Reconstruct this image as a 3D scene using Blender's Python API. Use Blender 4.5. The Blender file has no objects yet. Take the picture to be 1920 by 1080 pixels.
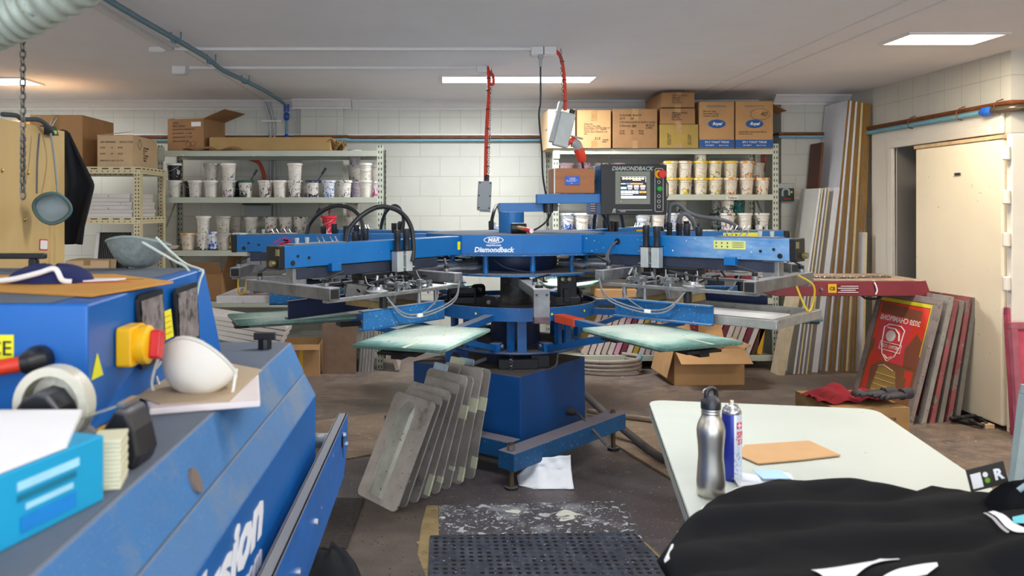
import bpy, bmesh, math, random
from mathutils import Vector, Matrix, Euler, noise
R = math.radians
random.seed(7)
SC = bpy.context.scene
COL = SC.collection

# ------------------------------------------------------------------ camera
F = 1493.0          # focal length in pixels of the 1920 wide frame
EYE = 1.43
CX, CY = 825.0, 390.0
cd = bpy.data.cameras.new('camera'); cam = bpy.data.objects.new('camera', cd); COL.objects.link(cam)
cam.location = (0, 0, EYE); cam.rotation_euler = (R(90), 0, 0)
cd.sensor_width = 36; cd.lens = F / 1920 * 36
cd.shift_x = (960 - CX) / 1920; cd.shift_y = -(540 - CY) / 1920
cd.clip_start = .05; cd.clip_end = 60
cd.dof.use_dof = True; cd.dof.focus_distance = 4.6; cd.dof.aperture_fstop = 5.0
SC.camera = cam
# ------------------------------------------------------------------ world, view
w = bpy.data.worlds.new('world'); SC.world = w; w.use_nodes = True
w.node_tree.nodes['Background'].inputs[0].default_value = (.8, .85, 1, 1)
w.node_tree.nodes['Background'].inputs[1].default_value = .1
vs = SC.view_settings
vs.view_transform = 'Standard'; vs.look = 'None'; vs.gamma = 1; vs.use_curve_mapping = False
vs.exposure = 0.42
SC.cycles.use_denoising = True
SC.cycles.max_bounces = 7; SC.cycles.diffuse_bounces = 5
SC.cycles.sample_clamp_indirect = 4
CEIL = 2.48

def lamp(name, x, y, z, sx, sy, power, col=(1, .97, .93), rot=(0, 0, 0), parent=None):
    l = bpy.data.lights.new(name, 'AREA'); l.shape = 'RECTANGLE'; l.size = sx; l.size_y = sy
    l.energy = power; l.color = col
    o = bpy.data.objects.new(name, l); COL.objects.link(o); o.location = (x, y, z); o.rotation_euler = rot
    if parent: o.parent = parent
    return o

# ------------------------------------------------------------------ helpers
def P(px, py, Y):
    return Vector(((px - CX) * Y / F, Y, EYE - (py - CY) * Y / F))
def PZ(px, py, Z=0.0):
    Y = (EYE - Z) * F / (py - CY)
    return Vector(((px - CX) * Y / F, Y, Z))
def PX(px, py, X):
    Y = X * F / (px - CX)
    return Vector((X, Y, EYE - (py - CY) * Y / F))
def C(h, g=1.0):
    h = h.lstrip('#')
    v = [int(h[i:i+2], 16) / 255 for i in (0, 2, 4)]
    return tuple((c / 12.92 if c <= .04045 else ((c + .055) / 1.055) ** 2.4) * g for c in v) + (1,)
def rz(a): return Matrix.Rotation(a, 4, 'Z')
def TR(x, y, z): return Matrix.Translation((x, y, z))

class MB:
    def __init__(s): s.bm = bmesh.new(); s.mi = 0
    def _face(s, vs):
        try:
            f = s.bm.faces.new(vs); f.material_index = s.mi; return f
        except ValueError: return None
    def verts(s, pts): return [s.bm.verts.new(p) for p in pts]
    def box(s, x0, x1, y0, y1, z0, z1, M=None):
        p = [Vector((x, y, z)) for z in (z0, z1) for y in (y0, y1) for x in (x0, x1)]
        if M: p = [M @ q for q in p]
        v = s.verts(p)
        for f in ((0, 2, 3, 1), (4, 5, 7, 6), (0, 1, 5, 4), (2, 6, 7, 3), (0, 4, 6, 2), (1, 3, 7, 5)):
            s._face([v[i] for i in f])
        return s
    def cbox(s, c, d, M=None):
        return s.box(c[0]-d[0]/2, c[0]+d[0]/2, c[1]-d[1]/2, c[1]+d[1]/2, c[2]-d[2]/2, c[2]+d[2]/2, M)
    def bar(s, a, b, wd, h, up=(0, 0, 1)):
        a = Vector(a); b = Vector(b); d = (b - a); L = d.length; d.normalize()
        up = Vector(up); sd = d.cross(up)
        if sd.length < 1e-4: sd = d.cross(Vector((0, 1, 0)))
        sd.normalize(); u = sd.cross(d)
        M = Matrix((( d.x, sd.x, u.x, a.x), (d.y, sd.y, u.y, a.y), (d.z, sd.z, u.z, a.z), (0, 0, 0, 1)))
        return s.box(0, L, -wd/2, wd/2, -h/2, h/2, M)
    def ring(s, c, u, v, r, n):
        return [s.bm.verts.new(c + u * (r * math.cos(2*math.pi*i/n)) + v * (r * math.sin(2*math.pi*i/n))) for i in range(n)]
    def tube(s, pts, r, n=8, caps=True, closed=False):
        pts = [Vector(p) for p in pts]; m = len(pts)
        rr = r if isinstance(r, (list, tuple)) else [r] * m
        rings = []; pu = None
        for i, p in enumerate(pts):
            if closed: t = pts[(i+1) % m] - pts[i-1]
            else: t = pts[min(i+1, m-1)] - pts[max(i-1, 0)]
            if t.length < 1e-9: t = Vector((0, 0, 1))
            t.normalize()
            if pu is None:
                pu = t.cross(Vector((0, 0, 1)))
                if pu.length < .1: pu = t.cross(Vector((0, 1, 0)))
            pu = pu - t * pu.dot(t); pu.normalize(); pv = t.cross(pu)
            rings.append(s.ring(p, pu, pv, rr[i], n))
        k = m if closed else m - 1
        for i in range(k):
            a, b = rings[i], rings[(i+1) % m]
            for j in range(n): s._face([a[j], a[(j+1) % n], b[(j+1) % n], b[j]])
        if caps and not closed:
            s._face(rings[0][::-1]); s._face(rings[-1])
        return s
    def cyl(s, a, b, r, n=16): return s.tube([a, b], r, n)
    def lathe(s, prof, c=(0, 0, 0), n=24, M=None, a0=0, a1=2*math.pi):
        c = Vector(c); rings = []
        full = abs(a1 - a0 - 2*math.pi) < 1e-6
        for (r, z) in prof:
            ring = []
            for i in range(n if full else n + 1):
                a = a0 + (a1 - a0) * i / n
                p = c + Vector((r * math.cos(a), r * math.sin(a), z))
                ring.append(s.bm.verts.new(M @ p if M else p))
            rings.append(ring)
        for i in range(len(rings) - 1):
            a, b = rings[i], rings[i+1]; k = len(a)
            for j in range(k if full else k - 1):
                s._face([a[j], a[(j+1) % k], b[(j+1) % k], b[j]])
        if full:
            if prof[0][0] > 1e-5: s._face(rings[0][::-1])
            if prof[-1][0] > 1e-5: s._face(rings[-1])
        return s
    def prism(s, poly, z0, z1, M=None):
        a = [Vector((x, y, z0)) for x, y in poly]; b = [Vector((x, y, z1)) for x, y in poly]
        if M: a = [M @ p for p in a]; b = [M @ p for p in b]
        va = s.verts(a); vb = s.verts(b); n = len(poly)
        s._face(va[::-1]); s._face(vb)
        for i in range(n): s._face([va[i], va[(i+1) % n], vb[(i+1) % n], vb[i]])
        return s
    def sheet(s, fn, nu, nv):
        g = [[s.bm.verts.new(fn(i / nu, j / nv)) for i in range(nu + 1)] for j in range(nv + 1)]
        for j in range(nv):
            for i in range(nu): s._face([g[j][i], g[j][i+1], g[j+1][i+1], g[j+1][i]])
        return s
    def poly(s, pts): s._face(s.verts([Vector(p) for p in pts])); return s
    def ball(s, c, r, n=12, sc=(1, 1, 1)):
        prof = [(max(1e-6, r*math.sin(math.pi*i/8))*1.0, -r*math.cos(math.pi*i/8)) for i in range(9)]
        M = TR(*c) @ Matrix.Diagonal((sc[0], sc[1], sc[2], 1))
        return s.lathe(prof, (0, 0, 0), n, M)
    def build(s, name, mat, parent=None, bevel=0, smooth=None, world=False, thick=0, loc=None, sub=0, seg=2):
        if world and parent is not None: s.bm.transform(WM(parent).inverted())
        if loc is not None: s.bm.transform(TR(*loc).inverted())
        bmesh.ops.remove_doubles(s.bm, verts=s.bm.verts, dist=1e-6)
        bmesh.ops.recalc_face_normals(s.bm, faces=s.bm.faces)
        me = bpy.data.meshes.new(name); s.bm.to_mesh(me); s.bm.free()
        for m in (mat if isinstance(mat, (list, tuple)) else [mat]): me.materials.append(m)
        o = bpy.data.objects.new(name, me); COL.objects.link(o)
        if parent is not None: o.parent = parent
        if loc is not None: o.location = loc
        if smooth: shade(o, smooth)
        if thick:
            md = o.modifiers.new('Solidify', 'SOLIDIFY'); md.thickness = thick; md.offset = 0
        if bevel:
            md = o.modifiers.new('Bevel', 'BEVEL'); md.width = bevel; md.segments = seg; md.limit_method = 'ANGLE'
            md.angle_limit = R(40); md.harden_normals = False
        if sub:
            md = o.modifiers.new('Subdivision', 'SUBSURF'); md.levels = sub; md.render_levels = sub
        return o

def shade(o, ang=35):
    me = o.data
    me.polygons.foreach_set('use_smooth', [True] * len(me.polygons))
    bm = bmesh.new(); bm.from_mesh(me)
    for e in bm.edges:
        if len(e.link_faces) == 2 and e.calc_face_angle(0) > R(ang): e.smooth = False
    bm.to_mesh(me); bm.free()

def WM(o):
    M = Matrix.LocRotScale(o.location, o.rotation_euler, o.scale)
    return WM(o.parent) @ M if o.parent else M
def tag(o, label=None, cat=None, group=None, kind=None):
    if label: o['label'] = label
    if cat: o['category'] = cat
    if group: o['group'] = group
    if kind: o['kind'] = kind
    return o
def thing(name, label, cat, loc=(0, 0, 0), rot=0, group=None):
    o = bpy.data.objects.new(name, None); COL.objects.link(o); o.empty_display_size = .1
    o.location = loc; o.rotation_euler = rot if isinstance(rot, tuple) else (0, 0, rot)
    return tag(o, label, cat, group)
def copy_tree(o, parent=None):
    c = o.copy(); COL.objects.link(c); c.parent = parent
    for ch in list(o.children): copy_tree(ch, c)
    return c
def struct(mb, name, mat, **k): return tag(mb.build(name, mat, **k), kind='structure')
def spline(pts, n=8):
    pts = [Vector(p) for p in pts]; out = []
    for i in range(len(pts) - 1):
        p0 = pts[max(i-1, 0)]; p1 = pts[i]; p2 = pts[i+1]; p3 = pts[min(i+2, len(pts)-1)]
        for k in range(n):
            t = k / n
            out.append(.5 * ((2*p1) + (p2-p0)*t + (2*p0-5*p1+4*p2-p3)*t*t + (3*p1-p0-3*p2+p3)*t**3))
    out.append(pts[-1]); return out
def rrect(x0, x1, y0, y1, r, n=5):
    out = []
    for cx, cy, a in ((x1-r, y0+r, -90), (x1-r, y1-r, 0), (x0+r, y1-r, 90), (x0+r, y0+r, 180)):
        for i in range(n + 1):
            t = R(a + 90 * i / n); out.append((cx + r*math.cos(t), cy + r*math.sin(t)))
    return out
def text(body, size, mat, parent, M, name='lettering', shear=0, bold=0, align='CENTER', ext=.0006, world=False, line=1.0):
    cu = bpy.data.curves.new('t', 'FONT'); cu.body = body; cu.size = size; cu.shear = shear; cu.offset = bold * size
    cu.align_x = align; cu.align_y = 'CENTER'; cu.extrude = ext; cu.resolution_u = 2; cu.space_line = line
    to = bpy.data.objects.new('t', cu)
    me = bpy.data.meshes.new_from_object(to)
    bpy.data.objects.remove(to); bpy.data.curves.remove(cu)
    if world and parent is not None: M = WM(parent).inverted() @ M
    me.transform(M); me.name = name
    me.materials.clear(); me.materials.append(mat)
    o = bpy.data.objects.new(name, me); COL.objects.link(o)
    if parent is not None: o.parent = parent
    return o
def faceM(o, xd, nd):
    """matrix whose local x is xd, local z (out of the page) is nd, at point o"""
    x = Vector(xd).normalized(); n = Vector(nd); n = (n - x * n.dot(x)).normalized(); y = n.cross(x)
    return Matrix(((x.x, y.x, n.x, o[0]), (x.y, y.y, n.y, o[1]), (x.z, y.z, n.z, o[2]), (0, 0, 0, 1)))

# ------------------------------------------------------------------ materials
class NT:
    def __init__(s, name):
        s.m = bpy.data.materials.new(name); s.m.use_nodes = True; s.t = s.m.node_tree
        s.b = s.t.nodes['Principled BSDF']
    def n(s, ty, **kw):
        nd = s.t.nodes.new('ShaderNode' + ty)
        for k, v in kw.items():
            if k.startswith('i_'):
                key = k[2:].replace('_', ' ')
                nd.inputs[key].default_value = v
            else: setattr(nd, k, v)
        return nd
    def l(s, a, b): s.t.links.new(a, b)
    def set(s, sock, v):
        if hasattr(v, 'is_output') or isinstance(v, bpy.types.NodeSocket): s.l(v, sock)
        else: sock.default_value = v
    def math(s, op, a, b=0.0, clamp=False):
        nd = s.n('Math', operation=op, use_clamp=clamp); s.set(nd.inputs[0], a); s.set(nd.inputs[1], b); return nd.outputs[0]
    def mix(s, f, a, b, mode='MIX'):
        nd = s.n('Mix', data_type='RGBA', blend_type=mode); s.set(nd.inputs[0], f); s.set(nd.inputs[6], a); s.set(nd.inputs[7], b)
        return nd.outputs[2]
    def ramp(s, f, stops, interp='LINEAR'):
        nd = s.n('ValToRGB'); nd.color_ramp.interpolation = interp
        e = nd.color_ramp.elements
        while len(e) > 1: e.remove(e[0])
        e[0].position = stops[0][0]; e[0].color = stops[0][1]
        for p, c in stops[1:]:
            q = e.new(p); q.color = c
        s.l(f, nd.inputs[0]); return nd.outputs[0]
    def step(s, f, lo, hi):
        nd = s.n('MapRange', interpolation_type='LINEAR', clamp=True); s.l(f, nd.inputs[0])
        nd.inputs[1].default_value = lo; nd.inputs[2].default_value = hi
        return nd.outputs[0]
    def co(s, rnd=True):
        tc = s.n('TexCoord'); o = tc.outputs['Object']
        if rnd:
            oi = s.n('ObjectInfo'); va = s.n('VectorMath', operation='ADD'); vm = s.n('VectorMath', operation='SCALE')
            s.l(oi.outputs['Random'], vm.inputs['Scale']); vm.inputs[0].default_value = (37, 21, 13)
            s.l(o, va.inputs[0]); s.l(vm.outputs[0], va.inputs[1]); o = va.outputs[0]
        return o
    def noise(s, co, scale, detail=3, rough=.5, dist=0):
        nd = s.n('TexNoise'); s.l(co, nd.inputs['Vector'])
        nd.inputs['Scale'].default_value = scale; nd.inputs['Detail'].default_value = detail
        nd.inputs['Roughness'].default_value = rough; nd.inputs['Distortion'].default_value = dist
        return nd.outputs['Fac']
    def bump(s, h, strength=.3, dist=.002):
        nd = s.n('Bump'); nd.inputs['Strength'].default_value = strength; nd.inputs['Distance'].default_value = dist
        s.l(h, nd.inputs['Height']); s.l(nd.outputs[0], s.b.inputs['Normal'])
    def map(s, co, scale=(1, 1, 1), rot=(0, 0, 0)):
        nd = s.n('Mapping'); s.l(co, nd.inputs[0]); nd.inputs['Scale'].default_value = scale; nd.inputs['Rotation'].default_value = rot
        return nd.outputs[0]

MC = {}
def pm(name, col, rough=.5, metal=0, var=.12, scale=9, spots=(), dust=None, bump=0, bscale=120, grime=None, stretch=None):
    """general painted / plastic / metal surface: tone variation, spots, dust on upward faces"""
    if name in MC: return MC[name]
    t = NT(name); co = t.co(); c = C(col) if isinstance(col, str) else col
    if stretch: co = t.map(co, stretch)
    n1 = t.noise(co, scale, 4, .6)
    dk = tuple(x * (1 - var) for x in c[:3]) + (1,); lt = tuple(min(1, x * (1 + var)) for x in c[:3]) + (1,)
    out = t.ramp(n1, [(.3, dk), (.7, lt)])
    if grime:
        g = t.step(t.noise(co, grime[1], 5, .65), grime[2], grime[2] + .12)
        out = t.mix(g, out, C(grime[0]))
    for (sc, ss, th) in spots:
        g = t.step(t.noise(co, ss, 2, .5, .6), th, th + .02)
        out = t.mix(g, out, C(sc))
    ro = t.math('ADD', t.math('MULTIPLY', n1, .2), rough - .1)
    if dust:
        ge = t.n('NewGeometry'); sx = t.n('SeparateXYZ'); t.l(ge.outputs['Normal'], sx.inputs[0])
        up = t.step(sx.outputs[2], .35, .9)
        dn = t.step(t.noise(co, dust[2] if len(dust) > 2 else 30, 5, .7), .62 - dust[1] * .5, .8 - dust[1] * .5)
        f = t.math('MULTIPLY', up, dn)
        out = t.mix(f, out, C(dust[0])); ro = t.math('MAXIMUM', ro, t.math('MULTIPLY', f, .9))
        if metal:
            t.l(t.math('MULTIPLY', t.math('SUBTRACT', 1.0, f), metal), t.b.inputs['Metallic'])
    elif metal: t.b.inputs['Metallic'].default_value = metal
    t.l(out, t.b.inputs['Base Color']); t.l(ro, t.b.inputs['Roughness'])
    if bump: t.bump(t.noise(co, bscale, 3, .6), bump, .003)
    MC[name] = t.m; return t.m

def emis(name, col, s):
    m = bpy.data.materials.new(name); m.use_nodes = True; b = m.node_tree.nodes['Principled BSDF']
    b.inputs['Base Color'].default_value = C(col); b.inputs['Emission Color'].default_value = C(col); b.inputs['Emission Strength'].default_value = s
    return m

GRIT = '#77757a'
BLUE = pm('blue machine paint', '#0365a8', .38, var=.1, scale=5, dust=('#8c98a8', .25), spots=(('#8fa8c4', 90, .74),))
BLUE2 = pm('linty blue paint', '#0c5d96', .45, var=.18, scale=14, dust=('#9a9ca2', .75, 60), spots=(('#b9c8d6', 140, .68), ('#0b3564', 60, .7)))
BLUEDK = pm('dark blue paint', '#08477c', .45, var=.2, scale=8, dust=('#686469', .95, 40), spots=(('#3a6aa0', 120, .72),))
NAVY = pm('navy paint', '#16294d', .45, var=.2, dust=('#85868a', .8, 50))
HUBTOP = pm('dusty blue hub', '#0563a8', .4, var=.08, dust=('#5d6672', 1.0, 20))
BLACK = pm('black plastic', '#17181b', .4, var=.25, dust=('#4a4a4d', .3), spots=(('#55565a', 150, .75),))
RUBBER = pm('black rubber hose', '#1b1d21', .5, var=.3, spots=(('#4b4d52', 60, .72),))
BLKM = pm('black grimy metal', '#121316', .5, metal=.2, var=.4, dust=('#56565a', .6, 40))
STEEL = pm('dull machined aluminium', '#8d9092', .42, metal=.75, var=.2, scale=22, dust=('#b5b6b8', .5, 60), spots=(('#5b5c5c', 70, .68),))
STEELD = pm('stained grey aluminium', '#77787a', .5, metal=.6, var=.3, scale=12, dust=('#a0a1a3', .6, 50), grime=('#55534f', 9, .6))
CHROME = pm('bright steel', '#c4c6c8', .25, metal=.9, var=.1)
SILVER = pm('pale anodised block', '#b9c0bf', .4, metal=.3, var=.08)
WHITEP = pm('white plastic', '#d9dad6', .45, var=.05)
GREYP = pm('grey plastic', '#a8adab', .5, var=.06)
YEL = pm('yellow sticker', '#e8e31c', .5, var=.05)
YELO = pm('yellow ochre sticker', '#dba820', .5, var=.05)
WHT = pm('white lettering', '#e8ebee', .5, var=.03)
INK = pm('black printed ink', '#1d1a1c', .7, var=.1)
PEN = pm('marker pen ink', '#2b2622', .7, var=.1)
ORANGE = pm('orange cable', '#d8391b', .45, var=.1)
RED = pm('red plastic', '#cf2323', .4, var=.08)
COPPER = pm('aged copper pipe', '#7a4626', .45, metal=.5, var=.35, scale=12)
PIPEB = pm('light blue pipe', '#6fa6b8', .45, var=.08)
PIPEG = pm('blue grey pipe', '#5d8192', .45, var=.1)
CARD = pm('cardboard', '#b28a5c', .85, var=.1, scale=6, bump=.15, bscale=60)
CARD2 = pm('brown cardboard', '#97714a', .85, var=.12, scale=5, bump=.15, bscale=60)
CARD3 = pm('pale cardboard', '#d3b58c', .85, var=.08, scale=5, bump=.1)
CARDO = pm('ochre cardboard', '#a48a44', .8, var=.1, scale=6, bump=.1)
CARDI = pm('cardboard inside', '#7c5c3a', .9, var=.12)
TAPE = pm('brown packing tape', '#a07c4c', .3, var=.15, scale=20)
PAPER = pm('white paper', '#e6e4e2', .7, var=.03)
# ------------------------------------------------------------------ room materials
def wallmat(name, axis, col='#c3c4ba'):
    t = NT(name); tc = t.n('TexCoord'); sx = t.n('SeparateXYZ'); t.l(tc.outputs['Object'], sx.inputs[0])
    cx = t.n('CombineXYZ'); t.l(sx.outputs[axis], cx.inputs[0]); t.l(sx.outputs[2], cx.inputs[1])
    def brick(bw, off, sc):
        b = t.n('TexBrick'); b.offset = off; t.l(cx.outputs[0], b.inputs['Vector'])
        b.inputs['Scale'].default_value = 1; b.inputs['Brick Width'].default_value = bw; b.inputs['Row Height'].default_value = .193
        b.inputs['Mortar Size'].default_value = .0035; b.inputs['Mortar Smooth'].default_value = .2
        return b.outputs['Fac']
    hi = t.math('GREATER_THAN', sx.outputs[2], 2.123)
    b1 = brick(.39, .5, 1); b2 = brick(.2, 0, 1)
    nd = t.n('Mix', data_type='FLOAT'); t.l(hi, nd.inputs[0]); t.l(b1, nd.inputs[2]); t.l(b2, nd.inputs[3]); fac = nd.outputs[0]
    co = tc.outputs['Object']
    n = t.noise(co, 1.6, 5, .6)
    base = t.ramp(n, [(.3, C(col, .9)), (.7, C(col, 1.05))])
    out = t.mix(t.math('MULTIPLY', fac, .38), base, C('#8b8a80'))
    t.l(out, t.b.inputs['Base Color']); t.b.inputs['Roughness'].default_value = .55
    h = t.math('SUBTRACT', t.math('MULTIPLY', t.noise(co, 90, 4, .7), .25), fac)
    t.bump(h, .5, .004)
    return t.m
WB = wallmat('painted block wall facing the room', 0)
WS = wallmat('painted block side wall', 1, '#c9c7bb')
CEILM = pm('painted ceiling board', '#ecebee', .8, var=.03, scale=2, bump=.04, bscale=200)
TRIMM = pm('white cornice paint', '#dcdad8', .6, var=.03)
CREAM = pm('cream gloss paint', '#e8dcc0', .45, var=.04, scale=2, spots=(('#b9a888', 25, .74),))
CREAMW = pm('off white door frame paint', '#dfd9cc', .5, var=.05, scale=3)

def floormat():
    t = NT('worn painted concrete floor'); tc = t.n('TexCoord'); co = tc.outputs['Object']
    n1 = t.noise(co, 1.1, 8, .7); n2 = t.noise(t.map(co, (.85, 1.2, 1)), 8, 9, .78); n3 = t.noise(t.map(co, (1, 3, 1)), 16, 5, .7)
    a = t.ramp(n1, [(.3, C('#5b5250')), (.5, C('#6f6258')), (.7, C('#86705a'))])
    b = t.ramp(n2, [(.36, C('#3f3a3c')), (.5, C('#6c6058')), (.64, C('#978370'))])
    out = t.mix(.5, a, b)
    out = t.mix(t.math('MULTIPLY', t.step(n3, .5, .7), .35), out, C('#96897d'))
    # floor colour turns darker grey around the front of the press
    sx = t.n('SeparateXYZ'); t.l(co, sx.inputs[0])
    dx = t.math('SUBTRACT', sx.outputs[0], .35); dy = t.math('SUBTRACT', sx.outputs[1], 3.6)
    d = t.math('SQRT', t.math('ADD', t.math('MULTIPLY', dx, dx), t.math('MULTIPLY', t.math('MULTIPLY', dy, dy), .55)))
    d = t.math('ADD', d, t.math('MULTIPLY', n2, .9))
    g = t.step(d, 2.1, 1.2)
    out = t.mix(t.math('MULTIPLY', g, .8), out, t.ramp(n2, [(.3, C('#37343a')), (.7, C('#504b50'))]))
    for col, s, th in (('#cfcac4', 38, .685), ('#b9b0a4', 90, .665), ('#d8d4d0', 150, .68), ('#2a2526', 70, .7), ('#b8ad5c', 12, .78), ('#7c4c58', 9, .77)):
        m = t.map(co, (1, 1.6, 1), (0, 0, s)); out = t.mix(t.step(t.noise(m, s, 3, .6, .8), th, th + .03), out, C(col))
    t.l(out, t.b.inputs['Base Color'])
    t.l(t.ramp(n2, [(.3, (.34,) * 3 + (1,)), (.7, (.62,) * 3 + (1,))]), t.b.inputs['Roughness'])
    t.bump(n2, .15, .004)
    return t.m
FLOORM = floormat()

XL, XR, YB, YF = -5.6, 3.8, 7.8, -3.0
YC = 5.3   # the right wall turns outwards here
XO = 6.5
struct(MB().box(XL - .2, XO + .2, YF - .2, YB + .3, -.2, 0), 'floor', FLOORM)
struct(MB().box(XL - .2, XO + .2, YF - .2, YB + .3, CEIL, CEIL + .15), 'ceiling', CEILM)
m = MB(); m.box(XL - .2, XR + .2, YB, YB + .2, 0, CEIL); m.box(-1.35, -.94, YB - .08, YB, 0, CEIL); m.box(3.18, XR, 7.42, YB, 0, CEIL)
struct(m, 'wall_back', WB)
struct(MB().box(XL - .2, XL, YF, YB, 0, CEIL), 'wall_left', WS)
struct(MB().box(XL - .2, XO + .2, YF - .2, YF, 0, CEIL), 'wall_front', WB)
# right wall with the strongroom opening
OY0, OY1, OZ = 5.45, 6.62, 1.93
m = MB(); m.box(XR, XR + .16, YC, OY0, 0, CEIL); m.box(XR, XR + .16, OY1, YB, 0, CEIL); m.box(XR, XR + .16, OY0, OY1, OZ, CEIL)
m.box(XR + .16, XO, YC, YC + .16, 0, CEIL)
struct(m, 'wall_right', WS)
struct(MB().box(XO, XO + .2, YF, YC + .16, 0, CEIL), 'wall_side', WS)
VG = pm('grey strongroom lining', '#85827c', .6, var=.08, scale=2)
m = MB(); m.box(XR + .002, XR + 1.5, OY1 - .012, OY1 + .1, 0, OZ); m.box(XR + .16, XR + 1.5, OY0 - .0, OY0 + .02, 0, 2.1)
m.box(XR + 1.5, XR + 1.6, OY0, OY1, 0, 2.1); m.box(XR + .16, XR + 1.5, OY0, OY1, OZ + .05, OZ + .15)
struct(m, 'wall_strongroom', VG)
# frame round the opening
m = MB()
m.box(XR - .03, XR, OY1, OY1 + .34, 0, 2.09); m.box(XR - .03, XR, OY0 - .1, OY1, OZ, 2.09)
struct(m, 'trim_1', CREAMW, bevel=.01)
m = MB(); m.box(XR - .045, XR + .1, OY1, OY1 + .07, 0, OZ + .0); m.box(XR - .045, XR + .1, OY0, OY1 + .07, OZ, OZ + .06)
d1 = struct(m, 'trim_2', CREAMW, bevel=.006)
# heavy strongroom door, swung back along the wall
m = MB(); m.box(3.60, 3.73, 5.10, 6.03, .03, 1.875)
door = struct(m, 'door_1', CREAM, bevel=.012)
MB().box(3.595, 3.735, 5.095, 6.04, 1.876, 1.90).build('dusty_top_plate', pm('dusty tan ledge', '#c3a67c', .8, var=.2, scale=12), door)
m = MB(); m.box(3.62, 3.79, 5.04, 5.09, .0, 1.90); m.build('hinge_post', CREAMW, door, bevel=.006)
for z in (1.78, 1.5, 1.23, .95):
    MB().cyl((3.60, 5.06, z - .045), (3.60, 5.06, z + .045), .022, 14).build('hinge', CREAMW, door, bevel=.006, smooth=40)
m = MB(); m.prism(rrect(-.035, .035, -.011, .011, .01, 4), 0, .004, faceM((3.599, 5.535, 1.665), (0, -1, 0), (-1, 0, 0)))
pl = m.build('name_plate', pm('steel name plate', '#8f8d88', .35, metal=.6), door)
text('CHUBB', .017, INK, door, faceM((3.5935, 5.535, 1.665), (0, -1, 0), (-1, 0, 0)), bold=.03)
# cornice with its lower bead
def cornice(name, x0, x1, y):
    prof = [(0, CEIL), (-.075, CEIL), (-.075, CEIL - .012), (-.055, CEIL - .03), (-.03, CEIL - .062), (-.012, CEIL - .075), (-.012, CEIL - .088), (0, CEIL - .088)]
    m = MB(); a = m.verts([(x0, y + q, z) for q, z in prof]); b = m.verts([(x1, y + q, z) for q, z in prof]); n = len(prof)
    m._face(a); m._face(b[::-1])
    for i in range(n): m._face([a[i], a[(i+1) % n], b[(i+1) % n], b[i]])
    struct(m, name, TRIMM)
cornice('trim_3', XL, -1.43, YB); cornice('trim_4', -1.43, -.86, YB - .08); cornice('trim_5', -.86, 3.1, YB); cornice('trim_6', 3.1, XR, 7.42)
# ceiling joint strips running towards the back wall
m = MB()
for x in (-1.71, 2.36, 2.55): m.box(x - .006, x + .006, YF, YB - .08, CEIL - .004, CEIL)
struct(m, 'trim_7', TRIMM)
m = MB(); m.box(-.9, 1.1, YB - .02, YB, 2.14, 2.155); m.box(XL, -1.35, YB - .02, YB, 2.14, 2.155); struct(m, 'trim_8', TRIMM)

# ------------------------------------------------------------------ recessed ceiling lights
LENS = emis('glowing light diffuser', '#fdfbff', 3.2)
LENSW = emis('warm glowing light diffuser', '#fff6e8', 3.2)
def light(x0, x1, y0, y1, label, power, warm=False, group=None):
    cx, cy = (x0 + x1) / 2, (y0 + y1) / 2
    t = thing('ceiling_light', label, 'light', (cx, cy, CEIL - .012), 0, group)
    hx, hy = (x1 - x0) / 2, (y1 - y0) / 2
    m = MB(); b = .02
    m.box(-hx - b, hx + b, -hy - b, -hy, 0, .014); m.box(-hx - b, hx + b, hy, hy + b, 0, .014)
    m.box(-hx - b, -hx, -hy, hy, 0, .014); m.box(hx, hx + b, -hy, hy, 0, .014)
    m.build('light_frame', TRIMM, t)
    MB().box(-hx, hx, -hy, hy, .004, .014).build('diffuser', LENSW if warm else LENS, t)
    lamp('lamp', 0, 0, -.004, hx * 2, hy * 2, power, (1, .86, .68) if warm else (.97, .98, 1), parent=t)
    return t
light(.02, 1.24, 6.31, 6.61, 'long white recessed ceiling light behind the hanging orange cables', 52)
light(-4.6, -3.37, 6.40, 6.74, 'white recessed ceiling light at the far left behind the hanging chain', 40)
light(2.82, 3.39, 4.77, 5.07, 'short recessed ceiling light on the right near the strongroom door', 24, True)
for x in (-3.4, .55, 3.9):
    for y in (2.9, 0.0, -2.2):
        if x == 3.9 and y == 2.9: light(x - .3, x + .9, y - .2, y + .15, 'recessed ceiling light out of view overhead', 46, True, 'ceiling lights out of view')
        else: light(x - .6, x + .6, y - .15, y + .15, 'recessed ceiling light out of view overhead', ({2.9: 34, 0.0: 26, -2.2: 34}[y] if x != .55 else {2.9: 26, 0.0: 16, -2.2: 30}[y]), y < 0 and x > 2, 'ceiling lights out of view')

# daylight: added fill, a lamp and glowing pane unseen behind the camera
m = MB(); m.box(-2.6, 3.4, YF - .05, YF + .002, .05, 2.2)
struct(m, 'added_fill_pane', emis('glowing fill pane', '#dfe8f5', .9))
lamp('fill_light', .4, YF + .02, 1.15, 6, 2.1, 100, (.86, .93, 1), (R(-90), 0, 0))
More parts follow.
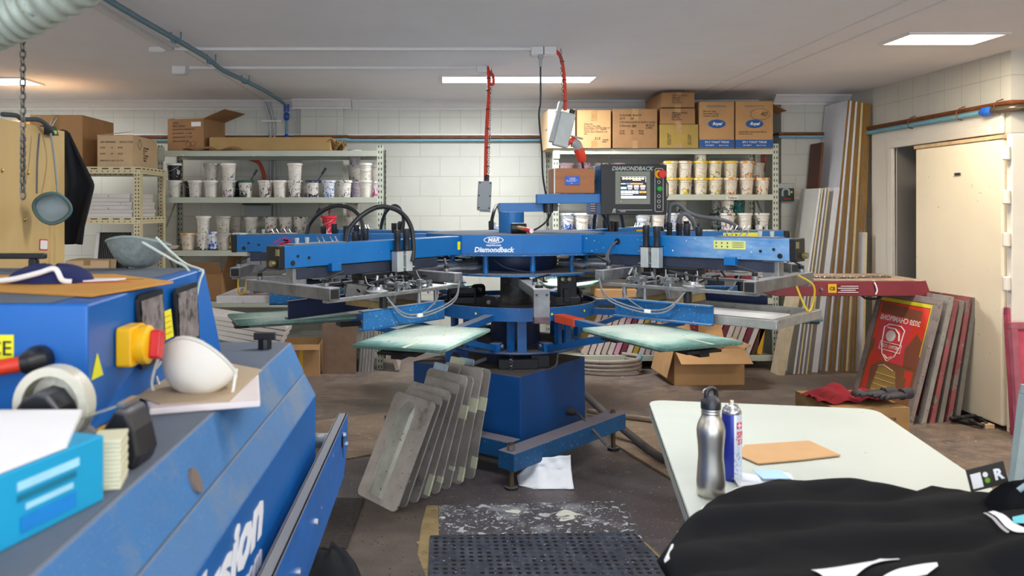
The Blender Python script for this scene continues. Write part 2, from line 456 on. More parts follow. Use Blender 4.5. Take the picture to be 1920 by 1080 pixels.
# ------------------------------------------------------------------ pipes and electrics
def rod(name, pts, r, mat, label, cat, n=10, parts=(), group=None):
    o = MB().tube(pts, r, n).build(name, mat, smooth=50)
    tag(o, label, cat, group); return o
zc, zb = 2.118, 2.09
cp = rod('copper_pipe', [(XL + .1, YB - .05, zc), (-1.42, YB - .05, zc), (-1.40, YB - .13, zc), (-.9, YB - .13, zc), (-.86, YB - .05, zc), (3.12, YB - .05, zc), (3.14, 7.37, zc), (3.72, 7.37, zc)], .013, COPPER, 'copper pipe running along the back wall above the shelving', 'pipe')
bp = rod('air_pipe', [(XL + .1, YB - .05, zb), (-1.42, YB - .05, zb), (-1.40, YB - .13, zb), (-.9, YB - .13, zb), (-.86, YB - .05, zb), (3.12, YB - .05, zb), (3.14, 7.37, zb), (3.72, 7.37, zb)], .012, PIPEB, 'light blue air pipe along the back wall below the copper pipe', 'pipe')
rp = rod('copper_pipe', [(3.75, 7.3, zc + .01), (3.75, 5.33, zc + .01), (3.77, 5.25, zc + .01), (3.9, 5.24, zc + .01), (5.0, 5.24, zc + .01)], .015, COPPER, 'copper pipe along the right wall above the strongroom door', 'pipe')
for y in (6.35, 5.75, 5.36):
    MB().tube([(3.79, y, zc + .045), (3.75, y, zc + .03), (3.728, y, zc), (3.735, y, zb - .02), (3.79, y, zb - .03)], .004, 6).build('pipe_clip', COPPER, rp)
r2 = rod('air_pipe', [(3.75, 7.3, zb - .002), (3.75, 5.5, zb - .002)], .017, PIPEB, 'light blue air pipe on the right wall ending at a blue elbow', 'pipe')
mb = MB(); mb.tube(spline([(3.75, 5.42, zb), (3.755, 5.34, zb), (3.8, 5.25, zb), (3.9, 5.24, zb)], 5), .026, 12)
mb.build('elbow', pm('brass coloured elbow', '#5f564a', .3, metal=.5), r2, smooth=60)
for a, b in (((3.75, 5.52, zb), (3.75, 5.40, zb)), ((3.84, 5.245, zb), (3.96, 5.24, zb))):
    MB().tube([a, Vector(a).lerp(Vector(b), .3), Vector(a).lerp(Vector(b), .8), b], [.02, .034, .034, .026], 14).build('coupling', pm('bright blue fitting', '#1f62c4', .4), r2, smooth=50)
MB().tube([(3.9, 5.24, zb), (5.0, 5.24, zb)], .017, 10).build('pipe_run', PIPEB, r2, smooth=50)

zz = 2.435
pts = [(-1.60, 2.5, zz), (-1.60, 4.0, zz), (-1.575, 4.75, zz), (-1.56, 5.3, zz), (-1.585, 5.8, zz), (-1.54, 6.3, zz), (-1.5, 6.9, zz), (-1.48, 7.5, zz - .01), (-1.48, 7.66, zz - .02)]
ap = rod('air_pipe', spline(pts, 4), .017, PIPEG, 'blue grey air pipe crossing the ceiling towards the back wall', 'pipe')
for y, x in ((4.75, -1.575), (5.45, -1.565), (6.3, -1.54)):
    MB().tube([(x - .03, y, CEIL), (x - .028, y, zz - .012), (x, y, zz - .022), (x + .028, y, zz - .012), (x + .03, y, CEIL)], .005, 6).build('pipe_clip', PIPEG, ap)
dp = thing('air_drop_pipe', 'blue air pipe with shut-off valve dropping down the back wall', 'pipe', (-1.48, 7.68, 2.1))
MB().tube(spline([(0, -.02, .32), (0, 0, .25), (0, 0, 0)], 4), .014, 10).build('pipe_run', PIPEG, dp, smooth=50)
VB = pm('blue valve plastic', '#173f9c', .4)
MB().tube([(0, -.01, .33), (0, 0, .27), (0, 0, .26)], .026, 12).build('elbow', VB, dp, smooth=50)
MB().tube([(0, 0, .25), (0, 0, .235), (0, 0, .19), (0, 0, .175)], [.018, .028, .028, .016], 12).build('valve', VB, dp, smooth=50)
MB().tube([(0, 0, .04), (0, 0, .02), (0, 0, -.02)], [.015, .027, .024], 12).build('coupling', VB, dp, smooth=50)
gc = thing('grey_conduit', 'pair of grey conduits clipped to the back wall above the left shelving', 'conduit', (-1.63, 7.74, 2.1))
for dx in (-.02, .02):
    MB().tube(spline([(dx - .05, 0, .36), (dx - .015, 0, .2), (dx, 0, .1), (dx, 0, -.9)], 5), .013, 10).build('conduit', GREYP, gc, smooth=50)
m = MB(); m.box(-.1, -.02, 0, .02, .165, .185); m.box(.04, .09, 0, .02, .165, .185); m.box(-.1, .09, -.018, -.012, .168, .182); m.build('saddle', WHITEP, gc)

def trunk(name, x0, x1, y, label, z=CEIL):
    o = MB().box(x0, x1, y - .018, y + .018, z - .02, z).build(name, TRIMM, bevel=.002); tag(o, label, 'trunking'); return o
t1 = MB(); t1.box(-1.79, -1.745, 2.0, 5.22, CEIL - .022, CEIL)
tag(t1.build('cable_trunking', TRIMM, bevel=.002), 'white ceiling trunking running away from the camera beside the blue grey pipe', 'trunking')
trunk('cable_trunking', -1.74, .60, 5.22, 'white ceiling trunking leading across to the double junction box')
trunk('cable_trunking', -1.86, .27, 5.92, 'white ceiling trunking leading to the single junction box over the left orange cable')
def jbox(x, y, w_, d, h, label):
    t = thing('junction_box', label, 'junction box', (x, y, CEIL))
    MB().box(-w_/2, w_/2, -d/2, d/2, -h, 0).build('box_base', TRIMM, t, bevel=.004)
    MB().box(-w_/2 + .006, w_/2 - .006, -d/2 + .006, d/2 - .006, -h - .006, -h).build('box_cover', WHITEP, t, bevel=.002)
    return t
jbox(-1.93, 5.92, .10, .09, .055, 'white junction box at the left end of the farther ceiling trunking')
jbox(-1.84, 5.2, .11, .05, .03, 'small flat junction box where two ceiling trunkings meet')
jbox(.31, 5.92, .075, .07, .05, 'white junction box at the top of the left orange cable')
jb = jbox(.675, 5.22, .165, .09, .052, 'white double socket box with grey plug on the ceiling')
MB().box(-.002, .002, -.05, -.044, -.055, 0).build('cover_gap', INK, jb)

def chain_mb(pts, link, r, m=None):
    m = m or MB(); pts = [Vector(p) for p in pts]; L = []
    for i in range(len(pts) - 1):
        d = (pts[i+1] - pts[i]).length; k = max(1, int(d / (link * .78)))
        for j in range(k): L.append((pts[i].lerp(pts[i+1], (j + .5) / k), (pts[i+1] - pts[i]).normalized()))
    for i, (p, d) in enumerate(L):
        s = d.cross(Vector((0, 1, 0)));  s.normalize(); t = d.cross(s)
        a = s if i % 2 else t
        ring = [p + d * (link/2 * math.sin(q * math.pi / 5) * (1.0)) + a * (link * .3 * math.cos(q * math.pi / 5)) for q in range(10)]
        m.tube(ring, r, 5, closed=True)
    return m
GALV = pm('dull chain steel', '#76746f', .45, metal=.7, var=.25)
# left orange drop cable
c1 = thing('hanging_power_cable', 'left orange power cable with looped top hanging from the ceiling', 'cable', (.35, 5.9, CEIL))
MB().tube(spline([(0, .02, 0), (.01, 0, -.06), (.012, 0, -.2), (-.005, 0, -.5), (-.012, 0, -.85)], 8), .014, 10).build('cable', ORANGE, c1, smooth=60)
MB().tube(spline([(.005, 0, -.03), (.04, -.01, -.07), (.045, -.01, -.13), (.02, -.01, -.14)], 6), .011, 8).build('cable_loop', ORANGE, c1, smooth=60)
chain_mb([(.03, -.02, -.02), (.022, -.02, -.3), (.006, -.02, -.86)], .022, .0022).build('support_chain', GALV, c1)
for z in (-.09, -.18, -.32, -.46, -.6, -.74): MB().tube([(.012 - .018 * (-z), 0, z - .004), (.012 - .018 * (-z), 0, z + .004)], .0175, 10).build('cable_tie', BLACK, c1)
s1 = thing('socket_box', 'grey socket box hanging at the end of the left orange cable', 'socket', (.33, 5.9, 1.55), (0, R(3), 0))
MB().box(-.05, .05, -.03, .03, -.14, .08).build('box_body', GREYP, s1, bevel=.008)
for x, z in ((-.038, .065), (.038, .065), (-.038, -.12), (.038, -.12), (-.04, -.03), (.04, -.03)): MB().cyl((x, -.032, z), (x, -.028, z), .006, 8).build('screw', BLACK, s1)
MB().tube([(.01, 0, .08), (.01, 0, .12), (.005, 0, .13)], [.02, .02, .012], 10).build('cable_gland', BLACK, s1, smooth=50)
MB().box(-.03, .05, -.03, .0, -.15, -.14).build('bottom_lip', GREYP, s1)
# right orange drop cable and plug
c2 = thing('hanging_power_cable', 'right orange power cable curving down from the double socket box', 'cable', (.76, 5.22, CEIL - .01))
MB().tube(spline([(-.02, 0, 0), (.03, 0, -.05), (.055, 0, -.2), (.06, 0, -.4)], 8), .012, 10).build('cable', ORANGE, c2, smooth=60)
chain_mb([(.03, -.015, 0), (.035, -.015, -.15), (.045, -.015, -.32), (.02, -.02, -.36), (.0, -.02, -.42)], .02, .002).build('support_chain', GALV, c2)
for z, x in ((-.08, .04), (-.2, .055), (-.34, .059)): MB().tube([(x, 0, z - .003), (x, 0, z + .003)], .015, 10).build('cable_tie', BLACK, c2)
s2 = thing('socket_box', 'tilted pale grey outdoor socket box on the right orange cable', 'socket', tuple(P(1056, 240, 5.2)), (0, R(14), 0))
MB().box(-.045, .055, -.05, .03, -.125, .1).build('box_body', pm('pale grey socket plastic', '#bcc3c0', .45), s2, bevel=.008)
MB().box(-.07, -.045, -.045, .03, -.11, .16).build('open_flap', GREYP, s2, bevel=.003)
MB().cyl((.03, 0, .1), (.03, 0, .13), .02, 12).build('cable_gland', BLACK, s2)
MB().tube([(.055, -.02, -.07), (.075, -.02, -.08)], .036, 16).build('socket_ring', ORANGE, s2, smooth=40)
MB().tube(spline([(.075, -.02, -.08), (.11, -.02, -.085), (.13, -.03, -.12)], 4), .03, 14).build('clear_cover', pm('smoky clear plastic', '#a6aaa8', .2), s2, smooth=50)
MB().box(.06, .14, -.03, .0, -.045, -.035).build('cover_flap', pm('smoky clear plastic', '#a6aaa8', .2), s2, bevel=.002)
MB().tube([(.128, -.03, -.115), (.165, -.035, -.175), (.172, -.035, -.19)], [.034, .031, .018], 14).build('orange_plug', ORANGE, s2, smooth=40)
MB().tube(spline([(.17, -.035, -.19), (.19, -.06, -.25), (.2, -.15, -.29), (.25, -.3, -.31)], 6), .009, 8).build('black_lead', RUBBER, s2, smooth=50)
c3 = thing('grey_power_cord', 'thin dark grey cord hanging from the ceiling plug beside the orange cable', 'cable', (.655, 5.19, CEIL - .05))
MB().tube([(0, 0, 0), (0, 0, -.02), (0, 0, -.035)], [.02, .018, .012], 8).build('plug', GREYP, c3)
MB().tube([(0, 0, -.03), (0, 0, -.08)], [.012, .009], 8).build('strain_relief', GREYP, c3)
MB().tube(spline([(0, 0, -.08), (.0, 0, -.3), (-.01, 0, -.4), (.015, .05, -.62), (.03, .1, -.8), (.07, .15, -1.0), (.06, .1, -1.12)], 8), .006, 8).build('cord', pm('dark grey cord', '#2d3133', .5), c3, smooth=50)
# ------------------------------------------------------------------ shelving racks
def perfmat(name, col, slot=.05):
    t = NT(name); co = t.n('TexCoord').outputs['Object']; sx = t.n('SeparateXYZ'); t.l(co, sx.inputs[0])
    f = t.math('FRACT', t.math('DIVIDE', sx.outputs[2], slot))
    a = t.math('LESS_THAN', t.math('ABSOLUTE', t.math('SUBTRACT', f, .5)), .22)
    b = t.math('LESS_THAN', t.math('ABSOLUTE', t.math('SUBTRACT', t.math('ABSOLUTE', sx.outputs[0]), .012)), .0045)
    n = t.noise(co, 12, 3); base = t.ramp(n, [(.3, C(col, .9)), (.7, C(col, 1.06))])
    base = t.mix(t.step(t.noise(co, 60, 2), .72, .75), base, C('#5d6b78'))
    t.l(t.mix(t.math('MULTIPLY', a, b), base, C('#22241f')), t.b.inputs['Base Color']); t.b.inputs['Roughness'].default_value = .5
    return t.m
def perfmat_h(name, col):
    """slotted angle used along x: dashes above, round holes below"""
    t = NT(name); co = t.n('TexCoord').outputs['Object']; sx = t.n('SeparateXYZ'); t.l(co, sx.inputs[0])
    f = t.math('ABSOLUTE', t.math('SUBTRACT', t.math('FRACT', t.math('DIVIDE', t.math('ADD', sx.outputs[0], sx.outputs[1]), .09)), .5))
    g = t.math('ABSOLUTE', t.math('SUBTRACT', t.math('FRACT', t.math('DIVIDE', t.math('ADD', sx.outputs[0], sx.outputs[1]), .045)), .5))
    a = t.math('MULTIPLY', t.math('LESS_THAN', f, .3), t.math('LESS_THAN', t.math('ABSOLUTE', t.math('SUBTRACT', sx.outputs[2], .012)), .0045))
    b = t.math('MULTIPLY', t.math('LESS_THAN', g, .1), t.math('LESS_THAN', t.math('ABSOLUTE', t.math('ADD', sx.outputs[2], .01)), .0045))
    t.l(t.mix(t.math('MAXIMUM', a, b), C(col), C('#3b352a')), t.b.inputs['Base Color']); t.b.inputs['Roughness'].default_value = .5
    return t.m
RACK = pm('grey green rack enamel', '#b3b8a8', .45, var=.06, scale=3, spots=(('#3f5f55', 45, .76), ('#b04a5a', 33, .79), ('#e9e9e4', 28, .76)))
RACKP = perfmat('perforated grey green rack post', '#b3b8a8')
RACKD = pm('rack shelf board', '#8d8c7f', .6, var=.12)
def rack(label, x0, x1, y0, y1, top, levels, perf=RACKP, mat=RACK, beam=.05):
    t = thing('steel_rack', label, 'shelving', ((x0 + x1) / 2, (y0 + y1) / 2, 0))
    hx, hy = (x1 - x0) / 2, (y1 - y0) / 2
    for sx in (-1, 1):
        for sy in (-1, 1):
            m = MB(); m.box(-.026, .026, -.004, .004, 0, top); m.box(-sx * -.022 - .004, -sx * -.022 + .004, -.002, .04 * -sy, 0, top)
            o = m.build('post', perf, t); o.location = (sx * (hx - .026), sy * hy, 0)
        m = MB()
        for z0, z1, fl in ((.25, .7, 1), (.7, 1.15, -1), (1.15, 1.6, 1)):
            ya, yb = (-hy + .02, hy - .02) if fl > 0 else (hy - .02, -hy + .02)
            m.bar((sx * (hx - .03), ya, z0), (sx * (hx - .03), yb, z1), .025, .003, (1, 0, 0))
        m.build('side_brace', mat, t)
    for z in levels:
        MB().box(-hx + .05, hx - .05, -hy + .02, hy - .02, z - .018, z - .004).build('shelf_board', RACKD, t)
        for sy in (-1, 1):
            m = MB(); y = sy * hy
            m.box(-hx + .045, hx - .045, y - .012, y + .012, z - beam, z)
            m.box(-hx, -hx + .06, y - .016 * 1, y + .016, z - .09, z + .03) if sy < 0 else None
            m.build('beam', mat, t, bevel=.002)
    return t
SY0, SY1 = 7.06, 7.60
LZ = {'top': 1.938, 'a': 1.525, 'b': 1.054, 'c': .60, 'd': .15}
RZ = {'top': 1.956, 'a': 1.550, 'b': 1.085, 'c': .63, 'd': .125}
rack('long pale grey steel rack of ink tubs on the left of the back wall', -2.505, -.505, SY0, SY1, 1.985, LZ.values())
rack('long pale grey steel rack of ink tubs on the right behind the control panel', 1.0, 3.0, SY0, SY1, 2.0, RZ.values())

# cream slotted angle rack on the far left
CRP = perfmat('perforated cream slotted angle post', '#d6c9a0', .03); CRH = perfmat_h('cream slotted angle', '#dccfa6')
cr = thing('slotted_angle_rack', 'cream slotted angle rack at the far left holding white frames', 'shelving', (-3.01, 6.7, 0))
for sx in (-1, 1):
    for sy in (-1, 1):
        m = MB(); m.box(-.028, .028, -.002, .002, 0, 1.76); m.box(sx * .026 - .002, sx * .026 + .002, 0, -sy * .05, 0, 1.76)
        o = m.build('post', CRP, cr); o.location = (sx * .572, sy * .29, 0)
for z in (1.735, 1.33, .85, .4):
    for sy in (-1, 1):
        o = MB().box(-.6, .6, -.002, .002, -.028, .028).build('beam', CRH, cr); o.location = (0, sy * .295, z)
    for sx in (-1, 1):
        o = MB().box(-.002, .002, -.29, .29, -.028, .028).build('beam', CRH, cr); o.location = (sx * .601, 0, z)
    MB().box(-.57, .57, -.285, .285, z + .012, z + .024).build('shelf_board', CARDI, cr)
FRW = pm('white coated board', '#d8d2cc', .6, var=.06, scale=9, spots=(('#a89478', 20, .7),))
zt = 1.356
for i, (dx, w_, h_) in enumerate([(0, .9, .03), (.008, .9, .03), (-.01, .91, .03), (.004, .89, .03), (-.008, .88, .03), (-.012, .89, .035)]):
    o = MB().box(-w_/2, w_/2, -.26, .26, 0, h_).build('white_board', [FRW, PAPER][i == 0], bevel=.002)
    o.location = (-2.94 + dx, 6.70, zt + .0005); zt += h_ + .001
    tag(o, ['lowest', 'second lowest', 'third from the bottom', 'third from the top', 'second from the top', 'topmost'][i] + ' white board stacked on the cream slotted rack', 'board', 'white boards on the cream rack')
# dark ribbed panel and pale carton on the lower shelf of the cream rack
t = thing('ribbed_sheet', 'black ribbed panel with white side leaning under the stack of white boards', 'panel', (-2.72, 6.6, .874), (R(-12), 0, 0))
m = MB()
for i in range(16): m.box(-.12 + i * .0155, -.11 + i * .0155, -.02, 0, 0, .35)
m.box(-.122, .13, 0, .01, 0, .36); m.build('ribs', BLACK, t)
MB().box(-.15, -.122, -.02, .02, 0, .36).build('side_strip', PAPER, t)
LETTER = {}

# ------------------------------------------------------------------ ink tubs
def tubmat(name, base, pal, dens, scale=26, rng=(0, 0)):
    t = NT(name); co = t.co(); out = C(base)
    n = t.noise(co, 8, 3); out = t.ramp(n, [(.3, C(base, .88)), (.7, C(base, 1.04))])
    tc = t.n('TexCoord'); sx = t.n('SeparateXYZ'); t.l(tc.outputs['Object'], sx.inputs[0])
    low = t.math('MULTIPLY', t.math('SUBTRACT', .07, sx.outputs[2]), .9)
    for i, c in enumerate(pal):
        mm = t.map(co, (1, 1, .75), (i, i * 2, i)); f = t.noise(mm, scale * (1 + .35 * i), 3, .6, 1.2)
        f = t.math('ADD', f, low); th = .655 - dens + .015 * i
        out = t.mix(t.step(f, th, th + .015), out, C(c))
    t.l(out, t.b.inputs['Base Color']); t.b.inputs['Roughness'].default_value = .4
    return t.m
W0 = '#e2ddd2'
TUB = {
 'white':  (tubmat('white tub', W0, ['#7a9a46', '#3c5a92', '#c06a3a'], -.01), pm('white tub lid', '#e4e1d8', .4, spots=(('#c47a4a', 40, .72),)), 'white ink tub with few paint flecks'),
 'splat':  (tubmat('splattered tub', W0, ['#2d3136', '#3f6d58', '#9c3f4c', '#3c55a0'], .05), pm('splattered lid', '#d8d6ce', .4, spots=(('#30343a', 45, .6), ('#7c3f4c', 30, .66))), 'white ink tub thickly splattered with dark paint'),
 'grey':   (tubmat('greyed tub', '#b9b4a8', ['#4a4c4e', '#6f5a4c'], .01), pm('grey lid', '#a9a69c', .5, spots=(('#55565a', 30, .64),)), 'greyish worn ink tub'),
 'black':  (tubmat('black tub', '#1c1b1e', ['#b8b8b4', '#8c8c88'], .02, 18), pm('white clean lid', '#dfe0dc', .4), 'black smeared ink tub with white lid'),
 'dark':   (tubmat('dark tub', '#23242c', ['#4a4c58'], .0), pm('dark lid', '#202027', .4), 'dark ink tub pushed to the back'),
 'green':  (tubmat('green splattered tub', W0, ['#1d4a40', '#22262a', '#376f5c'], .06), pm('green lid', '#1c4a41', .4, spots=(('#9fb3a8', 60, .66),)), 'splattered ink tub with dark green rim'),
 'navy':   (tubmat('navy splattered tub', W0, ['#20264e', '#2c3358', '#8a3b44'], .06), pm('navy lid', '#232a55', .4, spots=(('#aab0c4', 60, .67),)), 'splattered ink tub with navy rim'),
 'blue':   (tubmat('blue splattered tub', '#d9dde2', ['#1f4ba0', '#2a5fc0', '#1c2f66'], .06), pm('blue flecked lid', '#d5d9dd', .4, spots=(('#2a59b8', 40, .58),)), 'ink tub splattered with blue'),
 'red':    (tubmat('red tub', '#c6253c', ['#eaa8a8', '#f3d9d4', '#8c1430'], .04), pm('red lid', '#dd1f33', .35), 'bright red smeared ink tub'),
 'teal':   (tubmat('teal tub', '#17776c', ['#0c4a48', '#c9d8d2', '#20342f'], .05), pm('teal lid', '#19b39a', .4), 'teal green ink tub'),
 'yel':    (tubmat('yellow flecked tub', '#e0d6bd', ['#cfb93a', '#77653a', '#4a5a6a'], .03), pm('yellow rim lid', '#e3bf22', .4, spots=(('#efe6c8', 35, .55), ('#c0622a', 50, .68))), 'cream ink tub with bright yellow lid'),
 'ora':    (tubmat('orange flecked tub', '#e3d9c6', ['#d98a2a', '#8b4c2c', '#44506a'], .02), pm('orange flecked lid', '#e0d3b4', .4, spots=(('#dd8f2c', 30, .52),)), 'cream ink tub with orange flecked lid'),
 'pink':   (tubmat('pink flecked tub', '#dccbd2', ['#b0446c', '#7b3a66', '#c23a4a'], .05), pm('pink flecked lid', '#ddd0d6', .4, spots=(('#b5487a', 30, .6),)), 'pale ink tub flecked with pink'),
 'mag':    (tubmat('magenta tub', '#c24a78', ['#8a1f4c', '#e6a8c0'], .04), pm('magenta lid', '#d3235f', .35), 'ink tub with magenta lid'),
 'clear':  (tubmat('mauve tub', '#b9adb8', ['#7b6a86', '#dcd4dc'], .03), pm('mauve lid', '#c4bac6', .4), 'pale mauve ink tub at the back'),
}
HDL = pm('tub handle wire', '#cfccc4', .4)
PROTO = {}
def make_tub(look, lidded=True):
    bodym, lidm, _ = TUB[look]
    t = thing('ink_tub', 'x', 'tub')
    m = MB(); m.lathe([(.0, .001), (.0475, 0), (.049, .004), (.0550, .104), (.0595, .105), (.0595, .109), (.0555, .110), (.0555, .118), (.0575, .134), (.054, .134), (.0535, .118), (.045, .012), (0, .011)], n=28)
    m.build('tub_body', bodym, t, smooth=35)
    m = MB(); m.lathe([(.0562, .121), (.0645, .1215), (.065, .138), (.062, .1405), (.0565, .141), (.0555, .137), (0, .137)], n=28)
    m.build('lid', lidm, t, smooth=35)
    m = MB(); pts = [(.0605 * math.cos(a), -.0605 * math.sin(a) * .98, .117 - .045 * math.sin(a)) for a in [math.pi * i / 14 for i in range(15)]]
    m.tube(pts, .0016, 5); m.build('handle', HDL, t)
    return t
TH = .1415
ords = ['first', 'second', 'third', 'fourth', 'fifth', 'sixth', 'seventh', 'eighth', 'ninth', 'tenth', 'eleventh', 'twelfth', 'thirteenth', 'fourteenth', 'fifteenth', 'sixteenth', 'seventeenth', 'eighteenth']
def put_tub(look, px, z, label, group, row=0, tilt=0, s=1.0, ln=0):
    if look not in PROTO: PROTO[look] = t = make_tub(look)
    else: t = copy_tree(PROTO[look])
    Y = SY0 + .075 + row
    t.location = ((px - CX) * Y / F, Y, z + .0005); t.rotation_euler = (R(ln), R(tilt), random.uniform(-.9, .9)); t.scale = (s, s, s)
    tag(t, label, 'tub', group)
    return t
GL = {('L', 'a'): 'ink tubs on the upper shelf of the left rack', ('L', 'b'): 'ink tubs on the lower shelf of the left rack',
      ('R', 'a'): 'ink tubs on the upper shelf of the right rack', ('R', 'b'): 'ink tubs on the lower shelf of the right rack'}
def tub_row(side, lev, items, rowword, row=0, s=1.08):
    z0 = (LZ if side == 'L' else RZ)[lev]
    sh = {'a': 'upper', 'b': 'lower'}[lev] + ' shelf, ' + ('left' if side == 'L' else 'right') + ' rack'
    for i, (px, looks) in enumerate(items):
        z = z0
        for j, lk in enumerate(looks):
            w_ = TUB[lk][2]
            if rowword == 'front':
                pos = ords[i] + ' from left in front row' if j == 0 else ('atop' if j == 1 else 'crowning') + ' ' + ords[i] + ' front tub'
            else: pos = ords[i] + ' in ' + rowword + ' row' if j == 0 else 'atop ' + ords[i] + ' ' + rowword + ' tub'
            words = (w_ + ', ' + pos + ', ' + sh).split()
            if len(words) > 16: words = (w_.replace('ink tub', 'tub').replace(' thickly', '').replace(' bright', '') + ', ' + pos + ', ' + sh).split()
            if len(words) > 16: words = (w_.split(' tub')[0].replace(' ink', '') + ' tub, ' + pos + ', ' + sh).split()
            sc = s * (.93 if j == 2 else 1.0)
            put_tub(lk, px, z, ' '.join(words), GL[(side, lev)], row, s=sc); z += TH * sc
tub_row('L', 'a', [(327, ['white', 'black']), (367, ['white']), (396, ['white', 'grey']), (429, ['splat', 'white']), (461, ['green']), (498, ['splat']), (525, ['white']), (553, ['splat', 'white']), (587, ['navy']), (617, ['blue']), (646, ['splat']), (687, ['white', 'white'])], 'front')
tub_row('L', 'a', [(357, ['dark']), (449, ['dark']), (572, ['grey']), (665, ['clear', 'grey', 'clear']), (702, ['pink', 'grey'])], 'back', .2, s=1.06)
tub_row('L', 'b', [(353, ['ora']), (382, ['splat', 'white']), (418, ['grey', 'grey']), (450, ['white', ]), (516, ['splat']), (545, ['splat']), (617, ['splat', 'red'])], 'front')
tub_row('L', 'b', [(441, ['grey', 'grey']), (471, ['white', 'white']), (508, ['white', 'splat']), (536, ['grey', 'splat']), (563, ['grey', 'splat']), (612, ['grey', 'splat', 'grey']), (660, ['splat', 'splat', 'grey'])], 'back', .22, s=1.04)
put_tub('blue', 401, LZ['b'] + .004, 'blue-splattered ink tub tilted left on the lower shelf of the left rack', GL[('L', 'b')], -.01, tilt=-8, s=1.1)
tub_row('R', 'a', [(1062, ['mag']), (1094, ['pink']), (1130, ['red']), (1160, ['red']), (1195, ['red']), (1230, ['ora']), (1257, ['yel', 'yel']), (1284, ['yel', 'ora']), (1313, ['yel', 'yel', 'white']), (1340, ['yel', 'yel']), (1369, ['ora', 'yel']), (1399, ['ora', 'ora']), (1428, ['ora'])], 'front', s=1.06)
tub_row('R', 'a', [(1062, ['pink', 'pink']), (1094, ['pink', 'pink']), (1127, ['pink', 'splat']), (1158, ['pink', 'pink']), (1250, ['ora', 'ora']), (1300, ['clear', 'clear']), (1420, ['ora', 'ora'])], 'back', .2, s=1.04)
tub_row('R', 'b', [(1063, ['blue', 'blue']), (1091, ['blue', 'white']), (1120, ['blue']), (1150, ['blue']), (1180, ['blue']), (1206, ['blue', 'blue']), (1233, ['white', 'white']), (1260, ['blue', 'blue']), (1289, ['navy', 'splat']), (1330, ['splat']), (1364, ['splat', 'splat', 'green']), (1396, ['green', 'white']), (1428, ['splat', 'splat'])], 'front', s=1.06)
tub_row('R', 'b', [(1070, ['blue', 'blue']), (1110, ['blue', 'blue']), (1245, ['blue', 'blue', 'grey']), (1276, ['green', 'green', 'green']), (1345, ['green', 'green', 'green']), (1385, ['teal', 'green', 'teal']), (1422, ['green', 'grey'])], 'back', .22, s=1.05)
# paddles standing in tubs
def paddle(px, py0, px1, py1, Y, label, mat=BLACK):
    a = P(px, py0, Y); b = P(px1, py1, Y)
    t = thing('ink_paddle', label, 'paddle', tuple(a))
    d = b - a
    MB().tube([(0, 0, 0), d * .6], .004, 8).build('shaft', mat, t)
    MB().bar(d * .55, d, .022, .008, (0, 1, 0)).build('grip', mat, t, bevel=.003)
paddle(468, 342, 482, 318, 7.2, 'black paddle handle sticking out of the green rimmed tub')
paddle(594, 342, 611, 315, 7.2, 'black paddle handle sticking out of the navy rimmed tub')
paddle(586, 412, 600, 390, 7.3, 'dark slanting paddle behind the rear left press hose')
paddle(617, 412, 618, 388, 7.18, 'dark red paddle standing in the bright red tub', pm('dark red paddle', '#7d1f30', .4))

# small handwriting on tubs
def wtext(body, size, mat, px, py, Y, name='handwriting', parent=None, shear=.15):
    return text(body, size, mat, parent, faceM(P(px, py, Y), (1, 0, 0), (0, -1, 0)), name, shear=shear, world=True)

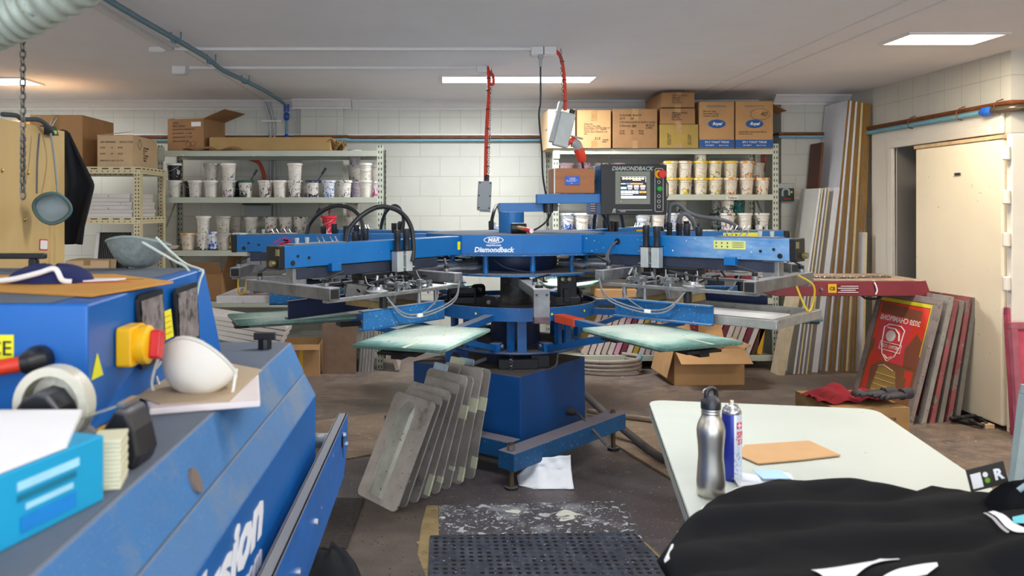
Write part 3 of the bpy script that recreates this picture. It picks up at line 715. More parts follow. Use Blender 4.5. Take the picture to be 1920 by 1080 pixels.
# ------------------------------------------------------------------ cartons
def carton(label, w_, d, h, loc, rot=0, mat=CARD, tape=True, flaps='closed', writing=(), group=None, name='cardboard_box', band=None, cat='box'):
    t = thing(name, label, cat, loc, rot, group)
    th = .004; hx, hy = w_/2, d/2
    if flaps == 'closed':
        m = MB(); m.box(-hx, hx, -hy, hy, 0, h); m.build('carton_body', mat, t, bevel=.004)
        m = MB(); m.box(-hx + .002, -.002, -hy, hy, h, h + th); m.box(.002, hx - .002, -hy, hy, h, h + th); m.build('top_flaps', mat, t)
        if tape:
            m = MB(); m.box(-.026, .026, -hy - .001, hy, h + th, h + th + .001); m.box(-.026, .026, -hy - .0012, -hy - .001, h * .72, h + th)
            m.build('tape', TAPE, t); MB().box(-.026, .026, -hy - .0012, -hy, 0, h * .2).build('tape', TAPE, t)
    else:
        m = MB(); m.box(-hx, hx, -hy, hy, 0, th); m.box(-hx, hx, -hy, -hy + th, th, h); m.box(-hx, hx, hy - th, hy, th, h)
        m.box(-hx, -hx + th, -hy + th, hy - th, th, h); m.box(hx - th, hx, -hy + th, hy - th, th, h); m.build('carton_body', mat, t)
        for (side, ang, ln) in flaps:
            a = R(ang); m = MB()
            if side in 'fb':
                s_ = -1 if side == 'f' else 1; y0 = s_ * hy
                M = TR(0, y0, h) @ Matrix.Rotation(-s_ * a, 4, 'X')
                m.box(-hx, hx, -th/2, th/2, 0, ln, M)
            else:
                s_ = -1 if side == 'l' else 1; x0 = s_ * hx
                M = TR(x0, 0, h) @ Matrix.Rotation(s_ * a, 4, 'Y')
                m.box(-th/2, th/2, -hy, hy, 0, ln, M)
            m.build('flap', mat, t)
    if band: MB().box(-hx - .001, hx + .001, -hy - .0015, -hy, .004, band[0]).build('colour_band', band[1], t)
    for wr in writing:
        txt, sz, x, z = wr[:4]; side = wr[4] if len(wr) > 4 else 'f'; mt = wr[5] if len(wr) > 5 else INK; al = wr[6] if len(wr) > 6 else 'LEFT'
        nm = 'handwriting' if mt is PEN else 'printed_text'
        if side == 'f': M = faceM((x, -hy - .0022, z), (1, 0, 0), (0, -1, 0))
        elif side == 'r': M = faceM((hx + .001, x, z), (0, 1, 0), (1, 0, 0))
        elif side == 'fv': M = faceM((x, -hy - .0022, z), (0, 0, 1), (0, -1, 0))
        else: M = faceM((-hx - .001, x, z), (0, -1, 0), (-1, 0, 0))
        text(txt, sz, mt, t, M, nm, shear=.25 if mt is PEN else 0, align=al, ext=.0003, line=.95)
    return t
def loc_on(px, Y, z): return ((px - CX) * Y / F, Y, z)
def wpx(n, Y): return n * Y / F
zt = RZ['top'] + .001
YF0 = 7.02
def rc(label, x0, x1, ytop, ybot, d, zb=None, **k):
    Y = k.pop('Y', YF0); w_ = wpx(x1 - x0, Y) - .004; z0 = zb if zb is not None else zt
    h = EYE - (ytop - CY) * Y / F - z0
    return carton(label, w_, d, h, ((x0 + x1 - 2*CX) / 2 * Y / F, Y + d/2, z0), **k)
rc('pale cream carton at the left end above the right rack', 1027, 1079, 206, 277, .5, mat=CARD3, tape=False, writing=(('PTY LTD', .02, .03, .25, 'f', PEN),('ARTEL 1234', .02, -.15, .17, 'l', pm('navy print', '#2a3560', .7), 'CENTER')))
rc('tan carton with handwritten 313 second from left above the right rack', 1082, 1146, 207, 277, .5, mat=CARD, writing=(('Order No:\nProduct Code: 6061\nDescription: LW/AW_DW DT\nCarton QTY: 15\nCarton Size: 52X35X31 CM\nLab:', .018, -.09, .17), ('WHITE', .016, .055, .165, 'f', PEN), ('313', .034, .0, .085, 'f', PEN), ('WHITE\nBABY', .017, .07, .065, 'f', PEN)))
c = rc('brown carton printed COLOUR BLACK above the right rack', 1149, 1233, 205, 277, .5, mat=CARD2, writing=(('COLOUR  BLACK', .025, -.14, .29), ('QTY      180', .025, -.14, .26), ('CTN MEAS:52CM X 33CM X 53CM', .021, -.14, .228), ('CTN NO.', .025, -.14, .195), ('80', .035, -.03, .195, 'f', PEN), ('BLACK\nCAPS', .025, .09, .19, 'f', PEN), ('G.W        18        KGS\nN.W        18        KGS', .023, -.14, .14)))
b1 = rc('flat ochre carton at the bottom of the stack of three', 1237, 1310, 234, 277, .5, mat=CARDO, writing=(('KIND LARGE\nBLACK 120', .018, -.09, .03, 'fv'), ('QTY 12 PCS\nSIZE 30CM', .018, .09, .03, 'fv')))
zb1 = EYE - (234 - CY) * YF0 / F + .006
b2 = rc('brown middle carton of the stack of three', 1238, 1304, 204, 233, .52, zb=zb1, mat=CARD2, writing=(('TEMPLESTOWE\nMEMORY\nSEW IN\nQty 10 Pcs', .02, -.055, .07),))
zb2 = EYE - (204 - CY) * YF0 / F + .012
b3 = rc('brown topmost carton reaching nearly to the ceiling', 1240, 1303, 174, 203, .55, zb=zb2, mat=CARD2, writing=(('TEMPLESTOWE\nMEMORY\nSEW IN\nQty 15 Pcs', .02, -.055, .075),))
NB = pm('royal blue carton print', '#20528f', .7)
def oval(t, hy, x, z, a, b):
    m = MB(); m.prism([(a * math.cos(i*math.pi/16), b * math.sin(i*math.pi/16)) for i in range(32)], 0, .0008, faceM((x, -hy - .001, z), (1, 0, 0), (0, -1, 0)))
    m.build('oval_emblem', NB, t)
    text('Royal', b * .95, WHT, t, faceM((x, -hy - .003, z), (1, 0, 0), (0, -1, 0)), 'printed_text', shear=.4, bold=.02)
k1 = rc('tall toilet tissue carton with blue oval and handwriting, left of two', 1311, 1377, 191, 276, .42, mat=CARD, tape=False, band=(.075, NB), writing=(('2PLY TOILET TISSUE', .024, 0, .053, 'f', WHT, 'CENTER'), ('400 SHEETS          10cm X 11cm', .015, 0, .025, 'f', WHT, 'CENTER'), ('BUNDLED BAGS STOCK', .016, 0, .37, 'f', NB, 'CENTER'), ('Maroon caps\nAnti static Caps\nYellow Caps-16', .022, -.125, .305, 'f', PEN)))
oval(k1, .21, 0, .215, .078, .038)
k2 = rc('tall toilet tissue carton marked 40, right of two', 1379, 1450, 190, 276, .42, mat=CARD, tape=False, band=(.075, NB), writing=(('2PLY TOILET TISSUE', .024, 0, .053, 'f', WHT, 'CENTER'), ('400 SHEETS          10cm X 11cm', .015, 0, .025, 'f', WHT, 'CENTER'), ('BUNDLED BAGS STOCK', .016, 0, .37, 'f', NB, 'CENTER'), ('40', .06, .05, .30, 'f', PEN), ('ASSORTED COLOR BEANIE hat\n& some blue Cat', .018, -.14, .135, 'f', PEN)))
oval(k2, .21, 0, .215, .078, .038)
hx = wpx(71, YF0) / 2
MB().bar((hx - .002, -.1, .39), (hx + .12, -.1, .33), .22, .004, (0, 0, 1)).build('side_flap', CARD2, k2)
m = MB(); m.tube([(.05 + .085 * math.cos(a), -.213, .30 + .05 * math.sin(a)) for a in [i * math.pi / 14 for i in range(28)]], .0012, 4, closed=True); m.build('pen_ring', PEN, k2)

# left rack top
zt2 = LZ['top'] + .001
t = carton('square brown carton with hanging flap and weight print above the left rack', .36, .38, .285, (-2.235, 7.32, zt2 + .005), R(-14), mat=CARD2, writing=(('3756\nBlue Select', .028, -.13, .235, 'f', PEN), ('F.PROM/TAWONT/SEA/BEDFORD', .015, -.13, .19), ('NET WEIGHT:     5   KG', .0185, -.13, .155), ('GROSSWEIGHT:   7   KG', .0185, -.13, .12), ('MEAS:51X36X26 CM', .0185, -.13, .085)), flaps=(('r', 70, .22), ('l', -85, .05)))
MB().box(.06, .155, -.1935, -.191, .215, .255).build('white_label', PAPER, t)
m = MB()
for cx, cz in ((.03, .055), (.075, .062)): m.tube([(cx + .028 * math.cos(a), -.192, cz + .022 * math.sin(a)) for a in [i * math.pi / 8 for i in range(16)]], .001, 4, closed=True)
m.build('pen_ring', PEN, t)
MB().box(-.178, .178, -.188, .188, .28, .284).build('top_flaps', CARD2, t)
t = thing('flat_carton', 'long flat kraft carton lying along the top of the left rack', 'box', (-1.50, 7.3, zt2))
m = MB(); m.prism([(-.56, -.2), (.53, -.19), (.55, .2), (-.56, .2)], 0, .125); m.build('carton_body', pm('kraft carton', '#a98a58', .75, var=.1, scale=4, bump=.5, bscale=14), t, bevel=.012)
m = MB(); m.prism([(-.62, -.19), (-.1, -.1), (-.2, .15), (-.6, .1)], 0, .004, TR(0, 0, .13) @ Matrix.Rotation(R(-12), 4, 'Y')); m.build('flap', CARD2, t)
m = MB(); m.sheet(lambda u, v: Vector((.5 + .13 * u, -.2 + .35 * v, .06 + .035 * math.sin(u * 7 + v * 9) + .02 * math.cos(v * 13))), 6, 8); m.build('crumpled_end', TAPE, t, thick=.004)
t = thing('crushed_cardboard', 'crushed cardboard flap lying in front of the square brown carton', 'cardboard', (-2.1, 7.1, zt2))
m = MB(); m.sheet(lambda u, v: Vector((-.18 + .5 * u, -.07 + .1 * v, .012 + .03 * abs(math.sin(u * 5)) * v + .008 * math.sin(u * 17))), 14, 3); m.build('sheet', CARD2, t, thick=.005)
# cream rack top
zc3 = 1.762
t = carton('big cream and brown carton behind the chain on the cream rack', .43, .62, .42, (-3.12, 6.78, zc3), 0, mat=CARD, tape=True, writing=(('THIS\nSIDE\nUP', .03, .0, .2, 'r'),))
t = carton('front carton printed REFLECTIVE on the corner of the cream rack', .285, .56, .255, (-2.625, 6.71, zc3), R(0), mat=CARD3, flaps='closed', tape=False, writing=(('208 ORANGE      REFLECTIVE', .021, -.12, .2), ('G.W       13       KGS', .021, -.12, .155), ('N.W       14       KGS', .021, -.12, .105), ('MEAS:45 X 44 X 29 CM', .019, -.12, .05), ('CONTAINER\nNO. 0671\nLOT\nC. NO/3000\nMADE IN\nCHINA', .022, -.05, .115, 'r')))
m = MB(); M = faceM((.1437, -.13, .19), (0, 1, 0), (1, 0, 0))
m.tube([M @ Vector(p) for p in ((-.045, 0, 0), (0, .045, 0), (.045, 0, 0), (0, -.045, 0))], .0015, 4, closed=True); m.build('printed_diamond', INK, t)
m = MB(); m.bar((-.13, -.27, .257), (.05, -.1, .30), .1, .004); m.build('lifted_flap', CARD3, t)
carton('cream carton at the far left edge on the cream rack', .35, .5, .34, (-3.54, 6.85, zc3), 0, mat=CARD3)
carton('brown carton perched at the top left corner of the photo', .25, .4, .05, (-3.6, 6.85, zc3 + .346), 0, mat=CARD2)
t = carton('pale carton lying on the lower cream rack shelf behind the plywood', .34, .3, .13, (-2.85, 6.55, .875), R(5), mat=CARD3)
# ------------------------------------------------------------------ the carousel printing press
PC = (.469, 4.9, 0)
press = thing('screen_printing_press', 'large blue multi-arm carousel screen printing press in the middle of the room', 'printing press', PC, (0, -.0075, 0))
def adir(a): return Vector((math.sin(R(a)), -math.cos(R(a)), 0))
def polar(a, r, z=0): v = adir(a) * r; v.z = z; return v
hub_pts = []
for k in range(4):
    pass
vr = [(0, .50), (38, .545), (52, .545), (83, .545), (97, .545), (128, .545), (142, .545), (173, .545), (187, .545), (218, .545), (232, .545), (263, .545), (277, .545), (308, .545), (322, .545)]
poly = [tuple(adir(a).xy * r) for a, r in vr]
MB().prism(poly, 1.172, 1.282).build('hub', HUBTOP, press, bevel=.003)
MB().prism([(x * 1.035, y * 1.035) for x, y in poly], 1.163, 1.171).build('hub_flange', BLUE2, press)
MB().tube([(-.02, .0, 1.282), (-.02, 0, 1.405)], .078, 40).build('spindle_post', BLUE, press, smooth=40)
# logo and lettering on the facet
pa, pb = Vector((*poly[14], 0)), Vector((*poly[0], 0)); fd = (pb - pa).normalized(); fn = Vector((fd.y, -fd.x, 0)); fc = pa.lerp(pb, .52)
def fpt(s, z): p = fc + fd * s + fn * .002; p.z = z; return p
m = MB(); E = lambda a, b: [(a * math.cos(i*math.pi/20), b * math.sin(i*math.pi/20)) for i in range(40)]
m.prism(E(.056, .0195), 0, .0006, faceM(fpt(0, 1.253), fd, fn)); m.build('logo_oval', WHT, press)
MB().prism(E(.051, .0155), 0, .0012, faceM(fpt(0, 1.253), fd, fn)).build('logo_oval_field', BLUE, press)
text('M&R', .032, WHT, press, faceM(fpt(0, 1.2525) + fn * .002, fd, fn), 'lettering', shear=.2, bold=.035)
text('mrprint.com', .0165, WHT, press, faceM(fpt(0, 1.2245), fd, fn), 'lettering', shear=.15, bold=.03)
text('Diamondback', .0395, WHT, press, faceM(fpt(0, 1.198), fd, fn), 'lettering', shear=.2, bold=.035)
# underside plate, posts, core
MB().cyl((0, 0, 1.047), (0, 0, 1.058), .50, 48).build('lower_disc', BLUE2, press, smooth=40)
for a in range(0, 360, 36):
    p = polar(a + 8, .43)
    MB().cyl((p.x, p.y, 1.058), (p.x, p.y, 1.163), .016, 12).build('disc_post', BLUE, press, smooth=40)
MB().lathe([(.24, 1.06), (.26, 1.1), (.25, 1.163)], n=32).build('drive_drum', NAVY, press, smooth=40)
MB().lathe([(.09, .62), (.088, .8), (.105, .84), (.092, .86), (.09, 1.047)], n=24).build('main_column', pm('greasy column steel', '#45433f', .5, metal=.3, var=.5, scale=30, grime=('#7b786e', 40, .6)), press, smooth=40)
m = MB(); m.tube(spline([(-.17, -.44, 1.15), (-.1, -.45, 1.1), (.02, -.46, 1.075), (.15, -.45, 1.068)], 5), .0025, 5); m.build('loose_cable', RUBBER, press)
# index ring
m = MB(); n = 72; prof = [(.478, .800), (.492, .800), (.492, .874), (.478, .874)]
m.lathe(prof + [prof[0]], n=n); m.build('index_ring', pm('blue ring paint', '#085898', .4, dust=('#8f97a6', .8, 50), spots=(('#9db2cc', 130, .72),)), press, smooth=40)
MB().lathe([(.12, .838), (.478, .838), (.478, .846), (.12, .846), (.12, .838)], n=48).build('ring_disc', BLUEDK, press, smooth=40)
for a in (-32, -1 + 20, 48, -75):
    p = polar(a, .4925, .838); d = adir(a); x = Vector((-d.y, d.x, 0)); M = faceM(p, x, d)
    MB().prism([(-.006, -.006), (.006, -.006), (.006, .006), (-.006, .006)], 0, .001, M).build('ring_sticker', YEL, press)
# black rounded bearing brackets on the ring
for a, r in ((-27, .40), (22, .40), (-150, .42), (160, .42), (-75, .40), (75, .4), (110, .42), (-110, .42)):
    d = adir(a); x = Vector((-d.y, d.x, 0)); p = d * r; p.z = .85
    m = MB(); m.prism([(-.055, 0), (.055, 0), (.055, .05)] + [(.055 - .03 + .03 * math.cos(t), .05 + .03 * math.sin(t)) for t in (R(30), R(60), R(90))] + [(-.025 + .03 * math.cos(t), .05 + .03 * math.sin(t)) for t in (R(90), R(120), R(150))] + [(-.055, .05)], -.005, .005, faceM(p, x, d))
    m.box(-.07, .07, -.004, .004, -.03, .05, faceM(p, x, d)); br = m.build('bearing_bracket', BLKM, press, bevel=.002)
    M = faceM(p + Vector((0, 0, .045)), x, d)
    MB().tube([M @ Vector((0, 0, -.03)), M @ Vector((0, 0, .012))], .012, 10).build('roller_bolt', STEEL, br, smooth=40)
# gearbox cluster right of the column, drive units
m = MB(); g = polar(52, .36); m.box(g.x - .05, g.x + .05, g.y - .05, g.y + .05, .86, 1.04); m.box(g.x - .09, g.x + .07, g.y - .06, g.y + .06, .86, .91)
m.tube([(g.x - .02, g.y - .06, 1.01), (g.x - .02, g.y - .03, 1.01)], .022, 12); m.box(g.x - .03, g.x + .01, g.y - .07, g.y - .05, .88, .96); m.build('index_drive', BLKM, press, bevel=.004)
for dx in (-.035, .005):
    MB().cyl((g.x + dx, g.y - .065, 1.015), (g.x + dx, g.y - .048, 1.015), .011, 10).build('drive_bolt', pm('tarnished brass', '#8b8358', .4, metal=.6), press)
m = MB(); g = polar(-70, .36); m.box(g.x - .07, g.x + .09, g.y - .05, g.y + .05, .86, .95); m.tube([(g.x - .06, g.y - .05, .93), (g.x + .08, g.y - .05, .93)], .03, 10); m.build('lift_motor', BLKM, press, bevel=.005)
# lower plate, struts, pallet arms
MB().lathe([(.10, .598), (.405, .598), (.41, .604), (.405, .612), (.10, .612), (.10, .598)], n=56).build('lower_plate', BLUEDK, press, smooth=40)
MB().lathe([(.0, .5), (.20, .5), (.20, .56), (.14, .57), (.14, .598), (0, .598)], n=32).build('turntable_bearing', NAVY, press, smooth=40)
MB().lathe([(.0, .612), (.15, .612), (.15, .838), (0, .838)], n=24).build('inner_column', NAVY, press, smooth=40)
BLM = pm('blue strut paint', '#0a5797', .45, var=.15, dust=('#8a8d96', .6, 50), spots=(('#a9bcd2', 130, .72),))
for k in range(8):
    a = 22.5 + 45 * k
    p = polar(a, .36)
    for a2, w_ in ((a, .012), ):
        q = polar(a + 13, .375); MB().cyl((q.x, q.y, .612), (q.x, q.y, .80), .022, 4).build('ring_strut', BLM, press)
    q = polar(a - 22.5, .39); u = adir(a - 22.5)
    MB().bar((q.x, q.y, .612), (q.x, q.y, .80), .014, .052, adir(a - 22.5 + 90)).build('flat_strut', BLM, press)
    # arm for the pallet
    arm = thing('pallet_arm', None, None); del_ = arm
    bpy.data.objects.remove(arm)
    M = Matrix.Rotation(R(a - 90), 4, 'Z')
    am = MB().box(.44, 1.18, -.027, .027, .800, .836)
    o = am.build('pallet_arm', BLM, press, bevel=.002); o.rotation_euler = (0, 0, R(a - 90))
    br = MB().bar((.40, 0, .63), (1.0, 0, .775), .022, .03).build('arm_brace', BLM, o)
    m = MB(); m.box(.33, .405, -.03, .03, .612, .66); m.build('brace_lug', BLM, o, bevel=.003)
    MB().cyl((.36, -.04, .637), (.36, .04, .637), .013, 12).build('lug_bolt', STEEL, o, smooth=40)
    MB().box(1.0, 1.12, -.05, .05, .775, .80).build('arm_foot', BLKM, o)
    if k in (0,): MB().box(.52, .72, -.031, .031, .797, .840).build('orange_wrap', pm('orange tape wrap', '#e0532c', .6, var=.15, grime=('#7d7f86', 30, .62)), o, bevel=.002)
PALM = NT('glued pallet surface'); t_ = PALM; co_ = t_.co(); sx_ = t_.n('SeparateXYZ'); t_.l(t_.n('TexCoord').outputs['Object'], sx_.inputs[0])
ex = t_.math('DIVIDE', t_.math('ABSOLUTE', t_.math('SUBTRACT', sx_.outputs[0], 1.30)), .40); ey = t_.math('DIVIDE', t_.math('ABSOLUTE', sx_.outputs[1]), .21)
nn = t_.noise(co_, 7, 5, .65)
dd = t_.math('ADD', t_.math('MAXIMUM', ex, t_.math('MULTIPLY', ey, .8)), t_.math('MULTIPLY', t_.math('SUBTRACT', nn, .5), .8))
pc_ = t_.ramp(dd, [(.35, C('#d6e2d2')), (.6, C('#bcd2c2')), (.8, C('#76a094')), (1.05, C('#44655c'))])
pc_ = t_.mix(t_.step(t_.noise(co_, 60, 2), .7, .72), pc_, C('#1f3432')); pc_ = t_.mix(t_.step(t_.noise(co_, 22, 3), .72, .75), pc_, C('#8fdc9b')); pc_ = t_.mix(t_.step(t_.noise(co_, 13, 3), .76, .78), pc_, C('#b26a55'))
t_.l(pc_, t_.b.inputs['Base Color']); t_.b.inputs['Roughness'].default_value = .45
PALE = pm('pallet edge', '#5c6a5c', .6, var=.25)
PM_ = PALM.m
for k in range(8):
    a = 22.5 + 45 * k; M = R(a - 90)
    m = MB(); m.prism(rrect(1.07, 1.70, -.21, .21, .02, 4), .838, .852); pl = m.build('pallet', PM_, press, bevel=.002); pl.rotation_euler = (0, 0, M)
    m = MB(); m.box(1.52, 1.701, .03, .045, .8525, .8535); m.build('tape_seam', pm('pale masking tape', '#cfcdb2', .6, var=.15), pl)
    MB().box(1.10, 1.64, -.19, .19, .826, .8375).build('underlay', PALE, pl)
    m = MB(); m.box(1.2, 1.69, -.025, .025, .80, .826); m.box(1.55, 1.69, -.09, .09, .815, .826); m.build('pallet_bracket', BLKM, pl)
# print heads ---------------------------------------------------------
def star_knob(m, c, ax, r=.022):
    ax = Vector(ax).normalized(); u = ax.orthogonal().normalized(); v = ax.cross(u)
    pts = []
    for i in range(32):
        t = 2 * math.pi * i / 32; rr = r * (.72 + .28 * math.cos(4 * t)); pts.append((rr * math.cos(t), rr * math.sin(t)))
    m.prism(pts, -.007, .007, Matrix(((u.x, v.x, ax.x, c[0]), (u.y, v.y, ax.y, c[1]), (u.z, v.z, ax.z, c[2]), (0, 0, 0, 1))))
def lever(parent, x, y, z, ang, L=.085, h=.035, mat=None):
    m = MB(); m.cyl((x, y, z), (x, y, z + h * .5), .015, 12); o = m.build('lever_base', STEEL, parent, smooth=40)
    m = MB(); m.tube([(x, y, z + h * .4), (x, y, z + h)], .013, 12)
    e = Vector((x + L * math.cos(ang), y + L * math.sin(ang), z + h + .028)); m.bar((x, y, z + h), e, .012, .008); m.build('clamp_lever', BLKM if mat is None else mat, parent, bevel=.002)
t = NT('blue paint paler outward'); co = t.co(False); sx = t.n('SeparateXYZ'); t.l(co, sx.inputs[0])
hz = t.math('MULTIPLY', t.step(sx.outputs[0], 1.12, 1.32), t.step(t.noise(t.map(co, (2, 3, 6)), 4, 6, .7), .2, .75))  # blue turns paler over the outer half of the arm
out = t.mix(hz, C('#0567a9'), C('#86a9c9'))
out = t.mix(t.step(t.noise(co, 60, 2), .69, .71), out, C('#cfd9e4')); out = t.mix(t.math('MULTIPLY', hz, t.step(t.noise(co, 6, 2), .68, .75)), out, C('#8c6ab0'))
t.l(out, t.b.inputs['Base Color']); t.b.inputs['Roughness'].default_value = .45
BLUEW = t.m
def head(a, s, detail=2, screen=False, long=1.76, hose=True, ends=True, knobs_only=False):
    e = thing('print_arm', None, None); bpy.data.objects.remove(e)
    m = MB(); m.box(.50, long, -.05, .05, 1.174, 1.279)
    arm = m.build('print_arm', BLUE if a != 45 else BLUEW, press, bevel=.004); arm.rotation_euler = (0, 0, R(a - 90))
    B = lambda nm, mat, mb, **k: mb.build(nm, mat, arm, **k)
    m = MB(); m.box(long, long + .035, -.052, .052, 1.172, 1.281); B('end_cap', BLKM, m, bevel=.006)
    m = MB(); m.box(long + .034, long + .04, s*.045 - .012, s*.045 + .012, 1.235, 1.265); B('air_port', pm('tarnished brass', '#8b8358', .4, metal=.6), m)
    m = MB(); m.cyl((long + .03, .02, 1.2), (long + .06, .02, 1.2), .014, 12); B('air_fitting', pm('tarnished brass', '#8b8358', .4, metal=.6), m)
    for dx, z, r in ((-.045, 1.198, .012), (-.075, 1.228, .007), (-.14, 1.218, .007)):
        MB().cyl((long + dx, s * .049, z), (long + dx, s * .054, z), r, 14).build('bolt_cap', BLACK, arm)
    m = MB(); m.box(.72, 1.68, -.036, .036, 1.118, 1.168); B('carriage_rail', pm('dark blue grey rail', '#333a4c', .4, metal=.3, var=.2, dust=('#9a9ca4', .7, 60)), m, bevel=.003)
    m = MB(); m.cyl((.36, -.0, 1.112), (.80, -.0, 1.112), .022, 14); m.cyl((.36, .09, 1.10), (.72, .09, 1.10), .014, 12); B('air_cylinder', CHROME, m, smooth=40)
    m = MB(); m.box(1.62, 1.70, -.03, .03, 1.09, 1.172); B('rail_bracket', STEEL, m, bevel=.003)
    m = MB(); m.box(1.665, 1.725, -.34, .34, 1.045, 1.100); B('outer_crossbar', STEELD, m, bevel=.003)
    MB().box(1.672, 1.718, s * .337, s * .3415, 1.052, 1.093).build('tube_opening', BLACK, arm)
    m = MB(); m.box(.85, .905, -.34, .34, 1.058, 1.110); B('inner_crossbar', STEEL, m, bevel=.003)
    for sy in (-1, 1):
        m = MB(); m.box(.86, 1.72, sy*.30 - .018, sy*.30 + .018, 1.032, 1.046); B('side_rail', STEEL, m)
        m = MB(); m.box(.95, 1.50, sy*.30 - .004, sy*.30 + .004, .882, .972); m.box(.95, 1.50, sy*.30 - .03, sy*.30 + .004, .966, .974); m.box(.95, 1.50, sy*.30 - .03, sy*.30 + .004, .880, .888)
        cl = B('screen_clamp', BLUE2 if (sy == s) else NAVY, m, bevel=.001)
        for x, r, mm in ((1.0, .011, STEEL), (1.12, .011, STEEL), (1.36, .02, BLKM)):
            MB().cyl((x, sy*.29, .974), (x, sy*.29, 1.034), r, 12).build('clamp_spindle', mm, cl, smooth=40)
        lever(arm, 1.69, sy * .27, 1.10, R(180 - 25 * sy)); lever(arm, .875, sy * .25, 1.11, R(200 + 30 * sy))
    # twin lift cylinders with black bellows tubes
    for x, y, top in ((1.0, s*.078, 1.335), (1.065, s*.078, 1.33), (1.16, -s*.07, 1.34), (1.23, -s*.07, 1.325)):
        q = B('lift_cylinder', SILVER, MB().box(x - .023, x + .023, y - .023, y + .023, 1.115, 1.222), bevel=.003)
        MB().box(x - .026, x + .026, y - .026, y + .026, 1.222, 1.227).build('cylinder_cap', BLACK, q)
        MB().tube([(x, y, 1.227), (x, y, 1.285), (x, y, 1.288), (x, y, top)], [.0165, .0165, .0185, .0185], 16).build('bellows_tube', pm('black tube with rub marks', '#202228', .45, var=.3, dust=('#5a5c62', .5)), q, smooth=40)
        for dz in (1.135, 1.2): MB().cyl((x - .022, y + s*.016, dz), (x - .038, y + s*.016, dz), .006, 8).build('air_elbow', CHROME, q, smooth=40)
    # carriage with squeegee and flood bar
    m = MB(); m.box(.96, 1.28, -.045, .045, 1.085, 1.117); m.box(.98, 1.03, -.10, .10, 1.06, 1.09); m.box(1.18, 1.23, -.10, .10, 1.06, 1.09); B('carriage', BLKM, m, bevel=.004)
    for x, ln in ((1.02, 12), (1.19, -12)):
        M = TR(x, 0, 1.0) @ Matrix.Rotation(R(ln), 4, 'Y')
        B('squeegee_holder', STEEL, MB().box(-.011, .011, -.19, .19, -.03, .045, M), bevel=.002)
        B('squeegee_blade', pm('squeegee rubber', '#7b6a3c', .5, var=.3), MB().box(-.005, .005, -.185, .185, -.065, -.03, M))
    if detail > 1:
        rg = random.Random(int(a) + 400)
        for i in range(26):
            m = MB()
            x = rg.uniform(.92, 1.32); y = s * rg.uniform(.0, .20); z = rg.uniform(1.0, 1.10); q = rg.uniform(.007, .017)
            if i % 3: m.cyl((x, y, z - q), (x + rg.uniform(-.02, .02), y + rg.uniform(-.02, .02), z + q * 1.6), q * .6, 8)
            else: m.cbox((x, y, z), (q * 2.4, q * 1.6, q * 1.6))
            B('valve_fitting', STEEL, m)
        for i in range(18):
            m = MB()
            x = rg.uniform(.9, 1.4); y = s * rg.uniform(-.12, .22); z = rg.uniform(1.02, 1.11)
            m.cyl((x, y, z), (x + rg.uniform(-.05, .05), y + rg.uniform(-.04, .04), z + rg.uniform(-.03, .03)), .0055, 7)
            B('linkage_pin', BLKM, m)
        for i in range(5):
            x = .95 + .09 * i; p0 = (x, s*.1, 1.11)
            B('air_hose', RUBBER if i % 2 else pm('clear grey hose', '#a7a9ac', .4), MB().tube(spline([p0, (x + .03, s*.16, 1.075), (x + .02 * rg.uniform(-1, 2), s*.21, 1.09 - .05 * rg.random()), (x - .03, s*.15, 1.02)], 5), .0032, 6), smooth=60)
        for x in (1.12, 1.27):
            m = MB(); m.cyl((x, s*.30, 1.046), (x, s*.30, 1.085), .012, 10); m.cyl((x, s*.22, 1.078), (x, s*.355, 1.078), .007, 8); m.cbox((x, s*.30, 1.078), (.028, .028, .028)); B('adjuster_post', STEEL, m, smooth=40)
            m = MB(); star_knob(m, (x, s*.365, 1.078), (0, 1, .15)); B('star_knob', pm('linty grey knob', '#56585c', .7, var=.25), m, bevel=.002)
        m = MB(); m.lathe([(.0, 1.046), (.05, 1.047), (.052, 1.055), (.03, 1.062), (.024, 1.075), (0, 1.076)], c=(1.38, s*.27, 0), n=24); B('micro_dial', STEEL, m, smooth=40)
        m = MB(); m.cyl((1.38, s*.27, 1.07), (1.38, s*.27, 1.10), .012, 10); m.bar((1.42, s*.26, 1.095), (1.28, s*.33, 1.125), .014, .008); B('clamp_lever', BLKM, m)
        B('blue_stop', BLUE, MB().box(1.44, 1.50, s*.03, s*.075, 1.145, 1.185), bevel=.003)
        # lint covered signal leads sagging from the inner crossbar
        for off in (0, .014):
            B('signal_lead', pm('linty pale lead', '#7d8085', .8, var=.2), MB().tube(spline([(.88, s*.345, 1.07), (.92, s*.36, 1.0 - off), (1.0, s*.345, .955 - off), (1.16, s*.34, .93 - off), (1.28, s*.335, .95 - off), (1.36, s*.31, 1.03)], 6), .004, 6), smooth=60)
        B('lead_clip', WHITEP, MB().cbox((1.17, s*.345, .925), (.035, .014, .018)), bevel=.003)
        B('signal_lead', pm('linty pale lead', '#7d8085', .8, var=.2), MB().tube(spline([(1.0, s*.31, 1.03), (1.04, s*.33, .98), (1.16, s*.345, .925)], 5), .0035, 6), smooth=60)
    # switch plate on top of the beam
    m = MB(); m.box(1.38, 1.70, -.044, .044, 1.2795, 1.284); B('switch_plate', STEELD, m)
    for i, x in enumerate((1.42, 1.45, 1.5, 1.53)):
        MB().tube([(x, s*.02, 1.284), (x + .006, s*.02, 1.296), (x + .016, s*.02, 1.312)], [.005, .003, .004], 6).build('toggle', CHROME, arm)
    for x in (1.6, 1.66): MB().tube([(x, s*.01, 1.284), (x, s*.01, 1.298), (x, s*.01, 1.312)], [.008, .010, .011], 12).build('regulator_knob', GREYP, arm, smooth=40)
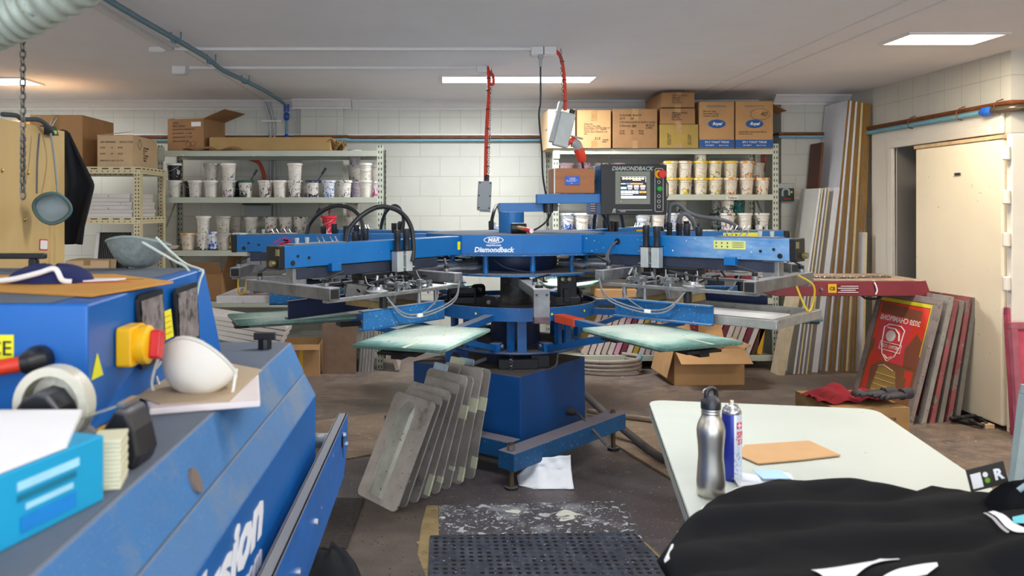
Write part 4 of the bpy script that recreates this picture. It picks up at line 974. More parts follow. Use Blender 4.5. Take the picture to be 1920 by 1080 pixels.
    if hose:
        B('looped_hose', RUBBER, MB().tube(spline([(1.33, -s*.02, 1.27), (1.31, -s*.02, 1.34), (1.24, 0, 1.41), (1.13, s*.02, 1.452), (1.02, s*.05, 1.425), (.965, s*.075, 1.35), (.965, s*.095, 1.24), (.985, s*.105, 1.165)], 9), .0125, 12), smooth=60)
    return arm

hL = head(-45, 1); hR = head(45, -1, hose=False)
hLL = head(-90, 1); hRR = head(90, -1, hose=False)
hLB = head(-135, 1, 1); hRB = head(135, -1, 1); hB = head(180, 1, 1, long=1.4)
hL.rotation_euler = (0, R(.5), R(-135)); hL.scale = (.965, 1, 1); hR.scale = (.955, 1, 1); hLL.scale = (.965, 1, 1); hRR.scale = (.93, 1, 1); hLB.scale = (.965, 1, 1); hRB.scale = (.95, 1, 1)
# stickers
def sticker(arm, x, y, z, w_, h, mat, s, name='warning_sticker'):
    return MB().box(x - w_/2, x + w_/2, y - .0008 if y > 0 else y - .0008, y + .0008, z - h/2, z + h/2).build(name, mat, arm)
sticker(hL, .56, .0512, 1.226, .022, .045, YEL, 1)
st = sticker(hR, 1.46, -.0512, 1.243, .17, .042, pm('faded yellow sticker', '#c9cf7c', .6, var=.1), -1)
for i, x in enumerate((1.39, 1.42, 1.45)):
    for z in (1.234, 1.252): MB().tube([(x, -.0526, z), (x, -.0522, z)], .006, 3).build('hazard_triangle', INK, st)
for z in (1.232, 1.24, 1.248, 1.256): MB().box(1.475, 1.535, -.0526, -.052, z, z + .002).build('small_print', INK, st)
st = sticker(hRR, 1.48, -.0512, 1.245, .24, .05, YEL, -1)
for i, x in enumerate((1.385, 1.415, 1.445)):
    for z in (1.234, 1.256): MB().tube([(x, -.0526, z), (x, -.0522, z)], .008, 3).build('hazard_triangle', INK, st)
sticker(hRB, 1.45, -.0512, 1.24, .12, .05, YELO, -1)
# red overspray on the far left arm
m = MB(); rg = random.Random(3)
for i in range(60):
    x = rg.gauss(1.45, .028); z = rg.gauss(1.232, .016)
    if 1.18 < z < 1.272: m.box(x - rg.uniform(.003, .014), x + rg.uniform(.003, .014), .0505, .0515, z - .002, z + .002)
m.build('red_overspray', pm('fluorescent red paint', '#e0204a', .5), hLL)
m = MB()
for i in range(8): m.box(1.42, 1.50, .037, .0385, 1.122 + .004 * i, 1.1245 + .004 * i)
m.build('red_overspray', pm('fluorescent red paint', '#e0204a', .5), hLL)
# extra hoses of the far right arms
def hose(arm, pts, r=.0125, mat=RUBBER):
    return MB().tube(spline(pts, 9), r, 12).build('looped_hose', mat, arm, smooth=60)
DH = pm('lint grey hose', '#5b5f66', .7, var=.2)
hose(hRR, [(1.02, -.0, 1.28), (1.02, -.01, 1.38), (1.03, -.01, 1.44), (1.08, -.01, 1.445), (1.14, 0, 1.40), (1.22, 0, 1.37), (1.40, 0, 1.34), (1.5, 0, 1.285)], .0125, DH)
hose(hRR, [(1.07, -.03, 1.28), (1.08, -.03, 1.36), (1.12, -.03, 1.385), (1.17, -.03, 1.34), (1.19, -.03, 1.28)], .014, DH)
hose(hRB, [(.9, 0, 1.28), (.88, -.02, 1.36), (.9, -.03, 1.44), (1.0, 0, 1.40), (1.1, 0, 1.29)])
# lead and lug where the right arm meets the hub
m = MB(); m.cyl((.80, -.05, 1.245), (.80, -.056, 1.245), .017, 14); m.build('cable_grommet', BLACK, hR)
for o_ in (0, .01):
    MB().tube(spline([(.80, -.055, 1.245), (.78, -.08, 1.22), (.76 + o_, -.10, 1.17), (.80 + o_, -.14, 1.13), (.86, -.2, 1.115)], 5), .005, 6).build('signal_lead', DH, hR, smooth=60)
# aluminium screen held in the right front head
FRM = pm('worn aluminium screen frame', '#9b9c98', .45, metal=.5, var=.2, scale=14, grime=('#6d6a64', 18, .6))
m = MB()
for (x0, x1, y0, y1) in ((1.0, 1.79, -.27, -.235), (1.0, 1.79, .235, .27), (1.0, 1.035, -.235, .235), (1.755, 1.79, -.235, .235)): m.box(x0, x1, y0, y1, .884, .926)
scr = m.build('screen_frame', FRM, hR, bevel=.003)
MB().box(1.035, 1.755, -.235, .235, .886, .8875).build('screen_mesh', pm('white screen mesh', '#dcdcda', .5, var=.05, grime=('#c1b79c', 6, .62)), scr)
MB().box(1.12, 1.66, -.2, .2, .8876, .90).build('squeegee_ink', pm('white wet ink', '#f4f4f4', .35, var=.03, bump=.5, bscale=12), scr, bevel=.004)
# long screen frame parked in the far left head
m = MB()
for (x0, x1, y0, y1) in ((1.1, 1.83, -.26, -.225), (1.1, 1.83, .225, .26), (1.1, 1.135, -.225, .225), (1.795, 1.83, -.225, .225)): m.box(x0, x1, y0, y1, .886, .93)
s2_ = m.build('screen_frame', pm('ink stained frame', '#b9b6b4', .5, var=.12, spots=(('#7d4a78', 25, .7), ('#4b4b4b', 60, .7))), hLL, bevel=.003)
MB().box(1.135, 1.795, -.225, .225, .888, .89).build('screen_mesh', pm('brown emulsion mesh', '#9c6f5c', .5), s2_)
# yellow tubes dangling at both outer ends
YT = pm('yellow air tube', '#d9b628', .4)
hL_t = MB().tube(spline([(1.72, -.1, 1.10), (1.78, -.14, 1.05), (1.80, -.13, .97), (1.78, -.1, .90), (1.74, -.07, .93), (1.72, -.05, 1.02)], 6), .005, 7).build('yellow_tube', YT, hLL, smooth=60)
MB().tube(spline([(1.74, .1, 1.10), (1.80, .14, 1.05), (1.79, .15, .96), (1.78, .12, .93), (1.76, .1, .98), (1.74, .08, 1.05)], 6), .005, 7).build('yellow_tube', YT, hR, smooth=60)
# centre front screen holder
o = MB().box(.42, 1.0, -.036, .036, .985, 1.032).build('front_holder', STEEL, press, bevel=.003); o.rotation_euler = (0, 0, R(-88))
MB().box(.985, 1.012, -.040, .040, .895, 1.032).build('drop_bracket', STEELD, o, bevel=.002)
MB().box(.98, 1.02, -.041, .041, .865, .897).build('worn_foot', pm('scorched steel foot', '#5e4c50', .5, metal=.4, var=.4, scale=30), o, bevel=.003)
for y in (-.025, .025): MB().cyl((1.012, y, 1.005), (1.018, y, 1.005), .006, 8).build('bolt', BLACK, o)
MB().tube([(.93, 0, 1.032), (.93, 0, 1.045)], .02, 14).build('knurled_knob', BLKM, o, smooth=40)
lever(o, .80, 0, 1.032, R(35), .11)
# control pendant arms
MB().box(-.095, .22, -.04, .055, 1.407, 1.462).build('swing_arm', BLUE, press, bevel=.003)
MB().box(.22, .262, -.038, .053, 1.409, 1.460).build('arm_end', BLACK, press)
MB().box(.125, .62, -.10, -.04 + .0, 1.455, 1.512).build('swing_arm', BLUE, press, bevel=.003)
MB().tube([(.2, -.06, 1.40), (.2, -.06, 1.47)], .03, 14).build('swivel_pin', BLACK, press, smooth=40)
MB().tube(spline([(.23, .0, 1.41), (.19, .0, 1.34), (.1, -.02, 1.29), (.02, .02, 1.31), (-.02, .06, 1.35)], 7), .006, 8).build('pendant_lead', RUBBER, press, smooth=60)
MB().tube(spline([(.35, .0, 1.52), (.36, -.03, 1.9)], 3), .004, 6).build('zip_lead', GREYP, press) if False else None
# base box and outriggers
BB = pm('deep blue base paint', '#084886', .5, var=.14, scale=4, dust=('#5d5651', 1.0, 14), spots=(('#23437a', 60, .68),))
fr, ri, le = Vector((.431, 4.35, 0)), Vector((.893, 4.94, 0)), Vector((-.146, 4.85, 0)); bk = ri + le - fr
bc = (fr + bk) / 2; ang = math.atan2(ri.y - fr.y, ri.x - fr.x)
def BW(mb, name, mat, par=press, **k): return mb.build(name, mat, par, world=False, **k)
Mb = TR(bc.x - PC[0], bc.y - PC[1], 0) @ rz(ang)
L1, L2 = (ri - fr).length / 2, (le - fr).length / 2
base = MB().box(-L1, L1, -L2, L2, .115, .503, Mb).build('base_cabinet', BB, press, bevel=.004)
MB().box(-.0015, .0015, -L2 - .001, -L2, .33, .49, Mb).build('door_seam', BLACK, base) if False else None
LINT = pm('blue leg thick with lint', '#0b4976', .6, var=.15, dust=('#77717a', 1.3, 30), spots=(('#6f86a6', 90, .68),))
a_, b_ = Vector((.335, 4.03, 0)), Vector((1.06, 4.74, 0)); d_ = (b_ - a_).normalized(); off = Vector(PC)
leg = MB().bar(a_ - off + Vector((0, 0, .15)), b_ - off + Vector((0, 0, .17)), .11, .092).build('outrigger', LINT, press, bevel=.004)
for q in (a_ + d_ * .04, b_ - d_ * .05):
    p = q - off
    m = MB(); m.tube([(p.x, p.y, .012), (p.x, p.y, .235)], .013, 10); l_ = m.build('levelling_foot', pm('rusty bolt', '#5b4a33', .6, metal=.5, var=.3), leg, smooth=40)
    MB().tube([(p.x, p.y, 0), (p.x, p.y, .012)], .035, 16).build('foot_pad', BLKM, l_)
    MB().cyl((p.x, p.y, .2), (p.x, p.y, .222), .02, 6).build('nut', pm('lint covered nut', '#67605f', .8, var=.3), l_)
a2, b2 = Vector((.40, 4.22, 0)), Vector((-.30, 4.80, 0))
leg2 = MB().bar(a2 - off + Vector((0, 0, .15)), b2 - off + Vector((0, 0, .15)), .10, .092).build('outrigger', LINT, press, bevel=.004)
p = b2 - off; MB().tube([(p.x + .03, p.y - .02, 0), (p.x + .03, p.y - .02, .2)], .014, 10).build('levelling_foot', BLKM, leg2)
for q in (bk, ):
    p = q - off; MB().tube([(p.x, p.y - .12, 0), (p.x, p.y - .12, .13)], .03, 12).build('levelling_foot', BLKM, press)
# power inlet and lead on the base
p0 = P(1066, 771, 4.78) - off
MB().tube([p0 + Vector((-.03, .02, 0)), p0 + Vector((.02, -.02, 0)), p0 + Vector((.04, -.035, -.005))], [.026, .024, .012], 12).build('power_plug', pm('dusty black plug', '#3a383a', .8, var=.3), press, smooth=40)
MB().tube(spline([p0 + Vector((.04, -.03, 0)), P(1092, 785, 4.6) - off, P(1115, 810, 4.45) - off, P(1138, 836, 4.40) - off], 6), .008, 8).build('power_lead', pm('dusty lead', '#5a5658', .8, var=.2), press, smooth=60)
# side motor plate and spring on top of the base
p1 = P(858, 690, 4.75) - off
MB().box(p1.x - .07, p1.x + .07, p1.y - .012, p1.y + .012, .50, .60).build('motor_plate', BB, press, bevel=.002)
MB().tube([(p1.x - .01, p1.y - .02, .555), (p1.x - .01, p1.y - .012, .555)], .022, 16).build('plate_hole', BLACK, press)
MB().tube([P(864, 692, 4.5) - off, P(912, 672, 4.62) - off], .012, 10).build('tie_rod', DH, press)
MB().tube([Vector((-.06 + .012 * math.cos(i * .8), -.36 + .012 * math.sin(i * .8), .50 + i * .0025)) for i in range(38)], .002, 5).build('spring', CHROME, press)
MB().tube(spline([(.14, -.36, .503), (.19, -.4, .54), (.2, -.4, .6)], 5), .006, 7).build('hanging_lead', pm('dusty lead', '#5a5658', .8, var=.2), press, smooth=60)
m = MB(); m.box(-.13, .1, -.33, -.2, .503, .56); m.box(.06, .17, -.3, -.2, .503, .58); m.build('index_valves', BLKM, press, bevel=.004)

# control panel (hangs from the swing arm, moves with it)
pcx = P(1205, 356, 4.75)
cp_ = thing('control_panel', 'black touch screen control panel on a blue box above the press', 'control panel', (1.165, 4.80, 1.39), R(4.5))
w2 = .20
MB().box(-w2, w2, 0, .33, 0, .30).build('housing', pm('panel housing blue', '#1c6aa8', .4, dust=('#c9cfd4', .5, 20)), cp_, bevel=.006)
fp = MB().box(-w2 - .002, w2 + .002, -.016, 0, -.002, .302).build('front_plate', BLACK, cp_, bevel=.004)
def FM(x, z, y=-.0175): return faceM((x, y, z), (1, 0, 0), (0, -1, 0))
text('DIAMONDBACK', .034, pm('panel grey lettering', '#9fa8a0', .5), cp_, FM(-.012, .276), 'lettering', shear=.25, bold=.03)
MB().box(-.116, .098, -.019, -.016, .063, .26).build('screen_bezel', pm('olive grey bezel', '#7b8173', .5), cp_, bevel=.001)
SCRM = emis('lit dark display', '#2a2c33', .35); SW = emis('lit white display area', '#eef1fa', 1.0); SY_ = emis('lit lamp icon', '#ffdf8a', 1.5); SB = emis('lit blue icon', '#5f86d6', .8); SO = emis('lit orange icon', '#ff9a4c', .9)
scn = MB().box(-.085, .033, -.0195, -.019, .092, .232).build('display', SCRM, cp_)
for i in range(7): MB().cyl((-.071 + i * .0145, -.0195, .217), (-.071 + i * .0145, -.0205, .217), .0068, 12).build('lamp_icon', SY_, scn)
def R_(x0, x1, z0, z1, mt, nm='display_tile'): MB().box(x0, x1, -.0205, -.0195, z0, z1).build(nm, mt, scn)
R_(-.083, .03, .227, .2285, SW); R_(.0285, .03, .195, .2285, SW); R_(-.03, .008, .205, .208, SW)
R_(-.083, -.062, .183, .188, SW); R_(-.06, -.042, .182, .19, SB); R_(-.04, .017, .182, .19, SO)
R_(-.083, -.058, .156, .166, SW); R_(-.083, -.058, .152, .156, emis('lit teal icon', '#2fbfae', .8))
for i in range(3): R_(-.053 + i * .029, -.031 + i * .029, .163, .177, SW); R_(-.051 + i * .029, -.033 + i * .029, .152, .158, SW)
for i in range(5): R_(-.083 + i * .0162, -.07 + i * .0162, .126, .144, SW); R_(-.070 + i * .0162, -.0675 + i * .0162, .126, .144, SB)
R_(0, .014, .13, .142, SO); R_(.016, .031, .13, .142, SO)
R_(-.083, -.03, .118, .122, SW); R_(-.083, .031, .097, .112, SW)
scn.scale = (1.36, 1, 1); scn.location = (.0306, 0, 0)
MB().box(-.083, -.080, -.0205, -.019, .077, .081).build('status_led', emis('yellow led', '#e8e23c', 1.0), cp_)
m = MB(); m.tube([Vector((x, -.0175, z)) for x, z in rrect(.128, .178, .018, .278, .01, 3)], .0012, 4, closed=True); m.build('button_border', WHT, cp_)
b = MB().tube([(.15, -.016, .243), (.15, -.03, .243)], .026, 24).build('emergency_collar', YELO, cp_, smooth=40)
MB().tube([(.153, -.03, .243), (.155, -.045, .243), (.158, -.05, .243), (.16, -.062, .243), (.16, -.065, .243)], [.014, .014, .024, .024, .02], 24).build('emergency_button', RED, cp_, smooth=40)
MB().tube([(.153, -.016, .155), (.154, -.03, .155), (.154, -.032, .155)], [.017, .015, .01], 20).build('start_button', pm('green button', '#1f9c3d', .35), cp_, smooth=40)
for z in (.196, .112, .08, .05): MB().tube([Vector((.152 + .009 * math.cos(i * math.pi / 6), -.0178, z + .009 * math.sin(i * math.pi / 6))) for i in range(12)], .001, 4, closed=True).build('button_symbol', WHT, cp_)
text('R', .034, pm('panel grey lettering', '#9fa8a0', .5), cp_, FM(-.125, .022), 'lettering', shear=.3, bold=.05)
text('SERIES', .012, pm('panel grey lettering', '#9fa8a0', .5), cp_, FM(-.07, .019), 'lettering', shear=.2, bold=.02)
MB().box(-.1, .11, -.0175, -.016, .027, .029).build('trim_line', WHT, cp_)
def handle(x, y0, y1, z0, z1, out):
    MB().tube([(x, y0, z1), (x + out * .6, y0, z1 + .002), (x + out, y0, z1 - .012), (x + out, y0, z0 + .012), (x + out * .6, y0, z0 - .002), (x, y0, z0)], .0045, 8).build('grab_handle', BLACK, cp_, smooth=60)
handle(w2, .02, 0, .1, .2, .022); handle(-w2, .06, 0, .1, .2, -.02)
MB().box(-w2 - .0012, -w2, .10, .235, .01, .08).build('rating_plate', pm('maroon rating plate', '#6b2230', .5), cp_)
for i in range(4): MB().box(-w2 - .0018, -w2 - .0012, .11, .225, .02 + i * .014, .025 + i * .014).build('plate_line', WHT, cp_)
st = MB().box(-w2 - .0012, -w2, .16, .238, .1, .155).build('ce_sticker', YEL, cp_)
text('CE', .05, INK, cp_, faceM((-w2 - .002, .2, .127), (0, -1, 0), (-1, 0, 0)), 'printed_text', bold=.02)
MB().box(-w2 - .0012, -w2, .13, .15, .21, .298).build('paint_drip', WHT, cp_)
# wooden box clamped behind the panel
wb = thing('plywood_box', 'orange brown plywood box with blue tape note on the swing arm', 'box', (1.10, 4.83, 1.5125 + PC[0] * 0))
wb.location = (.80, 4.88, 1.5135)
MB().box(-.12, .13, -.09, .12, .005, .155).build('box_body', pm('orange plywood', '#a0612c', .5, var=.15, scale=3, stretch=(1, 1, 8)), wb, bevel=.003)
MB().box(-.115, -.108, -.092, -.09, .005, .165).build('white_string', WHITEP, wb)
m = MB(); m.sheet(lambda u, v: Vector((-.05 + .09 * u, -.094 - .012 * (1 - v) * u, .055 + .05 * v + .004 * u)), 6, 4); m.build('blue_tape_note', pm('blue masking tape', '#2b5fc2', .6, var=.05), wb, thick=.001)
for i, wd in enumerate(('LEAD', 'PLASTISOL', 'etc')): text(wd, .016, WHT, wb, faceM((-.005, -.099, .093 - i * .014), (1, 0, 0), (0, -1, 0)), 'handwriting', shear=.2)
# mallet on the hub
ml = thing('rubber_mallet', 'black rubber mallet with red tipped wooden handle on the press hub', 'mallet', (.455, 4.60, 1.2825), R(0))
MB().tube([(-.045, .01, .03), (-.042, .01, .03), (.042, .01, .03), (.045, .01, .03)], [.026, .031, .031, .026], 20).build('mallet_head', pm('green daubed black rubber', '#191b1e', .5, grime=('#3fa63c', 10, .62)), ml, smooth=40)
d0, d1, d2 = Vector((-.005, -.015, .035)), Vector((.03, -.12, .028)), Vector((.052, -.19, .02))
MB().tube([d0, d1], .011, 12).build('handle', pm('worn handle wood', '#b98a48', .5, var=.15), ml, smooth=40)
MB().tube([d1, d2], .0135, 12).build('red_grip', pm('red grip paint', '#d6353f', .5), ml, smooth=40)
MB().tube([d2, d2 + (d2 - d1).normalized() * .001], .0125, 12).build('grip_end', pm('flaking white paint', '#e9d9dc', .6, grime=('#d6353f', 60, .55)), ml)
# ------------------------------------------------------------------ things round the room
def slab(name, poly, z0, z1, mat, label, cat, group=None, bevel=0, parent=None):
    c = Vector((sum(p[0] for p in poly) / len(poly), sum(p[1] for p in poly) / len(poly), z0))
    o = MB().prism([(p[0] - c.x, p[1] - c.y) for p in poly], 0, z1 - z0).build(name, mat, parent, bevel=bevel); o.location = c
    tag(o, label, cat, group); return o
def fl(*pts): return [tuple(PZ(x, y).xy) for x, y in pts]
PLYF = pm('trodden plywood', '#8d7863', .75, var=.22, scale=4, stretch=(1, 3, 1), spots=(('#3f3833', 60, .68), ('#b7a893', 20, .66)))
slab('plywood_sheet', fl((560, 795), (752, 772), (760, 842), (650, 862), (632, 845)), .001, .008, PLYF, 'trodden plywood sheet on the floor left of the leaning pallets', 'plywood')
slab('plywood_sheet', fl((1150, 790), (1250, 782), (1330, 900), (1278, 912), (1146, 832)), .001, .012, PLYF, 'trodden plywood sheet on the floor under the white table edge', 'plywood')
slab('vinyl_sheet', fl((823, 948), (1170, 940), (1202, 1006), (1240, 1085), (824, 1085)), .0008, .003, pm('grimy vinyl sheet', '#4d4a4e', .6, var=.2, scale=3, grime=('#7e8285', 5, .52), spots=(('#cfd0c0', 7, .66), ('#c8ccd0', 70, .66), ('#a9adb0', 28, .6))), 'grimy grey vinyl sheet with white paint patches beyond the rubber mat', 'floor sheet')
TANF = pm('tan tape strip', '#8d7a55', .7, var=.2, scale=12, grime=('#5b5148', 20, .58))
slab('tape_strip', fl((783, 1040), (790, 985), (800, 948), (822, 948), (824, 1075), (800, 1085)), .0006, .0015, TANF, 'worn tan tape strip on the floor left of the vinyl sheet', 'tape')
slab('tape_strip', fl((1192, 1004), (1216, 1022), (1262, 1066), (1262, 1085), (1238, 1085)), .0006, .0015, TANF, 'worn tan tape strip on the floor right of the rubber mat', 'tape')
slab('plywood_sheet', fl((590, 1085), (672, 935), (822, 948), (822, 1085)), .0001, .0005, pm('dark trodden board', '#564d46', .75, var=.3, scale=5, spots=(('#2c2826', 70, .66), ('#8f8052', 7, .7))), 'dark trodden board on the floor between the machine and the rubber mat', 'board')
# rubber mat with drain holes
t = NT('holed rubber mat'); tc = t.n('TexCoord'); co = tc.outputs['Object']; sx = t.n('SeparateXYZ'); t.l(co, sx.inputs[0])
fx = t.math('SUBTRACT', t.math('FRACT', t.math('DIVIDE', sx.outputs[0], .036)), .5); fy = t.math('SUBTRACT', t.math('FRACT', t.math('DIVIDE', sx.outputs[1], .036)), .5)
rr_ = t.math('SQRT', t.math('ADD', t.math('MULTIPLY', fx, fx), t.math('MULTIPLY', fy, fy)))
nz = t.noise(co, 9, 3)
hole = t.math('MULTIPLY', t.math('LESS_THAN', rr_, .27), t.step(nz, .40, .5))
ringm = t.math('MULTIPLY', t.math('LESS_THAN', rr_, .38), .5)
b0 = t.ramp(t.noise(co, 14, 5, .7), [(.3, C('#2c3036')), (.6, C('#454b56')), (.8, C('#6b7684'))])
out = t.mix(ringm, b0, C('#333843')); out = t.mix(hole, out, C('#1d1310'))
for c_, s_, th in (('#a03040', 14, .75), ('#c8cdd2', 90, .71), ('#3f7f5a', 24, .77)): out = t.mix(t.step(t.noise(co, s_, 2), th, th + .02), out, C(c_))
t.l(out, t.b.inputs['Base Color']); t.b.inputs['Roughness'].default_value = .5
t.bump(t.math('SUBTRACT', 1.0, hole), .8, .006)
mp = fl((806, 1010), (1188, 1003), (1246, 1090), (800, 1090)); mp[2] = (mp[2][0] + .12, mp[2][1] - .45); mp[3] = (mp[3][0] + .003, mp[3][1] - .45)
slab('rubber_mat', mp, .0031, .016, t.m, 'black rubber mat full of round drain holes on the floor in front', 'mat', bevel=.004)
t = NT('ribbed brown mat'); co = t.n('TexCoord').outputs['Object']; sx = t.n('SeparateXYZ'); t.l(co, sx.inputs[0])
f = t.math('LESS_THAN', t.math('FRACT', t.math('DIVIDE', sx.outputs[1], .02)), .5); g = t.math('GREATER_THAN', t.noise(co, 70, 2), .45)
t.l(t.mix(t.math('MULTIPLY', f, g), C('#3c3531'), C('#1c1917')), t.b.inputs['Base Color']); t.b.inputs['Roughness'].default_value = .7
slab('ribbed_mat', fl((560, 1040), (600, 935), (682, 937), (650, 1030)), .0006, .008, t.m, 'dark brown ribbed mat on the floor beside the blue machine rail', 'mat')
# black cloth heap at the lower left
bh = thing('black_cloth', 'crumpled black cloth bag on the floor at the foot of the blue machine', 'cloth', tuple(PZ(618, 1110)))
def heap(u, v):
    a = 2 * math.pi * u; r = v
    p = Vector((math.cos(a) * r * .14, math.sin(a) * r * .10, 0))
    p.z = .16 * (1 - r ** 2.5) + .02 * math.sin(5 * a + 6 * r) * r * (1 - r) * 3 + .025 * noise.noise(Vector((p.x * 25, p.y * 25, 3)))
    return Vector((p.x, p.y, max(.004, p.z)))
MB().sheet(heap, 40, 14).build('cloth', pm('black woven cloth', '#14171b', .9, var=.3), bh, smooth=80)
# paper bag on the floor
pb = thing('paper_bag', 'crumpled white paper bag lying on the floor in front of the press', 'paper', tuple(PZ(1035, 917)))
def bag(u, v):
    x = -.165 + .275 * u; z = v * (.142 - .03 * (1 - u)); y = -.008 + .10 * v + .03 * math.sin(v * math.pi)
    if u < .35: k = (.35 - u) / .35; z = z * (1 - k * .85) ; y += .05 * k
    return Vector((x, y + .012 * noise.noise(Vector((u * 7, v * 7, 1))), max(.001, z + .004)))
MB().sheet(bag, 24, 14).build('front_panel', pm('crumpled white paper', '#dfe3e8', .7, var=.04, bump=.4, bscale=14), pb, thick=.0015, smooth=50)
MB().poly([(-.165, .05, .002), (-.09, -.006, .002), (.11, -.004, .002), (.11, .16, .002), (-.05, .16, .002)]).build('back_panel', pm('crumpled white paper', '#dfe3e8'), pb, thick=.001)

# leaning aluminium pallets --------------------------------------------------
ALU = pm('dusty aluminium pallet', '#9c958f', .5, metal=.3, var=.2, scale=9, grime=('#5f5e5a', 5, .58), spots=(('#3c3c3c', 90, .7), ('#b5b8a4', 14, .72)))
ALUG = pm('greenish aluminium pallet', '#969089', .5, metal=.3, var=.18, scale=9, grime=('#9a9a70', 4, .62), spots=(('#3c3c3c', 80, .7), ('#b9c0a8', 12, .7)))
RIBM = pm('pallet rib casting', '#989a93', .45, metal=.5, var=.2, spots=(('#4a4a46', 60, .68),))
MASK = pm('old masking tape', '#b6b99c', .7, var=.12)
desc = ['nearest grey pallet with wide central rib, front of the leaning stack', 'second pallet in the leaning stack, tucked behind the ribbed one', 'third leaning pallet, wide and smooth with rounded corner', 'fourth leaning pallet, slim edge showing a taped side', 'fifth pallet of the leaning stack, shadowed grey face', 'sixth pallet of the leaning stack, yellowed edge', 'seventh pallet of the leaning stack, second from the blue base', 'last pallet of the leaning stack, closest to the blue base']
NPL = 8
TT = [0, .11, .25, .38, .52, .66, .83, 1]
for i in range(NPL):
    t = TT[i]
    bl = Vector((-.42, 3.99, 0)).lerp(Vector((-.055, 4.42, 0)), t); br = Vector((-.212, 3.73, 0)).lerp(Vector((.165, 4.185, 0)), t)
    up = Vector((.167, .20, .50)).lerp(Vector((.085, .105, .56)), t).normalized()
    x = (br - bl).normalized(); up = (up - x * up.dot(x)).normalized(); nrm = x.cross(up)
    M = Matrix(((x.x, up.x, nrm.x, bl.x), (x.y, up.y, nrm.y, bl.y), (x.z, up.z, nrm.z, bl.z), (0, 0, 0, 1)))
    L = [.54, .55, .56, .58, .60, .58, .60, .58, .57, .59][i]
    e = thing('spare_pallet', desc[i], 'pallet', (0, 0, 0), 0, 'spare pallets leaning against the press base')
    e.location = M.to_translation(); e.rotation_euler = M.to_euler()
    wd = .335 * (1, .9, 1, .8, .95, .8, .9, .85, .9, .9)[i]
    x0 = .335 - wd
    m = MB(); m.prism(rrect(x0, .335, .0, L, .03, 5), -.009, 0); m.build('plate', [ALU, ALUG][i % 2], e, bevel=.002, seg=2)
    m = MB(); cxp = (x0 + .335) / 2
    pr = [(-.068, 0), (-.062, .007), (-.046, .007), (-.040, .0025), (.012, .0025), (.018, .008), (.040, .008), (.062, 0)]
    a_ = m.verts([(cxp - .02 + q, .03, h + .0002) for q, h in pr]); b_ = m.verts([(cxp - .02 + q, L * .83, h + .0002) for q, h in pr]); top = m.verts([(cxp - .035, L * .94, .0004), (cxp + .025, L * .92, .0004)])
    for j in range(len(pr) - 1): m._face([a_[j], a_[j+1], b_[j+1], b_[j]])
    m._face([b_[0], b_[1], top[0]]); m._face([b_[1], b_[2], top[0]]); m._face([b_[2], b_[3], top[0]]); m._face([b_[3], b_[4], top[1], top[0]]); m._face([b_[4], b_[5], top[1]]); m._face([b_[5], b_[6], top[1]]); m._face([b_[6], b_[7], top[1]]); m._face(list(reversed(a_)))
    m.build('centre_rib', RIBM, e)
    if i > 2: MB().box(.30, .336, .02 + .04 * (i % 3), .09 + .03 * (i % 2), -.0095, .0006).build('masking_tape', MASK, e)
    if i > 4: MB().box(.26, .3365, L * .62, L * .74, -.0096, .0006).build('masking_tape', MASK, e)
    if i > 3:
        m = MB(); m.prism(rrect(x0 + .04, x0 + .15, L - .005, L + .035, .008, 3), -.007, -.001); m.build('locating_tab', [MASK, pm('pale blue tab', '#9fb2c0', .5), ALUG][i % 3], e)

# maroon flash dryer ---------------------------------------------------------
MAR = pm('maroon enamel', '#6a1626', .4, var=.12, spots=(('#c9a5a5', 50, .74),))
fd_ = thing('flash_dryer', 'maroon flash dryer hood with dusty top standing right of the press', 'flash dryer', (2.83, 5.75, 0), R(0))
m = MB()
z0, z1 = .822, .925; x0, x1, y0, y1 = -.52, .56, -.26, .34
bt = [(x0, y0), (x1, y0), (x1, y1), (x0, y1)]; tp = [(x0 + .03, y0 + .012), (x1 - .03, y0 + .012), (x1 - .03, y1 - .02), (x0 + .03, y1 - .02)]
va = m.verts([(a, b, z0) for a, b in bt]); vb = m.verts([(a, b, z1) for a, b in tp]); m._face(va[::-1]); m._face(vb)
for i in range(4): m._face([va[i], va[(i+1) % 4], vb[(i+1) % 4], vb[i]])
m.build('hood', MAR, fd_, bevel=.004)
MB().box(x0 + .03, x1 - .03, y0 + .012, y1 - .02, z1, z1 + .006).build('insulated_top', pm('scorched dusty top', '#97806f', .85, var=.25, grime=('#cbbfb0', 10, .6)), fd_)
m = MB(); m.box(-.66, -.60, 1.12, 1.18, .03, .87); m.bar((-.63, 1.17, .885), (-.42, .2, .885), .05, .05); m.box(-.9, -.36, 1.11, 1.17, .0, .05); m.build('stand', MAR, fd_, bevel=.004)
st = MB().box(-.155, -.095, y0 - .0005, y0 + .01, .845, .905).build('ce_sticker', YELO, fd_)
text('CE', .032, INK, fd_, faceM((-.125, y0 - .002, .874), (1, 0, 0), (0, -1, 0)), 'printed_text', bold=.02)
m = MB()
MB().box(-.09, .06, y0 - .0004, y0 + .01, .84, .905).build('rating_plate', MAR, fd_)
for i in range(4): MB().box(-.086 + .02 * (i % 2), .055 - .02 * (i == 1), y0 - .0012, y0 + .002, .847 + i * .014, .851 + i * .014).build('plate_line', WHT, fd_)
MB().tube([(-.2, -.268, .87), (-.2, -.25, .87)], .009, 8).build('screw', STEEL, fd_)
MB().tube(spline([(.165, y0 + .002, .918), (.175, y0 - .004, .89), (.18, y0 - .006, .86), (.17, y0 - .006, .835)], 4), .005, 5).build('paint_drip', WHT, fd_)
